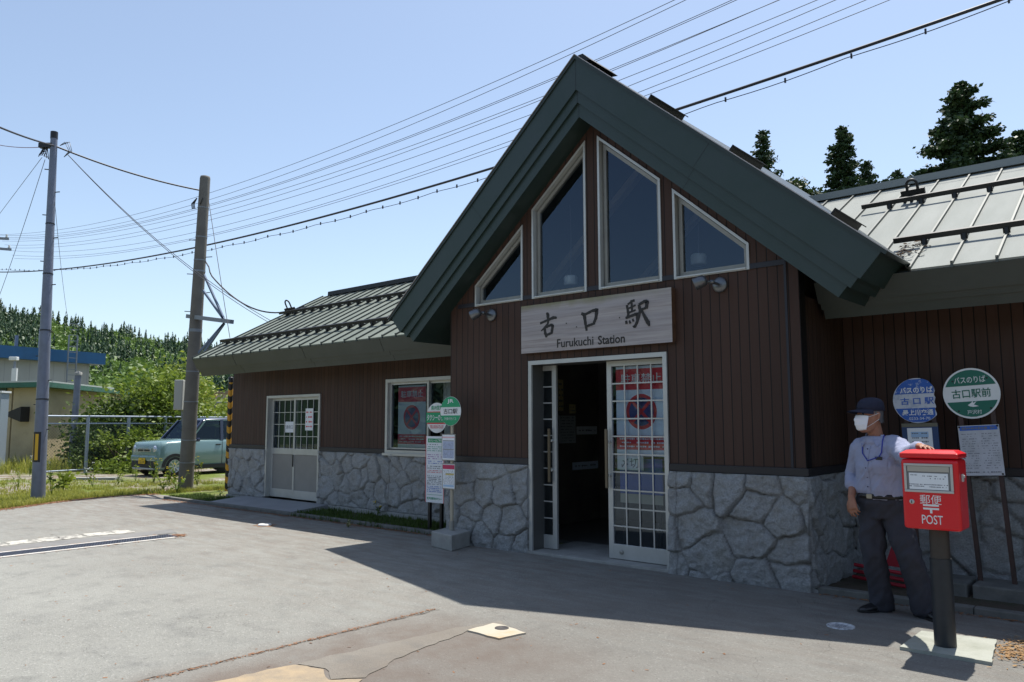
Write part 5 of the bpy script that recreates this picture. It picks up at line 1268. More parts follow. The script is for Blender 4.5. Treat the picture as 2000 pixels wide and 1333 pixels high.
# cap
CAPM = mat('navy_cap_cloth', (.008, .011, .030), .8, bump=(220, .35, .003), vary=(40, .4, .7, (.011, .015, .040)))
mb = MB()
loft(mb, [(HEAD+UP*.040-FACE*.010, FACE*.109, SIDE*.087), (HEAD+UP*.075-FACE*.010, FACE*.108, SIDE*.086), (HEAD+UP*.105-FACE*.012, FACE*.100, SIDE*.080), (HEAD+UP*.130-FACE*.016, FACE*.078, SIDE*.062), (HEAD+UP*.142-FACE*.018, FACE*.045, SIDE*.036), (HEAD+UP*.146-FACE*.018, FACE*.010, SIDE*.009)], 28)
cap = mb.build('cap', CAPM, man)
mb = MB(); vs = []; n_ = 16
for i in range(n_+1):
    a = R(-72+144*i/n_); base = HEAD + UP*.050 - FACE*.010 + FACE*.108*math.cos(a) + SIDE*.086*math.sin(a)
    ext = .098*max(0, math.cos(a*1.22))
    for k in range(5): t = k/4; vs.append(base + (FACE*1.0)*ext*t - UP*(.014*t+.022*(math.sin(a)**2)*t) + UP*.0)
top = [v+UP*.002 for v in vs]; bot = [v-UP*.003 for v in vs]; m5 = 5
for L, flip in ((top, 0), (bot, 1)):
    f = [(i*m5+k, (i+1)*m5+k, (i+1)*m5+k+1, i*m5+k+1) for i in range(n_) for k in range(4)]
    mb.add(L, [q[::-1] for q in f] if flip else f, 0, True)
mb.build('brim', CAPM, cap)
# mask
mb = MB(); vs = []; nu, nv = 22, 12
for i in range(nu+1):
    a = R(-54+108*i/nu)
    for j in range(nv+1):
        t = j/nv; zc = -.052; z = zc+(.062-.124*t)*(.60+.40*max(0, math.cos(a*1.15))**.6); bulge = .012+.016*math.sin(math.pi*t)**.7*math.cos(a)**2 + .0025*math.cos(t*20)
        nose_ = .018*math.exp(-((a/.35)**2))*math.exp(-((t-.25)/.3)**2)
        cf = np.interp(z, [-.128, -.095, -.06, -.02, .02], [.030, .022, .010, 0, -.004]); rf = np.interp(z, [-.128, -.118, -.095, -.06, -.02, .02], [.050, .058, .076, .088, .094, .098]); rs = np.interp(z, [-.128, -.095, -.06, -.02, .02], [.040, .056, .066, .072, .075])
        vs.append(HEAD+UP*z+FACE*(cf+(rf+bulge+nose_)*math.cos(a))+SIDE*((rs+bulge*.6)*math.sin(a)))
mb.add(vs, [(i*(nv+1)+j, i*(nv+1)+j+1, (i+1)*(nv+1)+j+1, (i+1)*(nv+1)+j) for i in range(nu) for j in range(nv)], 0, True)
mask = mb.build('mask', mat('white_mask_cloth', (.78, .79, .82), .85), man); sd = mask.modifiers.new('solid', 'SOLIDIFY'); sd.thickness = .002
for s in (-1, 1):
    mb = MB(); e = HEAD - FACE*.018 + SIDE*s*.084
    for z0, z1 in ((.004, .022), (-.098, -.024)):
        i = nu if s > 0 else 0; j = 1 if z0 > 0 else nv-2; p = vs[i*(nv+1)+j]
        mb.tube([p, p.lerp(e+UP*z1, .5)+SIDE*s*.006, e+UP*z1], .0016, 6)
    mb.build('ear_loop', WHITE, mask)
# shirt
SHIRT = NT('pale_blue_shirt'); fb = SHIRT.noise(SHIRT.scale(SHIRT.P, (900, 900, 300)), 1, 2); fl = SHIRT.noise(SHIRT.P, 9, 5); SHIRT.bump(SHIRT.math('ADD', fb, SHIRT.math('MULTIPLY', fl, 3.0)), .35, .006)
SHIRT = SHIRT.done(SHIRT.mix(fb, (.27, .29, .41), (.36, .385, .51)), .85, spec=.2)
def folds(a, dens=1.0, seed=1):
    def f(co):
        u = co @ np.array(RH); v = co[:, 2]; w = co @ np.array(FH)
        n1 = fbm((u*9+v*3.5)*dens+40, (v*5-u*3+w*4)*dens+40, seed, 3); n2 = fbm((u*22-v*9)*dens+80, (v*11+w*14)*dens+80, seed+4, 3)
        return a*((1-np.abs(2*n1-1)*2.2) + .5*(1-np.abs(2*n2-1)*2.0))
    return f
BELT = at(1719, 968, 6.22)
mb = MB()
loft(mb, [(NECK+UP*.012-TF*.004, TS*.064, TF*.062), (NECK-UP*.022, TS*.088, TF*.074), (chest+UP*.012, TS*.168, TF*.092), (chest-UP*.06, TS*.176, TF*.112), (chest-UP*.16+TF*.01, TS*.176, TF*.120), (chest.lerp(BELT, .66)+TF*.01, TS*.172, TF*.126), (BELT+UP*.045+TF*.01, TS*.174, TF*.130), (BELT+UP*.010, TS*.168, TF*.122), (BELT-UP*.02, TS*.160, TF*.115)], 28)
limb(mb, [SR+TS*.03, SR-TS*.008-UP*.02, SR.lerp(ER, .5), ER, ER.lerp(WR_, .35)], [.075, .076, .068, .060, .054])
limb(mb, [ER.lerp(WR_, .28), ER.lerp(WR_, .52)], [.055, .054])
limb(mb, [SLf-TS*.03, SLf+TS*.006-UP*.015, SLf.lerp(EL, .5), EL, EL.lerp(WL, .6)], [.076, .080, .074, .066, .052])
limb(mb, [EL.lerp(WL, .45), EL.lerp(WL, .86)], [.052, .046])
shirt = fuse(mb, 'shirt', SHIRT, man, .0075, 4, folds(.0105, 1.0, 3))
# collar, button band, buttons, pocket
front = lambda u, z, o=.0: None
def on_chest(u, z, lift=.004):
    """a point on the front of the shirt: u across from the middle, z height; found by casting a ray on the finished shirt"""
    c0 = chest.lerp(BELT, max(0, min(1, (chest.z-z)/(chest.z-BELT.z)))); org = Vector((c0.x, c0.y, z)) + TS*u + TF*.6
    ok, loc, nr, _ = shirt.ray_cast(org, -TF)
    return (loc + TF*lift) if ok else Vector((c0.x, c0.y, z))+TS*u+TF*.13
zs_ = np.linspace(NECK.z-.05, BELT.z+.02, 16); mb = MB(); L = [on_chest(-.034, z) for z in zs_]; Rg = [on_chest(.0, z) for z in zs_]
mb.add(L+Rg, [(i, i+1, 16+i+1, 16+i) for i in range(15)], 0, True); mb.build('button_band', SHIRT, shirt)
for k in range(6):
    mb = MB(); c = on_chest(-.017, NECK.z-.075-.073*k, .007); mb.disc(c, .0055, TF, 10, .003); mb.build('button', mat('navy_button', (.03, .035, .08), .4), shirt)
px0, px1, pz1, pz0 = .035, .135, chest.z-.10, chest.z-.215; mb = MB(); g = [[on_chest(px0+(px1-px0)*i/6, pz0+(pz1-pz0)*j/6, .005) for j in range(7)] for i in range(7)]
mb.add([p for rw in g for p in rw], [(i*7+j, (i+1)*7+j, (i+1)*7+j+1, i*7+j+1) for i in range(6) for j in range(6)], 0, True); mb.build('pocket', SHIRT, shirt)
mb = MB()
for s in (-1, 1):
    a = NECK+UP*.035+TS*s*.060-TF*.02; b = NECK+UP*.018+TS*s*.016+TF*.066; c = NECK-UP*.055+TS*s*.058+TF*.088; d = NECK-UP*.012+TS*s*.085+TF*.03
    mid = [a, b, c, d]; mb.add(mid+[p-TF*.004-UP*.002 for p in mid], [(0,1,2,3), (7,6,5,4), (0,4,5,1), (1,5,6,2), (2,6,7,3), (3,7,4,0)], 0)
for s in range(12): pass
bk_ = [(NECK+UP*(.040-.006*math.cos(t))+TS*.064*math.cos(t)-TF*.064*math.sin(t), NECK-UP*.002+TS*.074*math.cos(t)-TF*.072*math.sin(t)) for t in np.linspace(-.35, math.pi+.35, 16)]
mb.add([p for q in bk_ for p in q], [(2*i, 2*i+1, 2*i+3, 2*i+2) for i in range(15)], 0, True); co_ = mb.build('collar', SHIRT, shirt); co_.modifiers.new('s', 'SOLIDIFY').thickness = .004
# lanyard with a card in the pocket
mb = MB(); pts = [NECK+UP*.03-TS*.065-TF*.02, NECK-UP*.03-TS*.072+TF*.062, on_chest(-.055, NECK.z-.11, .010), on_chest(.0, NECK.z-.165, .010), on_chest(.075, pz1+.012, .012)]
mb.tube(pts, .0042, 8); pts = [NECK+UP*.03+TS*.065-TF*.02, NECK-UP*.01+TS*.088+TF*.05, on_chest(.092, NECK.z-.10, .010), on_chest(.078, pz1+.012, .012)]; mb.tube(pts, .0042, 8)
ly = mb.build('lanyard', mat('royal_blue_cord', (.012, .025, .30), .6), man); mb = MB(); c = on_chest(.078, pz1+.004, .012); mb.obox(c, TS, TF, UP, .028, .003, .012); mb.build('card_holder', BLACK, ly)
# trousers
TROU = mat('dark_navy_trouser_cloth', (.030, .031, .042), .85, bump=(300, .25, .002), vary=(12, .4, .7, (.036, .037, .05)))
mb = MB()
loft(mb, [(BELT+UP*.022, TS*.163, TF*.118), (BELT-UP*.05, TS*.176, TF*.126), (PEL-UP*.05, TS*.182, TF*.125), (PEL-UP*.10, TS*.165, TF*.115)], 24)
limb(mb, [HR-UP*.0, HR.lerp(KR, .5)-UP*.0, KR, KR.lerp(AR, .6), AR-UP*.075], [.098, .092, .082, .079, .080])
limb(mb, [HL-UP*.0, HL.lerp(KL, .5), KL, KL.lerp(AL, .6), AL-UP*.075], [.098, .094, .084, .081, .082])
fuse(mb, 'trousers', TROU, man, .009, 4, folds(.0125, .8, 9))
# belt
mb = MB(); nb = 36; vs = []
for j in range(nb):
    t = 2*math.pi*j/nb; e = TS*.177*math.cos(t)+TF*.131*math.sin(t)
    for z, k in ((-.018, 1.0), (.018, .985)): vs.append(BELT+UP*z+e*k)
mb.add(vs, [(2*j, 2*((j+1) % nb), 2*((j+1) % nb)+1, 2*j+1) for j in range(nb)], 0, True); be = mb.build('belt', mat('black_leather', (.012, .011, .010), .4), man); be.modifiers.new('s', 'SOLIDIFY').thickness = .004
mb = MB(); mb.obox(BELT+TF*.136-TS*.012, TS, TF, UP, .022, .003, .017); mb.build('buckle', mat('dull_buckle', (.30, .28, .24), .35, .8), be)
# shoes
SHOE = mat('black_shoe_leather', (.014, .014, .016), .35)
for A, d, heel_px in ((AR, (-RH*.95-FH*.25).normalized(), 0), (AL, (-FH*.95+RH*.2).normalized(), 0)):
    w = UP.cross(d); g = Vector((A.x, A.y, 0)) - d*.05; mb = MB()
    loft(mb, [(g-d*.035+UP*.035, w*.022, UP*.034), (g+UP*.040, w*.036, UP*.040), (g+d*.06+UP*.046, w*.040, UP*.046), (g+d*.13+UP*.036, w*.045, UP*.036), (g+d*.19+UP*.028, w*.047, UP*.028), (g+d*.235+UP*.022, w*.038, UP*.022), (g+d*.262+UP*.016, w*.016, UP*.014)], 18)
    limb(mb, [g+d*.03+UP*.06, A-UP*.0], [.044, .044])
    sk = MB(); limb(sk, [A+UP*.07, A+UP*.02, A-UP*.035+d*.01], [.052, .050, .050]); sk.build('sock', TROU, man)
    sh = fuse(mb, 'shoe', SHOE, man, .007, 2)
    mb = MB(); mb.prism([g+d*a+w*b+UP*.0 for a, b in ((-.055, -.02), (-.055, .02), (-.03, .040), (.08, .042), (.16, .052), (.22, .048), (.262, .024), (.268, 0), (.262, -.024), (.22, -.048), (.16, -.052), (.08, -.042), (-.03, -.040))], UP*.018); mb.build('sole', BLACK, sh, fix=True)
# ------------------------------------------------------------------ poles and wires on the left
CONC_POLE = mat('grey_concrete_pole', (.16, .15, .135), .85, bump=(30, .25, .004), vary=(2.5, .35, .7, (.115, .105, .095)))
STEEL_POLE = mat('blue_grey_steel_pole', (.17, .19, .25), .5, .25, vary=(5, .4, .7, (.14, .155, .20)))
GALV = mat('galvanised_steel', (.22, .245, .28), .6, .3, vary=(8, .4, .7, (.24, .26, .29)))
WIRE = mat('black_cable', (.022, .022, .032), .55); WIRE_B = mat('grey_blue_wire', (.06, .07, .105), .6)
# slim steel pole at the edge of the lot
b1 = on_z(74, 975, 0); t1 = on_y(106, 261, b1.y); AX1 = (t1-b1).normalized()
p1 = thing('utility_pole', 'slim blue grey steel pole with a yellow and black plate in the weeds', 'utility pole', b1)
mb = MB(); mb.tube([b1-AX1*.1, b1.lerp(t1, .5), t1], [.130, .098, .066], 20); mb.build('shaft', STEEL_POLE, p1)
mb = MB(); mb.tube([t1-AX1*.12, t1+AX1*.03], [.072, .072], 18); mb.build('pole_cap', BLACK, p1)
mb = MB(); r = random.Random(6)
for k in range(12):
    q = b1.lerp(t1, .18+.065*k); s = -1 if k % 2 else 1; mb.tube([q+RH*s*.06, q+RH*s*.17+UP*.01], .011, 6)
mb.pieces('climbing_peg', DARK_METAL, p1)
mb = MB()
for f_ in (.26, .445, .60, .74): q = b1.lerp(t1, f_); w = .132-.064*f_; mb.tube([q-AX1*.012, q+AX1*.012], [w+.004, w+.004], 20)
mb.pieces('pole_band', DARK_METAL, p1)
pl = b1.lerp(t1, .135); nrm = (-FH*.8-RH*.35).normalized(); wd = UP.cross(nrm).normalized(); mb = MB()
for i in range(9):
    a = R(-62+124*i/8); 
vs = []
for i in range(9):
    a = R(-58+116*i/8); o_ = nrm*math.cos(a)*.124 + wd*math.sin(a)*.124
    vs += [pl+o_-AX1*.30, pl+o_+AX1*.30]
mb.add(vs, [(2*i, 2*i+2, 2*i+3, 2*i+1) for i in range(8)], 0, True); plate = mb.build('warning_plate', BLACK, p1)
mb = MB(); vs = []
YELL = mat('warning_yellow', (.62, .36, .02), .5)
for a0, a1 in ((-40, -16), (8, 38)):
    o0 = len(mb.v); vs = []
    for i in range(5): a = R(a0+(a1-a0)*i/4); o_ = nrm*math.cos(a)*.126 + wd*math.sin(a)*.126; vs += [pl+o_-AX1*.26, pl+o_+AX1*.26]
    mb.add(vs, [(2*i, 2*i+2, 2*i+3, 2*i+1) for i in range(4)], 0, True)
mb.build('stripe', YELL, plate)
# thick concrete pole by the station corner
b2 = on_z(362, 957, 0); t2 = on_y(401, 344, b2.y); AX2 = (t2-b2).normalized()
p2 = thing('utility_pole', 'thick grey concrete pole with a meter box and steel brackets beside the station corner', 'utility pole', b2)
mb = MB(); mb.tube([b2-AX2*.1, b2.lerp(t2, .5), t2-AX2*.06, t2-AX2*.015, t2], [.165, .142, .115, .105, .06], 24); mb.build('shaft', CONC_POLE, p2)
mb = MB()
for f_, wv in ((.965-.07, .01), (.86-.06, .012), (.755-.03, .012), (.69, .02), (.50, .035), (.275, .012), (.155, .012), (.085, .01), (.37, .012)):
    q = b2.lerp(t2, f_); rr = .168-.053*f_; mb.tube([q-AX2*wv, q+AX2*wv], [rr+.006, rr+.006], 22)
mb.pieces('pole_band', GALV, p2)
mb = MB()
for k, f_ in enumerate((.42, .56, .62, .68, .735, .79)): q = b2.lerp(t2, f_); s = -1 if k % 2 else 1; mb.tube([q+RH*s*.12, q+RH*s*.28+UP*.01], .010, 6)
mb.pieces('climbing_peg', DARK_METAL, p2)
ya = b2.y
arm0 = on_y(375, 618, ya); arm1 = on_y(453, 629, ya); mb = MB(); mb.bar(arm0-RH*.1, arm1, .09, .09); mb.build('bracket_arm', GALV, p2)
mb = MB(); e = on_y(438, 625, ya); tip = on_y(438, 632, ya)
for A, B in (((399, 538), e), ((397, 568), e), ((388, 690), tip), ((398, 690), tip)): mb.bar(on_y(*A, ya), B, .035, .05)
mb.pieces('brace', mat('blue_galvanised', (.13, .17, .25), .7, .0, .2), p2)
c = on_y(352, 772, ya-.05); mb = MB(); ax_ = RH; mb.obox(c+RH*.02, RH, FH, UP, .10, .16, .345); bxo = mb.build('meter_box', mat('pale_meter_box', (.44, .44, .41), .55), p2, bevel=.012)
mb = MB(); mb.obox(c+RH*.02-FH*.163, RH, FH, UP, .085, .004, .32); mb.build('box_door', mat('meter_box_door', (.38, .38, .36), .5), bxo); mb = MB(); mb.tube([c-UP*.35+RH*.05, c-UP*.8+RH*.10], .02, 8); mb.build('conduit', GALV, bxo)
mb = MB(); q = b2.lerp(t2, .925)
for k in range(3): mb.tube([q-RH*.16+UP*.02, q-RH*(.22+.03*k)-UP*.12, q-RH*(.2+.03*k)-UP*.24], .012, 6)
mb.tube([q-RH*.12-UP*.02, q-RH*.10-UP*.16, q-RH*.02-UP*.16-FH*.14, q+RH*.03-UP*.02-FH*.14], .010, 6); mb.build('cable_loop', BLACK, p2)
# wires ------------------------------------------------------------
def sag(a, b, s, n=24): return [a.lerp(b, t)-UP*(4*s*t*(1-t)) for t in [i/n for i in range(n+1)]]
def wire(pts, rad, label, m=WIRE, group=None, n=6, name='overhead_wire'):
    mb = MB(); mb.tube(pts, rad, n); o = mb.build(name, m); return tag(o, label, 'wire', group)
def fitted(pxs, y, x0, x1, n=60):
    P = [on_y(a, b, y) for a, b in pxs]; k = np.polyfit([p.x for p in P], [p.z for p in P], min(2, len(P)-1))
    return [Vector((x, y, float(np.polyval(k, x)))) for x in np.linspace(x0, x1, n)]
L0 = [458.7, 461, 465, 468, 472, 480, 485, 489, 499, 504.6]; L1 = [450.5, 455, 459, 462, 467, 474, 481, 490, 496, 503]
L5 = [348, 363, 374, 377, 384, 398, 403, 423, 436, 439]; L8 = [196, 212, 237, 240, 264, 266.5, 293, 310, 328, 331]
RX = [1147, 1168, 1244, 1253, 1319, 1329, 1384, 1430, 1478, 1525]
for i in range(10):
    y = 5.0 + .12*i
    pts = fitted([(0, L0[i]), (102, L1[i]), (500, L5[i]), (880, L8[i]), (RX[i], 80)], y, -43, 26)
    wire(pts, .0065, 'thin power wire of the bundle crossing the sky above the roof', WIRE_B, 'thin power wires above the station', 5)
y = 4.6; pts = fitted([(0, 531), (250, 513), (500, 454), (880, 350), (1320, 215), (1620, 118), (1955, 0)], y, -43, 22, 80)
wire(pts, .025, 'thick black cable crossing the sky below the thin wires', WIRE)
pm = fitted([(0, 525), (250, 518), (500, 467), (880, 361), (1320, 222), (1620, 131), (1955, 10)], y-.05, -43, 22, 220)
pm = [p-UP*(.035*abs(math.sin(i*.42))) for i, p in enumerate(pm)]
mb = MB(); mb.tube(pm, .007, 5)
kz = np.polyfit([p.x for p in pts], [p.z for p in pts], 2); x = -42.5
while x < 20:
    z1_ = float(np.polyval(kz, x)); z0_ = min(pm, key=lambda p: abs(p.x-x)).z; mb.box(x-.012, x+.012, y-.045, y-.02, z0_-.02, z0_+.055); x += .62 if x < -8 else 1.0
tag(mb.build('overhead_wire', WIRE), 'slack messenger cable with small hangers under the thick black cable', 'wire')
up1 = on_y(106, 285, b1.y); up2 = on_y(390, 372, b2.y)
far_l = Vector(up1) + (Vector(on_d(0, 243, 14))-Vector(up1)).normalized()*6
wire(sag(up1, on_d(-60, 222, 15.5), .05), .018, 'black cable running from the slim pole out of the picture to the left')
wire(sag(up1, up2, .09), .018, 'black cable between the slim pole and the thick concrete pole')
wire(sag(up1-UP*.0, on_d(-60, 268, 20), .12), .007, 'thin reddish wire going left from the slim pole', mat('reddish_wire', (.16, .06, .07), .6))
for k, (q0, q1, d1, s) in enumerate(((( 82, 308), (-40, 470), 30, .0), ((88, 312), (-25, 640), 26, .15))): wire(sag(on_y(*q0, b1.y), on_d(*q1, d1), s), .006, ('pale drop wire slanting steeply left from the slim pole', 'pale drop wire hanging nearest the slim pole on its left')[k], WIRE_B)
for k in (0, 1): wire(sag(on_y(130+3*k, 300+3*k, b1.y), Vector((-12.4+.25*k, 4.2, 3.05)), .55), .007, 'thin drop wire from the slim pole slanting down behind the concrete pole', WIRE_B, 'twin drop wires to the station roof')
wire(sag(on_y(107, 395, b1.y), on_d(136, 640, 34), .25), .005, 'very thin wire hanging almost straight down right of the slim pole', WIRE_B)
wire(sag(on_y(407, 388, b2.y), on_x(449, 660, -12.0), .03), .007, 'thin wire dropping from the concrete pole to the roof edge', WIRE)
wire([on_y(402, 512, ya), on_y(408, 522, ya), on_y(410, 532, ya)] + sag(on_y(414, 540, ya), Vector((-11.7, 2.6, 4.02)), .42, 20), .016, 'thick black service cable curving from the concrete pole to the roof')
mb = MB(); hub = up1-RH*.20
for k in range(5): mb.tube([hub+UP*.02, hub-RH*(.03*k)-UP*(.12+.03*k), hub+RH*(.10-.05*k)-UP*(.30-.03*k), hub+RH*.05], .008, 5)
mb.obox(hub+RH*.03, RH, FH, UP, .14, .05, .05)
for k in range(3): mb.tube([up1+RH*.12, up1+RH*(.22+.05*k)+UP*.08, up1+RH*(.32+.03*k)-UP*.12, up1+RH*.22-UP*.25], .007, 5)
mb.build('cable_loop', BLACK, p1)
# far pole just outside the left edge, its crossarms reach in
p3 = thing('utility_pole', 'distant pole at the left edge of which only two crossarm tips show', 'utility pole', (-43.2, 2.6, 0))
mb = MB(); mb.tube([(-43.2, 2.6, 0), (-43.2, 2.6, 12.5)], [.2, .14], 14); mb.build('shaft', CONC_POLE, p3)
for q0, q1 in (((-150, 458), (17, 467)), ((-150, 474), (22, 488))):
    A = on_x(*q0, -43.0); B = on_x(*q1, -43.0); mb = MB(); mb.bar(A, B, .10, .12); ar = mb.build('crossarm', GALV, p3)
    mb = MB(); mb.lathe(B+UP*.05-(B-A).normalized()*.1, [(0, .0), (.05, .0), (.06, .06), (.04, .12), (.055, .16), (0, .18)], 10); mb.build('insulator', WHITE, ar)
# striped guard pole at the station corner
sp = on_z(443.5, 958, 0); st = thing('striped_pole', 'yellow and black striped guard pole at the left corner of the station', 'pole', sp)
n = NT('yellow_black_stripes'); sx, sy, sz = n.xyz(n.P); t = n.math('FRACT', n.math('MULTIPLY', n.math('ADD', sz, n.math('MULTIPLY', n.math('ADD', sx, n.math('MULTIPLY', sy, -.6)), 1.1)), 3.6))
STRIPE = n.done(n.mix(n.math('GREATER_THAN', t, .5), (.60, .30, .025), (.014, .013, .012)), .5)
mb = MB(); mb.cyl(sp-UP*.05, sp+UP*2.52, .055, n=16); o = mb.build('tube', STRIPE, st); mb = MB(); mb.lathe(sp+UP*2.52, [(.057, -.10), (.058, .0), (.05, .02), (0, .03)], 16); mb.build('cap', BLACK, st)
hp = thing('pipe_rail', 'thin pale bent pipe rail rising behind the car beside the striped pole', 'rail', sp+Vector((-6, 2.6, 0)))
a = on_d(418, 890, 36); b = on_d(420, 788, 36); c_ = on_d(448, 786, 35); mb = MB(); mb.tube([Vector((a.x, a.y, 0)), b-UP*.1, b.lerp(c_, .15)+UP*.02, c_, Vector((c_.x, c_.y, 0))], .03, 10); mb.build('pipe', GALV, hp)

# ------------------------------------------------------------------ the small pale green car
car = thing('parked_car', 'small boxy pale green car with dark roof parked behind the concrete pole', 'car', (0, 0, 0))
CARP = mat('pale_teal_paint', (.165, .265, .268), .2, .1, .6); CARP.node_tree.nodes['Principled BSDF'].inputs['Coat Weight'].default_value = .6
CROOF = mat('dark_navy_roof_paint', (.035, .045, .09), .25, .1, .6); CPL = mat('black_plastic', (.018, .018, .02), .6); CHROME = mat('chrome', (.6, .6, .62), .15, 1.0); TYRE = mat('tyre_rubber', (.02, .02, .02), .85)
# local frame: x right-to-left across (near side +x), y backwards from the nose, z up
W2 = .735
def station_(y, zlo, zbelt, ztop, whalf, wtop, zmid=None):
    """half cross-section of the body"""
    return [(0, zlo), (whalf*.86, zlo), (whalf*.985, zlo+.10), (whalf, (zlo+zbelt)/2), (whalf*.985, zbelt-.06), (whalf*.95, zbelt), (wtop, ztop-.045), (wtop*.90, ztop-.008), (0, ztop)]
secs = [(.00, .22, .68, .80, .60, .52), (.02, .19, .78, .90, .69, .60), (.08, .17, .90, .975, .725, .66), (.30, .17, .965, 1.015, .735, .68), (.75, .17, .99, 1.03, .735, .68), (.88, .17, 1.0, 1.06, .735, .69),
        (3.16, .17, 1.0, 1.05, .735, .70), (3.26, .19, .98, 1.02, .72, .68), (3.30, .25, .90, .95, .68, .62)]
mb = MB(); rings = []
for y, *a in secs:
    h = station_(y, *a); rings.append([(x, y, z) for x, z in h] + [(-x, y, z) for x, z in reversed(h[1:-1])])
nn = len(rings[0]); vs = [v for q in rings for v in q]
mb.add(vs, [(i*nn+j, (i+1)*nn+j, (i+1)*nn+(j+1) % nn, i*nn+(j+1) % nn) for i in range(len(rings)-1) for j in range(nn)], 0, True)
mb.add(rings[0], [tuple(range(nn))], 0, True); mb.add(rings[-1], [tuple(reversed(range(nn)))], 0, True)
body = mb.build('body', CARP, car, fix=True)
def cpart(name, mb, m, parent=None, **k): return mb.build(name, m, parent or body, **k)
# cabin: roof, pillars, glass
def cab(y, z): # half width of the cabin at height z
    return .70 - (z-1.0)*.13
roofl = [(1.42, 1.60), (1.60, 1.655), (2.2, 1.675), (2.8, 1.665), (3.12, 1.62)]
mb = MB(); rg = []
for y, z in roofl: w = cab(y, z); rg.append([(-w, y, z-.06), (-w*.97, y, z-.02), (-w*.85, y, z), (0, y, z+.012), (w*.85, y, z), (w*.97, y, z-.02), (w, y, z-.06)])
mb.add([v for q in rg for v in q], [(i*7+j, i*7+j+1, (i+1)*7+j+1, (i+1)*7+j) for i in range(len(rg)-1) for j in range(6)], 0, True)
mb.add([(x, y, z-.065) for q in rg for x, y, z in q], [(i*7+j, (i+1)*7+j, (i+1)*7+j+1, i*7+j+1) for i in range(len(rg)-1) for j in range(6)], 0, False); cpart('roof', mb, CROOF)
mb = MB(); mb.quad((-.66, .93, 1.03), (.66, .93, 1.03), (.60, 1.42, 1.585), (-.60, 1.42, 1.585)); cpart('windscreen', mb, GLASS_CAR)
mb = MB()
for s in (-1, 1):
    mb.bar((s*.685, .90, 1.02), (s*.625, 1.43, 1.60), .07, .05); mb.bar((s*.685, 3.20, 1.02), (s*.63, 3.10, 1.60), .09, .16); mb.bar((s*.69, 2.06, 1.0), (s*.632, 2.06, 1.62), .04, .10)
cpart('pillar', mb, CROOF)
mb = MB()
for s in (-1, 1): mb.bar((s*.700, 1.02, 1.035), (s*.640, 1.50, 1.59), .022, .05); mb.bar((s*.640, 1.50, 1.605), (s*.636, 3.05, 1.615), .022, .04)
cpart('window_surround', mb, CARP)
for s in (1, -1):
    mb = MB(); mb.add([(s*.688, 1.10, 1.02), (s*.688, 2.02, 1.02), (s*.632, 2.02, 1.585), (s*.632, 1.50, 1.585)], [(0,1,2,3)]); cpart('side_window', mb, GLASS_CAR)
    mb = MB(); mb.add([(s*.688, 2.10, 1.02), (s*.688, 3.08, 1.02), (s*.632, 3.02, 1.585), (s*.632, 2.10, 1.585)], [(0,1,2,3)]); cpart('side_window', mb, GLASS_CAR)
mb = MB(); mb.box(-.60, .60, .95, 3.1, .98, 1.06); mb.box(-.55, -.1, 1.75, 1.92, 1.0, 1.42); mb.box(.1, .55, 1.75, 1.92, 1.0, 1.42); mb.box(-.55, .55, 2.7, 2.85, 1.0, 1.38); cpart('interior', mb, CPL)
# front face
mb = MB(); mb.box(-.36, .36, -.012, .05, .70, .80); grille = cpart('grille', mb, mat('satin_grille', (.40, .42, .44), .35, .6), bevel=.02)
mb = MB(); mb.box(-.30, -.03, -.020, -.012, .715, .765); mb.box(.03, .30, -.020, -.012, .715, .765); cpart('grille_opening', mb, BLACK, grille)
text_mesh('HUSTLER', .1, (0, -.0135, .785), (1,0,0), (0,0,1), 'lettering', CHROME, grille, fit=.50, height=.028, bold=.02, depth=.004)
for s in (-1, 1):
    mb = MB(); c = Vector((s*.515, .040, .775)); mb.lathe(c, [(0, -.055), (.06, -.05), (.105, -.025), (.115, .02), (.11, .05)], 24, (0, 1, 0)); hl = cpart('headlight', mb, mat('headlight_glass', (.55, .60, .70), .08, .3))
    mb = MB(); mb.lathe(c, [(.050, -.058), (.062, -.062), (.066, -.052)], 20, (0, 1, 0)); cpart('lamp_ring', mb, CHROME, hl)
    mb = MB(); mb.lathe((s*.62, .06, .40), [(0, -.03), (.04, -.028), (.05, .0)], 14, (0,1,0)); cpart('fog_lamp', mb, CHROME)
mb = MB(); mb.box(-.62, .62, -.03, .10, .25, .43); cpart('lower_grille', mb, CPL, bevel=.03)
mb = MB(); mb.box(-.66, .66, -.045, .12, .43, .60); cpart('bumper', mb, CARP, bevel=.05)
mb = MB(); mb.box(-.55, .55, -.035, .08, .19, .25); cpart('skid_plate', mb, mat('silver_plastic', (.40, .41, .42), .4, .4), bevel=.02)
mb = MB(); mb.box(-.165, .165, -.066, -.05, .36, .525); pl_ = cpart('number_plate', mb, mat('yellow_number_plate', (.66, .42, .01), .5))
text_mesh('580', .1, (.04, -.0665, .49), (1,0,0), (0,0,1), 'lettering', INK, pl_, height=.04, fit=.09, depth=.001); text_mesh('32-14', .1, (.01, -.0665, .415), (1,0,0), (0,0,1), 'lettering', INK, pl_, height=.075, fit=.25, bold=.01, depth=.001)
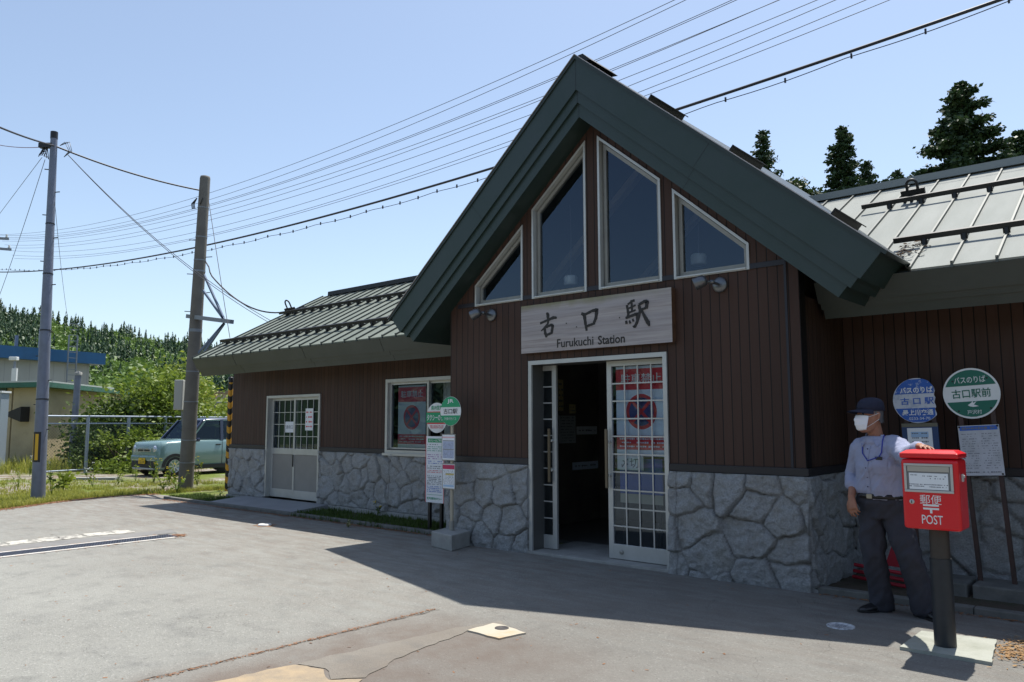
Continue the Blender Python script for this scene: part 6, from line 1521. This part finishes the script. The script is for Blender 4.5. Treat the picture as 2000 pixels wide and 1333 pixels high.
# wheels and arches
for y in (.52, 2.94):
    for s in (1, -1):
        c = Vector((s*.655, y, .285)); mb = MB(); mb.lathe(c, [(.18, -.08), (.26, -.085), (.285, -.06), (.285, .06), (.26, .085), (.19, .08)], 32, (1, 0, 0)); wh = cpart('wheel', mb, TYRE)
        mb = MB(); mb.lathe(c, [(.185, -.07), (.19, .075), (.175, .078), (.165, .05), (.0, .02)] if s > 0 else [(.185, .07), (.19, -.075), (.175, -.078), (.165, -.05), (.0, -.02)], 32, (1, 0, 0))
        for k in range(8):
            a = k*math.pi/4; d = Vector((0, math.cos(a), math.sin(a))); mb.bar(c+Vector((s*.055, 0, 0))+d*.02, c+Vector((s*.062, 0, 0))+d*.17, .035, .03, up=(1, 0, 0))
        cpart('rim', mb, mat('alloy_rim', (.45, .46, .48), .3, .8), wh)
        mb = MB(); pts = []
        for k in range(15): a = math.pi*k/14; pts.append((y+.40*math.cos(a), .26+.385*math.sin(a)))
        outer_ = [(s*.745, p[0], p[1]) for p in pts]; inner = [(s*.745, y+(p[0]-y)*.76, .26+(p[1]-.26)*.78) for p in pts]
        q = outer_+inner; mb.add(q+[(s*.60, v[1], v[2]) for v in q], [(i, i+1, 15+i+1, 15+i) for i in range(14)] + [(30+i, i, i+1, 30+i+1) for i in range(14)], 0, False); cpart('wheel_arch', mb, CPL)
        mb = MB(); mb.disc((s*.56, y, .30), .33, (s, 0, 0), 24); cpart('wheel_well', mb, BLACK)
for s in (1, -1):
    mb = MB(); mb.box(s*.74-.012, s*.74+.012, .90, 2.58, .19, .30); cpart('sill', mb, CPL)
    mb = MB(); mb.obox((s*.80, 1.16, 1.03), (1,0,0), (0,1,0), (0,0,1), .085, .05, .055); mr = cpart('side_mirror', mb, CROOF, bevel=.025)
    mb = MB(); mb.obox((s*.752, 1.92, .88), (1,0,0), (0,1,0), (0,0,1), .016, .085, .016); cpart('door_handle', mb, CPL, bevel=.008)
    mb = MB()
    for y in (1.06, 2.06, 2.98): mb.box(s*.738-.004, s*.738+.004, y-.004, y+.004, .30, .97)
    cpart('door_gap', mb, BLACK)
car.rotation_euler = (0, 0, R(6)); car.location = (-20.23, 3.106, -.012)

# ------------------------------------------------------------------ chain link fence
fa, fb_ = Vector((-22.75, 1.25, 0)), Vector((-24.6, 8.4, 0)); fd = (fb_-fa).normalized(); FHt = 1.72
fence = thing('chain_link_fence', 'low galvanised chain link fence with pipe rails behind the weeds', 'fence', fa)
FP = mat('blue_galvanised_pipe', (.27, .31, .37), .45, .5)
mb = MB(); mb.tube([fa+UP*FHt, fb_+UP*FHt], .032, 10); mb.build('top_rail', FP, fence); mb = MB(); mb.tube([fa+UP*(FHt-.22), fb_+UP*(FHt-.22)], .024, 8); mb.build('rail', FP, fence); mb = MB(); mb.tube([fa+UP*.10, fb_+UP*.10], .024, 8); mb.build('rail', FP, fence)
k = 0
while k*1.42 < (fb_-fa).length:
    q = fa+fd*1.42*k; mb = MB(); mb.tube([q-UP*.05, q+UP*(FHt-.02)], .052, 10); po = mb.build('post', FP, fence)
    mb = MB(); mb.tube([q+UP*1.5, q+Vector((-.05, 0, .75)), Vector((q.x-.06, q.y, 0))], .022, 6); mb.build('strut', FP, po); k += 1
mb = MB(); L_ = (fb_-fa).length; s_ = .09; h_ = FHt-.32; nL = int(L_/s_)
for i in range(-int(h_/s_), nL):
    for sg in (0, 1):
        u0_, u1_ = i*s_, i*s_+h_; za, zb = (.10, .10+h_) if sg else (.10+h_, .10)
        if u0_ < 0: za += (zb-za)*(-u0_)/h_; u0_ = 0
        if u1_ > L_: zb = za+(zb-za)*(L_-u0_)/(u1_-u0_); u1_ = L_
        a, b = fa+fd*u0_+UP*za, fa+fd*u1_+UP*zb; t_ = Vector((.0025, 0, 0)); w_ = UP*.0035
        mb.add([a-w_, b-w_, b+w_, a+w_], [(0,1,2,3)])
mb.build('wire_mesh', mat('dark_mesh_wire', (.10, .12, .13), .5, .4), fence)
# ------------------------------------------------------------------ sheds and houses beyond
YW = mat('stained_yellow_wall', (.46, .38, .24), .85, bump=(20, .2, .01), vary=(.9, .45, .75, (.30, .24, .15))); GRT = mat('green_roof_trim', (.025, .13, .085), .5, vary=(3, .4, .7, (.02, .09, .06)))
def azi(px): d = ray(px, 838); return Vector((d[0], d[1], 0)).normalized()
shed = thing('storage_shed', 'yellow rendered shed with a green edged flat roof and pale shutter', 'shed', on_d(70, 838, 33)*1)
s0 = on_d(22, 838, 33.0); s1 = on_d(78, 838, 32.0); s2 = on_d(262, 838, 40.0)
for v in (s0, s1, s2): v.z = 0
def wall_block(corners, h, zlo=0): 
    mb = MB(); mb.prism([Vector((c.x, c.y, zlo)) for c in corners][::-1], (0, 0, h-zlo)); return mb
dpt = (s2-s1); left = s0-s1
hS = on_d(62, 757, 32).z
mb = wall_block([s0, s1, s2, s2+left*1.0], hS); mb.build('wall', YW, shed, fix=True)
e1 = left.normalized(); e2 = dpt.normalized(); ov = .45
cs_ = [s0+e1*.7-e2*ov, s1-e1*ov-e2*ov, s2-e1*ov+e2*ov, s2+left+e1*ov+e2*ov]
mb = MB(); top_ = [Vector((c.x, c.y, hS)) for c in cs_]; mb.prism(top_[::-1], (0, 0, .17)); mb.build('roof', GRT, shed, fix=True)
mb = MB(); mb.prism([v+UP*.172 for v in top_][::-1], (0, 0, .05)); mb.build('roof_edge', mat('pale_roof_edge', (.46, .50, .47), .5), shed, fix=True)
nS = Vector((e1.y, -e1.x, 0)); nS = nS if nS.dot(azi(50)) < 0 else -nS
q0 = s0+e1*.05; q1 = s0+e1*2.6; mb = MB(); mb.prism([q0-nS*.2, q1-nS*.2, q1+nS*.02, q0+nS*.02], (0, 0, hS)); mb.build('side_wing', YW, shed, fix=True)
mb = MB()
for k in range(9): z = .15+k*.27; mb.obox(q0.lerp(q1, .5)+nS*(.03+.012*(k % 2))+UP*(z+.13), e1, nS, UP, 1.05, .02, .128)
mb.build('shutter', mat('pale_blue_shutter', (.46, .52, .56), .5, .2, vary=(1.5, .4, .7, (.38, .43, .46))), shed)
mb = MB(); mb.obox(q0.lerp(q1, .5)+nS*.04+UP*2.75, e1, nS, UP, 1.05, .03, .22); mb.build('transom', mat('dark_green_board', (.03, .07, .06), .6), shed)
mb = MB(); hc = s1.lerp(s0, .62)+UP*(hS-.95)+nS*.02; mb.prism([hc-e1*.32-UP*.25, hc+e1*.32-UP*.05, hc+e1*.25+UP*.10, hc-e1*.32+UP*.28], nS*.35); mb.build('vent_hood', mat('black_hood', (.02, .018, .017), .6), shed, fix=True)
# larger hall with the blue roof edge
hall = thing('industrial_hall', 'pale grey clad hall with a broad blue roof edge and ladder behind the shed', 'hall', on_d(60, 838, 48)*1)
h0, h1 = on_d(-60, 838, 46), on_d(168, 838, 49); h0.z = h1.z = 0; zt_ = on_d(100, 706, 47.5).z; zr_ = on_d(100, 683, 47.5).z
hd = (h1-h0).normalized(); hn = Vector((-hd.y, hd.x, 0)); hn = hn if hn.dot(azi(60)) > 0 else -hn
n = NT('ribbed_grey_cladding'); cx, cy, cz = n.xyz(n.P); rib = n.math('FRACT', n.math('MULTIPLY', n.math('ADD', n.math('MULTIPLY', cx, hd.x), n.math('MULTIPLY', cy, hd.y)), 1.6)); stn = n.noise(n.scale(n.P, (1, 1, .25)), .8, 4)
CLAD = n.done(n.mix(n.rng(rib, .0, .06), (.20, .21, .21), n.mix(n.rng(stn, .4, .7), (.36, .37, .37), (.30, .31, .30))), .7)
mb = wall_block([h0, h1, h1+hn*9, h0+hn*9], zt_+.05); mb.build('wall', CLAD, hall, fix=True)
BL = mat('blue_roof_edge', (.008, .085, .22), .45, vary=(1.2, .4, .7, (.007, .07, .18)))
g0, g1 = h0-hd*1-hn*.5, h1+hd*.6-hn*.5; mb = MB(); mb.prism([v+UP*zt_ for v in (g0, g1, g1+hn*10, g0+hn*10)][::-1], (0, 0, zr_-zt_)); mb.build('roof_edge', BL, hall, fix=True)
la = on_d(112, 838, 47.2); lb = on_d(129, 838, 47.4)
mb = MB()
for q in (la, lb): mb.bar(Vector((q.x, q.y, on_d(110, 755, 47).z))-hn*.55, Vector((q.x, q.y, on_d(115, 655, 47).z))-hn*.55, .09, .05)
zb_ = on_d(110, 755, 47).z
for k in range(12): mb.bar(Vector((la.x, la.y, zb_+.3*k))-hn*.55, Vector((lb.x, lb.y, zb_+.3*k))-hn*.55, .035)
mb.build('ladder', GALV, hall)
for px, pt in ((21, 655), (68, 642)): q = on_d(px, 838, 50); mb = MB(); mb.bar(Vector((q.x, q.y, zr_-.1)), Vector((q.x, q.y, on_d(px, pt, 50).z)), .14); mb.build('roof_post', STEEL_POLE, hall)
# lean grey posts and lamps in front
lp = thing('leaning_post', 'slim grey post leaning in front of the yellow shed', 'post', on_z(140, 905, 0))
A = on_d(140, 890, 30); A.z = 0; B = on_d(153, 728, 30); mb = MB(); mb.tube([A, B], [.11, .10], 12); mb.build('shaft', STEEL_POLE, lp); mb = MB(); mb.lathe(B, [(.12, -.1), (.12, .0), (0, .05)], 12); mb.build('pole_cap', CONCRETE, lp)
lq = thing('roof_lamp', 'white lamp on a grey post behind the left end of the shed roof', 'lamp', on_d(28, 838, 42))
A = on_d(27, 745, 42); B = on_d(29, 706, 42); mb = MB(); mb.tube([Vector((A.x, A.y, 0)), A, B], [.09, .08, .05], 8); mb.build('post', GALV, lq); mb = MB(); mb.obox(B+UP*.12-RH*.05, RH, FH, UP, .18, .10, .08); mb.build('lamp_head', WHITE, lq, bevel=.02); mb = MB(); mb.obox(on_d(28, 737, 41.9), RH, FH, UP, .11, .05, .40); mb.build('sleeve', WHITE, lq)
tk = thing('steel_cabinet', 'grey blue cabinet with a white lid at the far left edge before the shutter', 'cabinet', on_d(3, 838, 30)); A = on_d(-6, 838, 30); A.z = 0
mb = MB(); mb.obox(A+UP*1.5, RH, FH, UP, .30, .2, 1.5); zc = on_d(0, 768, 30).z; mb = MB(); mb.obox(Vector((A.x, A.y, zc/2)), RH, FH, UP, .20, .2, zc/2); mb.build('body', mat('blue_grey_cabinet', (.26, .31, .35), .5), tk); mb = MB(); mb.obox(Vector((A.x, A.y, zc+.03)), RH, FH, UP, .24, .24, .03); mb.build('lid', WHITE, tk)
# small beige building and orange post seen between pole and station
bb = thing('small_building', 'small beige building far behind the car beside an orange post', 'building', on_d(392, 838, 60))
A0, A1 = on_d(360, 838, 62), on_d(410, 838, 60); A0.z = A1.z = 0; zt2 = on_d(400, 768, 60).z; dd = (A1-A0).normalized(); nb_ = Vector((-dd.y, dd.x, 0)); nb_ = nb_ if nb_.dot(azi(390)) > 0 else -nb_
mb = wall_block([A0, A1, A1+nb_*6, A0+nb_*6], zt2); mb.build('wall', mat('beige_render', (.42, .37, .29), .8, vary=(.8, .4, .7, (.34, .30, .24))), bb, fix=True); mb = MB(); mb.prism([v+UP*(zt2+.002) for v in (A0-dd*.2-nb_*.2, A1+dd*.2-nb_*.2, A1+dd*.2+nb_*6, A0-dd*.2+nb_*6)][::-1], (0, 0, .18)); mb.build('roof', mat('brown_flat_roof', (.16, .12, .09), .7), bb, fix=True)
for k in range(2): c = A0.lerp(A1, .55+.28*k)+UP*(zt2*.55)-nb_*.02; mb = MB(); mb.obox(c, dd, nb_, UP, .35, .03, .4); f = mb.build('window', ALU_DULL, bb); mb = MB(); mb.obox(c-nb_*.034, dd, nb_, UP, .30, .003, .35); mb.build('pane', GLASS_CAR, f)
op = thing('orange_post', 'orange painted steel post with a short arm before the beige building', 'post', on_d(401, 838, 52)); A = on_d(401, 838, 52); A.z = 0; B = on_d(401, 770, 52); mb = MB(); mb.bar(A, B, .22); mb.bar(B-UP*.1, B+RH*.7-UP*.1, .12); mb.build('frame', mat('orange_paint', (.50, .13, .03), .5), op)
mb = MB(); q = on_z(185, 935, .02); mb.obox(q, RH, FH, UP, .62, .14, .03); tag(mb.build('concrete_plank', CONCRETE), 'short concrete plank lying in the weeds in front of the fence', 'plank')
# ------------------------------------------------------------------ bushes, cedars and the wooded hill
FOL = leaf_mat('bush_leaves', (.055, .105, .012), (.22, .29, .040), .38, 1.6)
FOL2 = leaf_mat('yellow_green_leaves', (.085, .14, .014), (.29, .34, .05), .40, 1.6)
FOLD = leaf_mat('dark_leaves', (.022, .050, .010), (.085, .135, .022), .30, 1.6)
CED = leaf_mat('cedar_needles', (.014, .034, .015), (.046, .082, .028), .15, .5)
CED2 = leaf_mat('far_cedar_needles', (.022, .055, .028), (.065, .115, .045), .12, .06)
DEC = leaf_mat('far_broadleaf', (.060, .12, .026), (.16, .25, .05), .25, .08)
BARK = mat('brown_bark', (.09, .065, .045), .9, bump=(20, .6, .02))
def leaf(mb, p, s, r, mat_=0, droop=.2):
    a = r.uniform(0, 6.283); e = r.uniform(-.7, .9); d = Vector((math.cos(a)*math.cos(e), math.sin(a)*math.cos(e), math.sin(e)-droop)).normalized()
    w = d.cross(Vector((r.uniform(-1, 1), r.uniform(-1, 1), r.uniform(-.2, 1)))).normalized()
    mb.add([p, p+d*s*.5+w*s*.30, p+d*s, p+d*s*.5-w*s*.30], [(0,1,2,3)], mat_)
def bush(base, w, h, n, ls, label, m=FOL, seed=0, clumps=26, stems=7, group='bushes behind the fence', depth=None):
    h *= .80; ls *= .72; n = int(n*1.7); r = random.Random(seed); t = thing('bush', label, 'bush', base, group); base = Vector(base); ax = RH; dep = depth or w*.8
    mb = MB(); tips = []
    for k in range(clumps):
        a = r.uniform(0, 6.283); q = math.sqrt(r.random()); zz = r.uniform(.12, 1.0)
        prof = math.sin(math.pi*min(1, .18+.82*(1-zz)**.7)*.5)
        c = base + RH*(w/2*q*prof*math.cos(a)) + FH*(dep/2*q*prof*math.sin(a)) + UP*(h*zz*r.uniform(.85, 1)); tips.append(c)
    for i in range(n):
        c = tips[r.randrange(len(tips))]; sg = .16*min(w, h)
        p = c + Vector((r.gauss(0, sg), r.gauss(0, sg), r.gauss(0, sg*.7)))
        if p.z < base.z+.03: p.z = base.z+r.uniform(.03, .3)
        leaf(mb, p, ls*r.uniform(.6, 1.35), r)
    mb.build('foliage', m, t)
    mb = MB()
    for k in range(stems): c = tips[k % len(tips)]; b = base+RH*r.uniform(-.2, .2)*w*.4; mb.tube([b-UP*.05, b.lerp(c, .5)+RH*r.uniform(-.1, .1), c], [.045, .03, .012], 6)
    mb.build('stem', BARK, t); return t
def gnd(px, d): p = on_d(px, 838, d); p.z = 0; return p
bush(gnd(300, 31), 4.6, 3.9, 5200, .24, 'broad bright green bush reaching over the fence, tallest left of the concrete pole', FOL, 1, 46)
bush(gnd(352, 33.5), 2.6, 4.9, 2400, .24, 'tall light green bush rising highest directly beside the meter box', FOL2, 2, 28)
bush(gnd(235, 30.5), 3.4, 2.9, 3000, .20, 'dark green bush hiding the right end of the yellow shed', FOLD, 3, 34)
bush(gnd(180, 29.5), 2.2, 1.6, 1500, .17, 'low rounded bush in front of the yellow shed wall', FOLD, 4, 20)
bush(gnd(262, 28.2), 3.6, 1.5, 1800, .17, 'low leafy bush behind the mesh below the broad bright bush', FOL, 5, 24)
bush(gnd(418, 40), 2.6, 3.1, 1900, .22, 'light green bush between the concrete pole and the station wall', FOL2, 6, 24)
bush(gnd(440, 44), 3.0, 3.2, 1900, .24, 'bright bush behind the striped pole at the station corner', FOL2, 7, 24)
bush(gnd(325, 28.5), 2.0, 1.7, 1100, .16, 'small dark bush behind the mesh next to the car bonnet', FOLD, 8, 16)
# individual weeds at the edge of the lot
def weed(base, h, label, m, seed, n=26, spread=.16, ls=.10, flowers=None, group=None):
    r = random.Random(seed); t = thing('weed', label, 'plant', base, group); base = Vector(base); mb = MB(); st = MB(); fl = MB()
    for k in range(max(2, int(n/6))):
        tip = base + Vector((r.gauss(0, spread), r.gauss(0, spread), h*r.uniform(.55, 1.05))); st.tube([base, base.lerp(tip, .5)+Vector((r.gauss(0, .02), r.gauss(0, .02), .02)), tip], [.006, .005, .003], 5)
        for j in range(6): leaf(mb, base.lerp(tip, r.uniform(.25, 1)), ls*r.uniform(.6, 1.3), r)
        if flowers: 
            for q in range(3): c = tip+Vector((r.gauss(0, .02), r.gauss(0, .02), r.uniform(-.01, .03))); fl.lathe(c, [(0, -.012), (.014, 0), (0, .012)], 6)
    mb.build('foliage', m, t); st.build('stem', FOL, t)
    if flowers: fl.build('flower', flowers, t)
    return t
YFL = mat('yellow_flower', (.65, .50, .03), .7); WFL = mat('white_flower', (.70, .70, .62), .7)
weed(on_z(122, 958), .42, 'bright green broad leaved weed right of the slim pole', FOL2, 21, 70, .16, .15)
weed(on_z(101, 970), .85, 'tall thin dark weed just right of the slim pole base', FOLD, 22, 18, .05, .09)
for k, (px, py, h, lb) in enumerate(((330, 950, .55, 'yellow flowered weed left of the concrete pole base'), (318, 958, .40, 'leafy weed at the asphalt edge left of the concrete pole'), (345, 962, .45, 'dense weed touching the left side of the concrete pole base'), (385, 950, .75, 'tall pale weed right of the concrete pole in front of the car'), (300, 945, .6, 'weed with small yellow flowers below the car bumper'))):
    weed(on_z(px, py), h, lb, (FOL, FOL2)[k % 2], 30+k, 40, .14, .09, YFL)
for k, (px, py, lb) in enumerate(((35, 955, 'grassy weed at the left edge of the picture'), (58, 930, 'white flowered weed left of the slim pole'), (230, 948, 'thin upright weed in front of the fence'), (182, 952, 'pale weed beside the concrete plank'), (265, 940, 'slender weed between fence and car'))): weed(on_z(px, py), .55, lb, FOL2, 50+k, 26, .10, .08, WFL if k % 2 else None)
weed(on_z(738, 1008, .02), .22, 'single yellow flowered weed at the foot of the left wing wall', GRASS_D, 61, 10, .05, .05, YFL)
weed(on_z(680, 1030, .0), .12, 'dry straw coloured weed leaning over the kerb', mat('straw', (.34, .30, .15), .8), 62, 14, .12, .05)
weed(on_z(430, 972, .02), .15, 'low weed with one yellow flower beside the porch slab', GRASS_D, 63, 14, .06, .06, YFL)
# a big cedar is built once and varied
def cedar(base, h, w, n, label, seed, m=CED, group=None, crown0=.12, ls=.55, gaps=.25, name='cedar_tree', vis=None):
    r = random.Random(seed); t = thing(name, label, 'tree', base, group); base = Vector(base); mb = MB(); tr = MB(); top = base+UP*h
    tr.tube([base-UP*.5, base.lerp(top, .5), base.lerp(top, .93)], [w*.055+.08, w*.035+.05, .03], 8); tr.build('trunk', BARK, t)
    vis = vis or h*.5; zlow = max(h*.06, h-vis*1.7); span = h-zlow; nb = int(24+span*4.5); br = MB(); per = max(6, n//nb)
    for k in range(nb):
        dz = span*(1-((k+r.random())/nb)); reach = w/2*min(1.25, (dz/vis))**.72*r.uniform(.70, 1.10)+.10
        if r.random() < gaps*.5: reach *= r.uniform(.35, .7)
        a = k*2.399+r.uniform(-.5, .5); d = Vector((math.cos(a), math.sin(a), 0)); s = base+UP*(h-dz); lift = .45 if dz < vis*.3 else .12
        e = s + d*reach + UP*reach*lift; br.tube([s, s.lerp(e, .5)-UP*reach*.05, e], [.045, .03, .010], 5)
        for j in range(int(per*(.35+.9*min(1, dz/vis)))):
            q = r.random()**.5; c = s.lerp(e, q); sg = .085*reach+.07
            p = c + Vector((r.gauss(0, sg), r.gauss(0, sg), r.gauss(0, sg*.5)-.04*reach*q)); leaf(mb, p, ls*r.uniform(.45, 1.3), r, 0, .3)
    for j in range(60): dz = r.random()**1.5*vis*.16; p = base+UP*(h-dz)+Vector((r.gauss(0, .06*dz+.02), r.gauss(0, .06*dz+.02), 0)); leaf(mb, p, ls*.7, r, 0, -.5)
    mb.build('crown', m, t); br.build('limb', BARK, t); return t
# terrain behind the station
def hill_sheet(name, prof, foot, m, back=60):
    """prof: (picture x, distance, height of the ground there)"""
    mb = MB(); rows = []
    for px, d, z in prof:
        dr = azi(px) if 0 else None
        q = ray(px, 838); u = Vector((q[0], q[1], 0)).normalized(); c = Vector((CAM[0], CAM[1], 0)); rowp = []
        for k in range(13): t = k/12; dd = foot+(d-foot)*t; rowp.append(c+u*dd+UP*(z*(t**1.15)-.2*(k == 0)))
        rowp.append(c+u*(d+back)+UP*z*.75); rowp.append(c+u*(d+back*3)-UP*2); rows.append(rowp)
    k = len(rows[0]); mb.add([p for q in rows for p in q], [(i*k+j, (i+1)*k+j, (i+1)*k+j+1, i*k+j+1) for i in range(len(rows)-1) for j in range(k-1)], 0, True)
    o = mb.build(name, m, None, fix=True); o['kind'] = 'structure'; return o
HILLM = mat('forest_floor', (.03, .05, .016), .95, bump=(.6, .6, .4), vary=(.15, .4, .7, (.05, .085, .022)))
def top_z(px, py, d): return on_d(px, py, d).z
SK = [(-400, 560), (-200, 585), (0, 612), (60, 618), (150, 640), (230, 650), (300, 668), (370, 672), (450, 690), (560, 700), (760, 720), (1000, 730)]
def sky_y(px): return np.interp(px, [s[0] for s in SK], [s[1] for s in SK])
DH = 520
hill_sheet('hill', [(px, DH, top_z(px, sky_y(px)+36, DH)) for px in range(-420, 1001, 60)], 230, HILLM, 200)
hill_sheet('hill', [(px, 62, z) for px, z in ((1250, 3), (1400, 6.5), (1550, 9), (1700, 10), (1850, 11.5), (2000, 12), (2150, 12), (2400, 12))], 24, HILLM, 40)
r = random.Random(5)
def small_conifer(mb, base, h, w, r, nl=12, seg=6):
    B = Vector(base)
    for k in range(nl):
        f = .06+.94*k/nl; rad = w/2*(1-f)**.8*r.uniform(.75, 1.2)+.15; a0 = r.uniform(0, 6.28)
        for j in range(seg):
            if r.random() < .12: continue
            a = a0+6.283*j/seg+r.uniform(-.35, .35); rr = rad*r.uniform(.6, 1.25); d = Vector((math.cos(a), math.sin(a), 0)); wd_ = UP.cross(d)*rad*r.uniform(.25, .5); z = h*f+r.uniform(-.03, .03)*h
            c = B+UP*(z+h/nl*r.uniform(.7, 1.5)); p = B+UP*(z-rad*.15*r.random())+d*rr; m_ = c.lerp(p, .55)
            mb.add([c, m_-wd_, p, m_+wd_], [(0,1,2,3)])
def round_crown(mb, base, h, w, r, n=150, ls=1.1):
    cl = [Vector(base)+Vector((r.uniform(-.33, .33)*w, r.uniform(-.33, .33)*w, h*r.uniform(.3, .88))) for _ in range(9)]
    for i in range(n):
        c = cl[r.randrange(9)]; v = Vector((r.gauss(0, 1), r.gauss(0, 1), r.gauss(0, 1))).normalized(); leaf(mb, c+v*w*.22*r.uniform(.75, 1.05), ls*r.uniform(.6, 1.3), r, 0, .1)
def hill_pt(px, t):
    q = ray(px, 838); u = Vector((q[0], q[1], 0)).normalized(); z = top_z(px, sky_y(px)+36, DH); dd = 230+(DH-230)*t
    return Vector((CAM[0], CAM[1], 0))+u*dd+UP*(z*(t**1.15)-.3)
mc, md_ = MB(), MB()
for i in range(3000):
    px = r.uniform(-90, 470); t = r.uniform(.0, 1)**.8*.985; p = hill_pt(px, t)
    lowdec = fbm(np.array(px*.018+t*3), np.array(t*4.0), 3)
    if lowdec > .565-.13*(t < .45): round_crown(md_, p, r.uniform(9, 14), r.uniform(8, 13), r, 170, 1.5)
    else: small_conifer(mc, p, r.uniform(8, 19), r.uniform(4.5, 8.5), r)
tag(mc.build('conifer_forest', CED2), kind='stuff'); tag(md_.build('broadleaf_forest', DEC), kind='stuff')
# skyline conifers, one by one
protos = []
for k in range(4):
    t = thing('conifer_tree', 'dark conifer standing along the skyline of the far wooded hill', 'tree', (0, 0, 0), 'conifers along the skyline of the hill')
    mb = MB(); rr_ = random.Random(100+k); small_conifer(mb, (0, 0, 0), 15.0, (5.2, 6.2, 4.8, 6.8)[k], rr_, 18, 8); mb.build('crown', CED2, t); mb = MB(); mb.tube([(0, 0, -1), (0, 0, 11)], [.35, .1], 6); mb.build('trunk', BARK, t); protos.append(t)
px = -60; i = 0
while px < 480:
    src = protos[i % 4]; o = src if i < 4 else copy_tree(src); p = hill_pt(px, 1.0); o.location = p-UP*.5; s = r.uniform(.72, 1.22); o.scale = (s, s, s*r.uniform(.9, 1.1)); o.rotation_euler = (0, 0, r.uniform(0, 6.28)); px += r.uniform(6, 11); i += 1
# cedars behind the right wing
def behind(px, ptop, d, wpx, vpx, label, seed, n, bz=6.0, **k):
    """picture x, picture y of the tip, distance; crown width wpx at vpx below the tip"""
    top = on_d(px, ptop, d); q = top.copy(); q.z = bz; dep = d*math.cos(math.atan((px-1000)/FPX)); sc = dep/FPX
    return cedar(q, top.z-bz, wpx*sc, n, label, seed, vis=vpx*sc, **k)
behind(1876, 168, 58, 164, 172, 'huge dark cedar towering behind the right wing roof', 71, 46000, 7.5, ls=.32, gaps=.25)
behind(1489, 257, 55, 62, 100, 'narrow ragged cedar right of the gable slope', 72, 5200, 5.5, ls=.27, gaps=.8)
behind(1643, 250, 58, 76, 125, 'tall pointed cedar between the gable and the roof ridge', 73, 14000, 6.5, ls=.26, gaps=.25)
behind(1692, 318, 64, 46, 60, 'shorter grey green cedar touching the right side of the tall pointed cedar', 74, 3600, 7.5, ls=.26)
behind(1751, 335, 75, 34, 34, 'small cedar top just above the ridge left of the roof hook', 75, 2000, 9, ls=.28)
behind(1805, 334, 78, 26, 30, 'smaller cedar top beside the lower left of the huge cedar', 76, 1600, 9, ls=.28)
behind(1730, 352, 80, 24, 26, 'tiny cedar tip left of the small cedar top', 77, 1300, 9.5, ls=.28)
behind(1779, 345, 82, 24, 26, 'tiny cedar tip between the two small cedar tops', 78, 1300, 9.5, ls=.28)
behind(1992, 258, 60, 70, 80, 'dark cedar cut off by the right edge of the picture', 79, 8000, 8, ls=.30)
behind(1968, 292, 66, 44, 40, 'low cedar tip filling the gap right of the huge cedar', 80, 3000, 9, ls=.28)
CEDB = leaf_mat('dark_broad_leaves', (.014, .032, .008), (.05, .08, .018), .2, .8)
def broadleaf(px, ptop, d, wpx, label, seed, n, bz, m=CEDB, ls=.26):
    r_ = random.Random(seed); top = on_d(px, ptop, d); base = Vector((top.x, top.y, bz)); h = top.z-bz; w = wpx*d/FPX; t = thing('broadleaf_tree', label, 'tree', base); mb = MB(); cl = []; br = MB()
    br.tube([base-UP*.3, base+UP*h*.5, base+UP*h*.7], [.22, .15, .08], 8)
    for k in range(22):
        a = r_.uniform(0, 6.28); q = math.sqrt(r_.random()); z = r_.uniform(.45, .97); c = base+Vector((math.cos(a), math.sin(a), 0))*w/2*q*math.sqrt(max(.05, 1-((z-.55)/.48)**2))+UP*h*z; cl.append(c); br.tube([base+UP*h*.45, c], [.07, .02], 5)
    for i_ in range(n): c = cl[r_.randrange(len(cl))]; leaf(mb, c+Vector((r_.gauss(0, w*.09), r_.gauss(0, w*.09), r_.gauss(0, w*.06))), ls*r_.uniform(.6, 1.3), r_)
    mb.build('crown', m, t); br.build('limb', BARK, t); return t
broadleaf(1552, 342, 50, 110, 'rounded broadleaf tree leaning out below the narrow ragged cedar', 91, 6500, 6)
broadleaf(1640, 378, 60, 60, 'low broadleaf crown at the foot of the tall pointed cedar', 92, 2500, 8)

# unseen wooded slope added behind the camera to dim pane reflections and low sky light
def added_ridge():
    mb = MB(); rows = []
    for k in range(25):
        a = R(48+8.9*k)     # from the right round behind to the left
        u = Vector((math.sin(a), math.cos(a), 0)); rows.append([Vector((0, -10, -.3))+u*d+UP*z for d, z in ((46, -.3), (70, 4+1.5*math.sin(k*.9)), (100, 9+2*math.sin(k*.7)), (160, 6))])
    mb.add([p for q in rows for p in q], [(i*4+j, (i+1)*4+j, (i+1)*4+j+1, i*4+j+1) for i in range(24) for j in range(3)], 0, True)
    o = mb.build('hill', HILLM, None, fix=True); o['kind'] = 'structure'; return rows
rw = added_ridge(); mb = MB()
for i in range(420):
    q = rw[r.randrange(2, 23)]; j = r.randrange(0, 2); p = q[j].lerp(q[j+1], r.random())+Vector((r.uniform(-6, 6), r.uniform(-3, 3), 0)); small_conifer(mb, p, r.uniform(6, 9), r.uniform(4, 6), r, 8, 6)
tag(mb.build('conifer_forest', CED2), kind='stuff')  # unseen conifers of the added slope
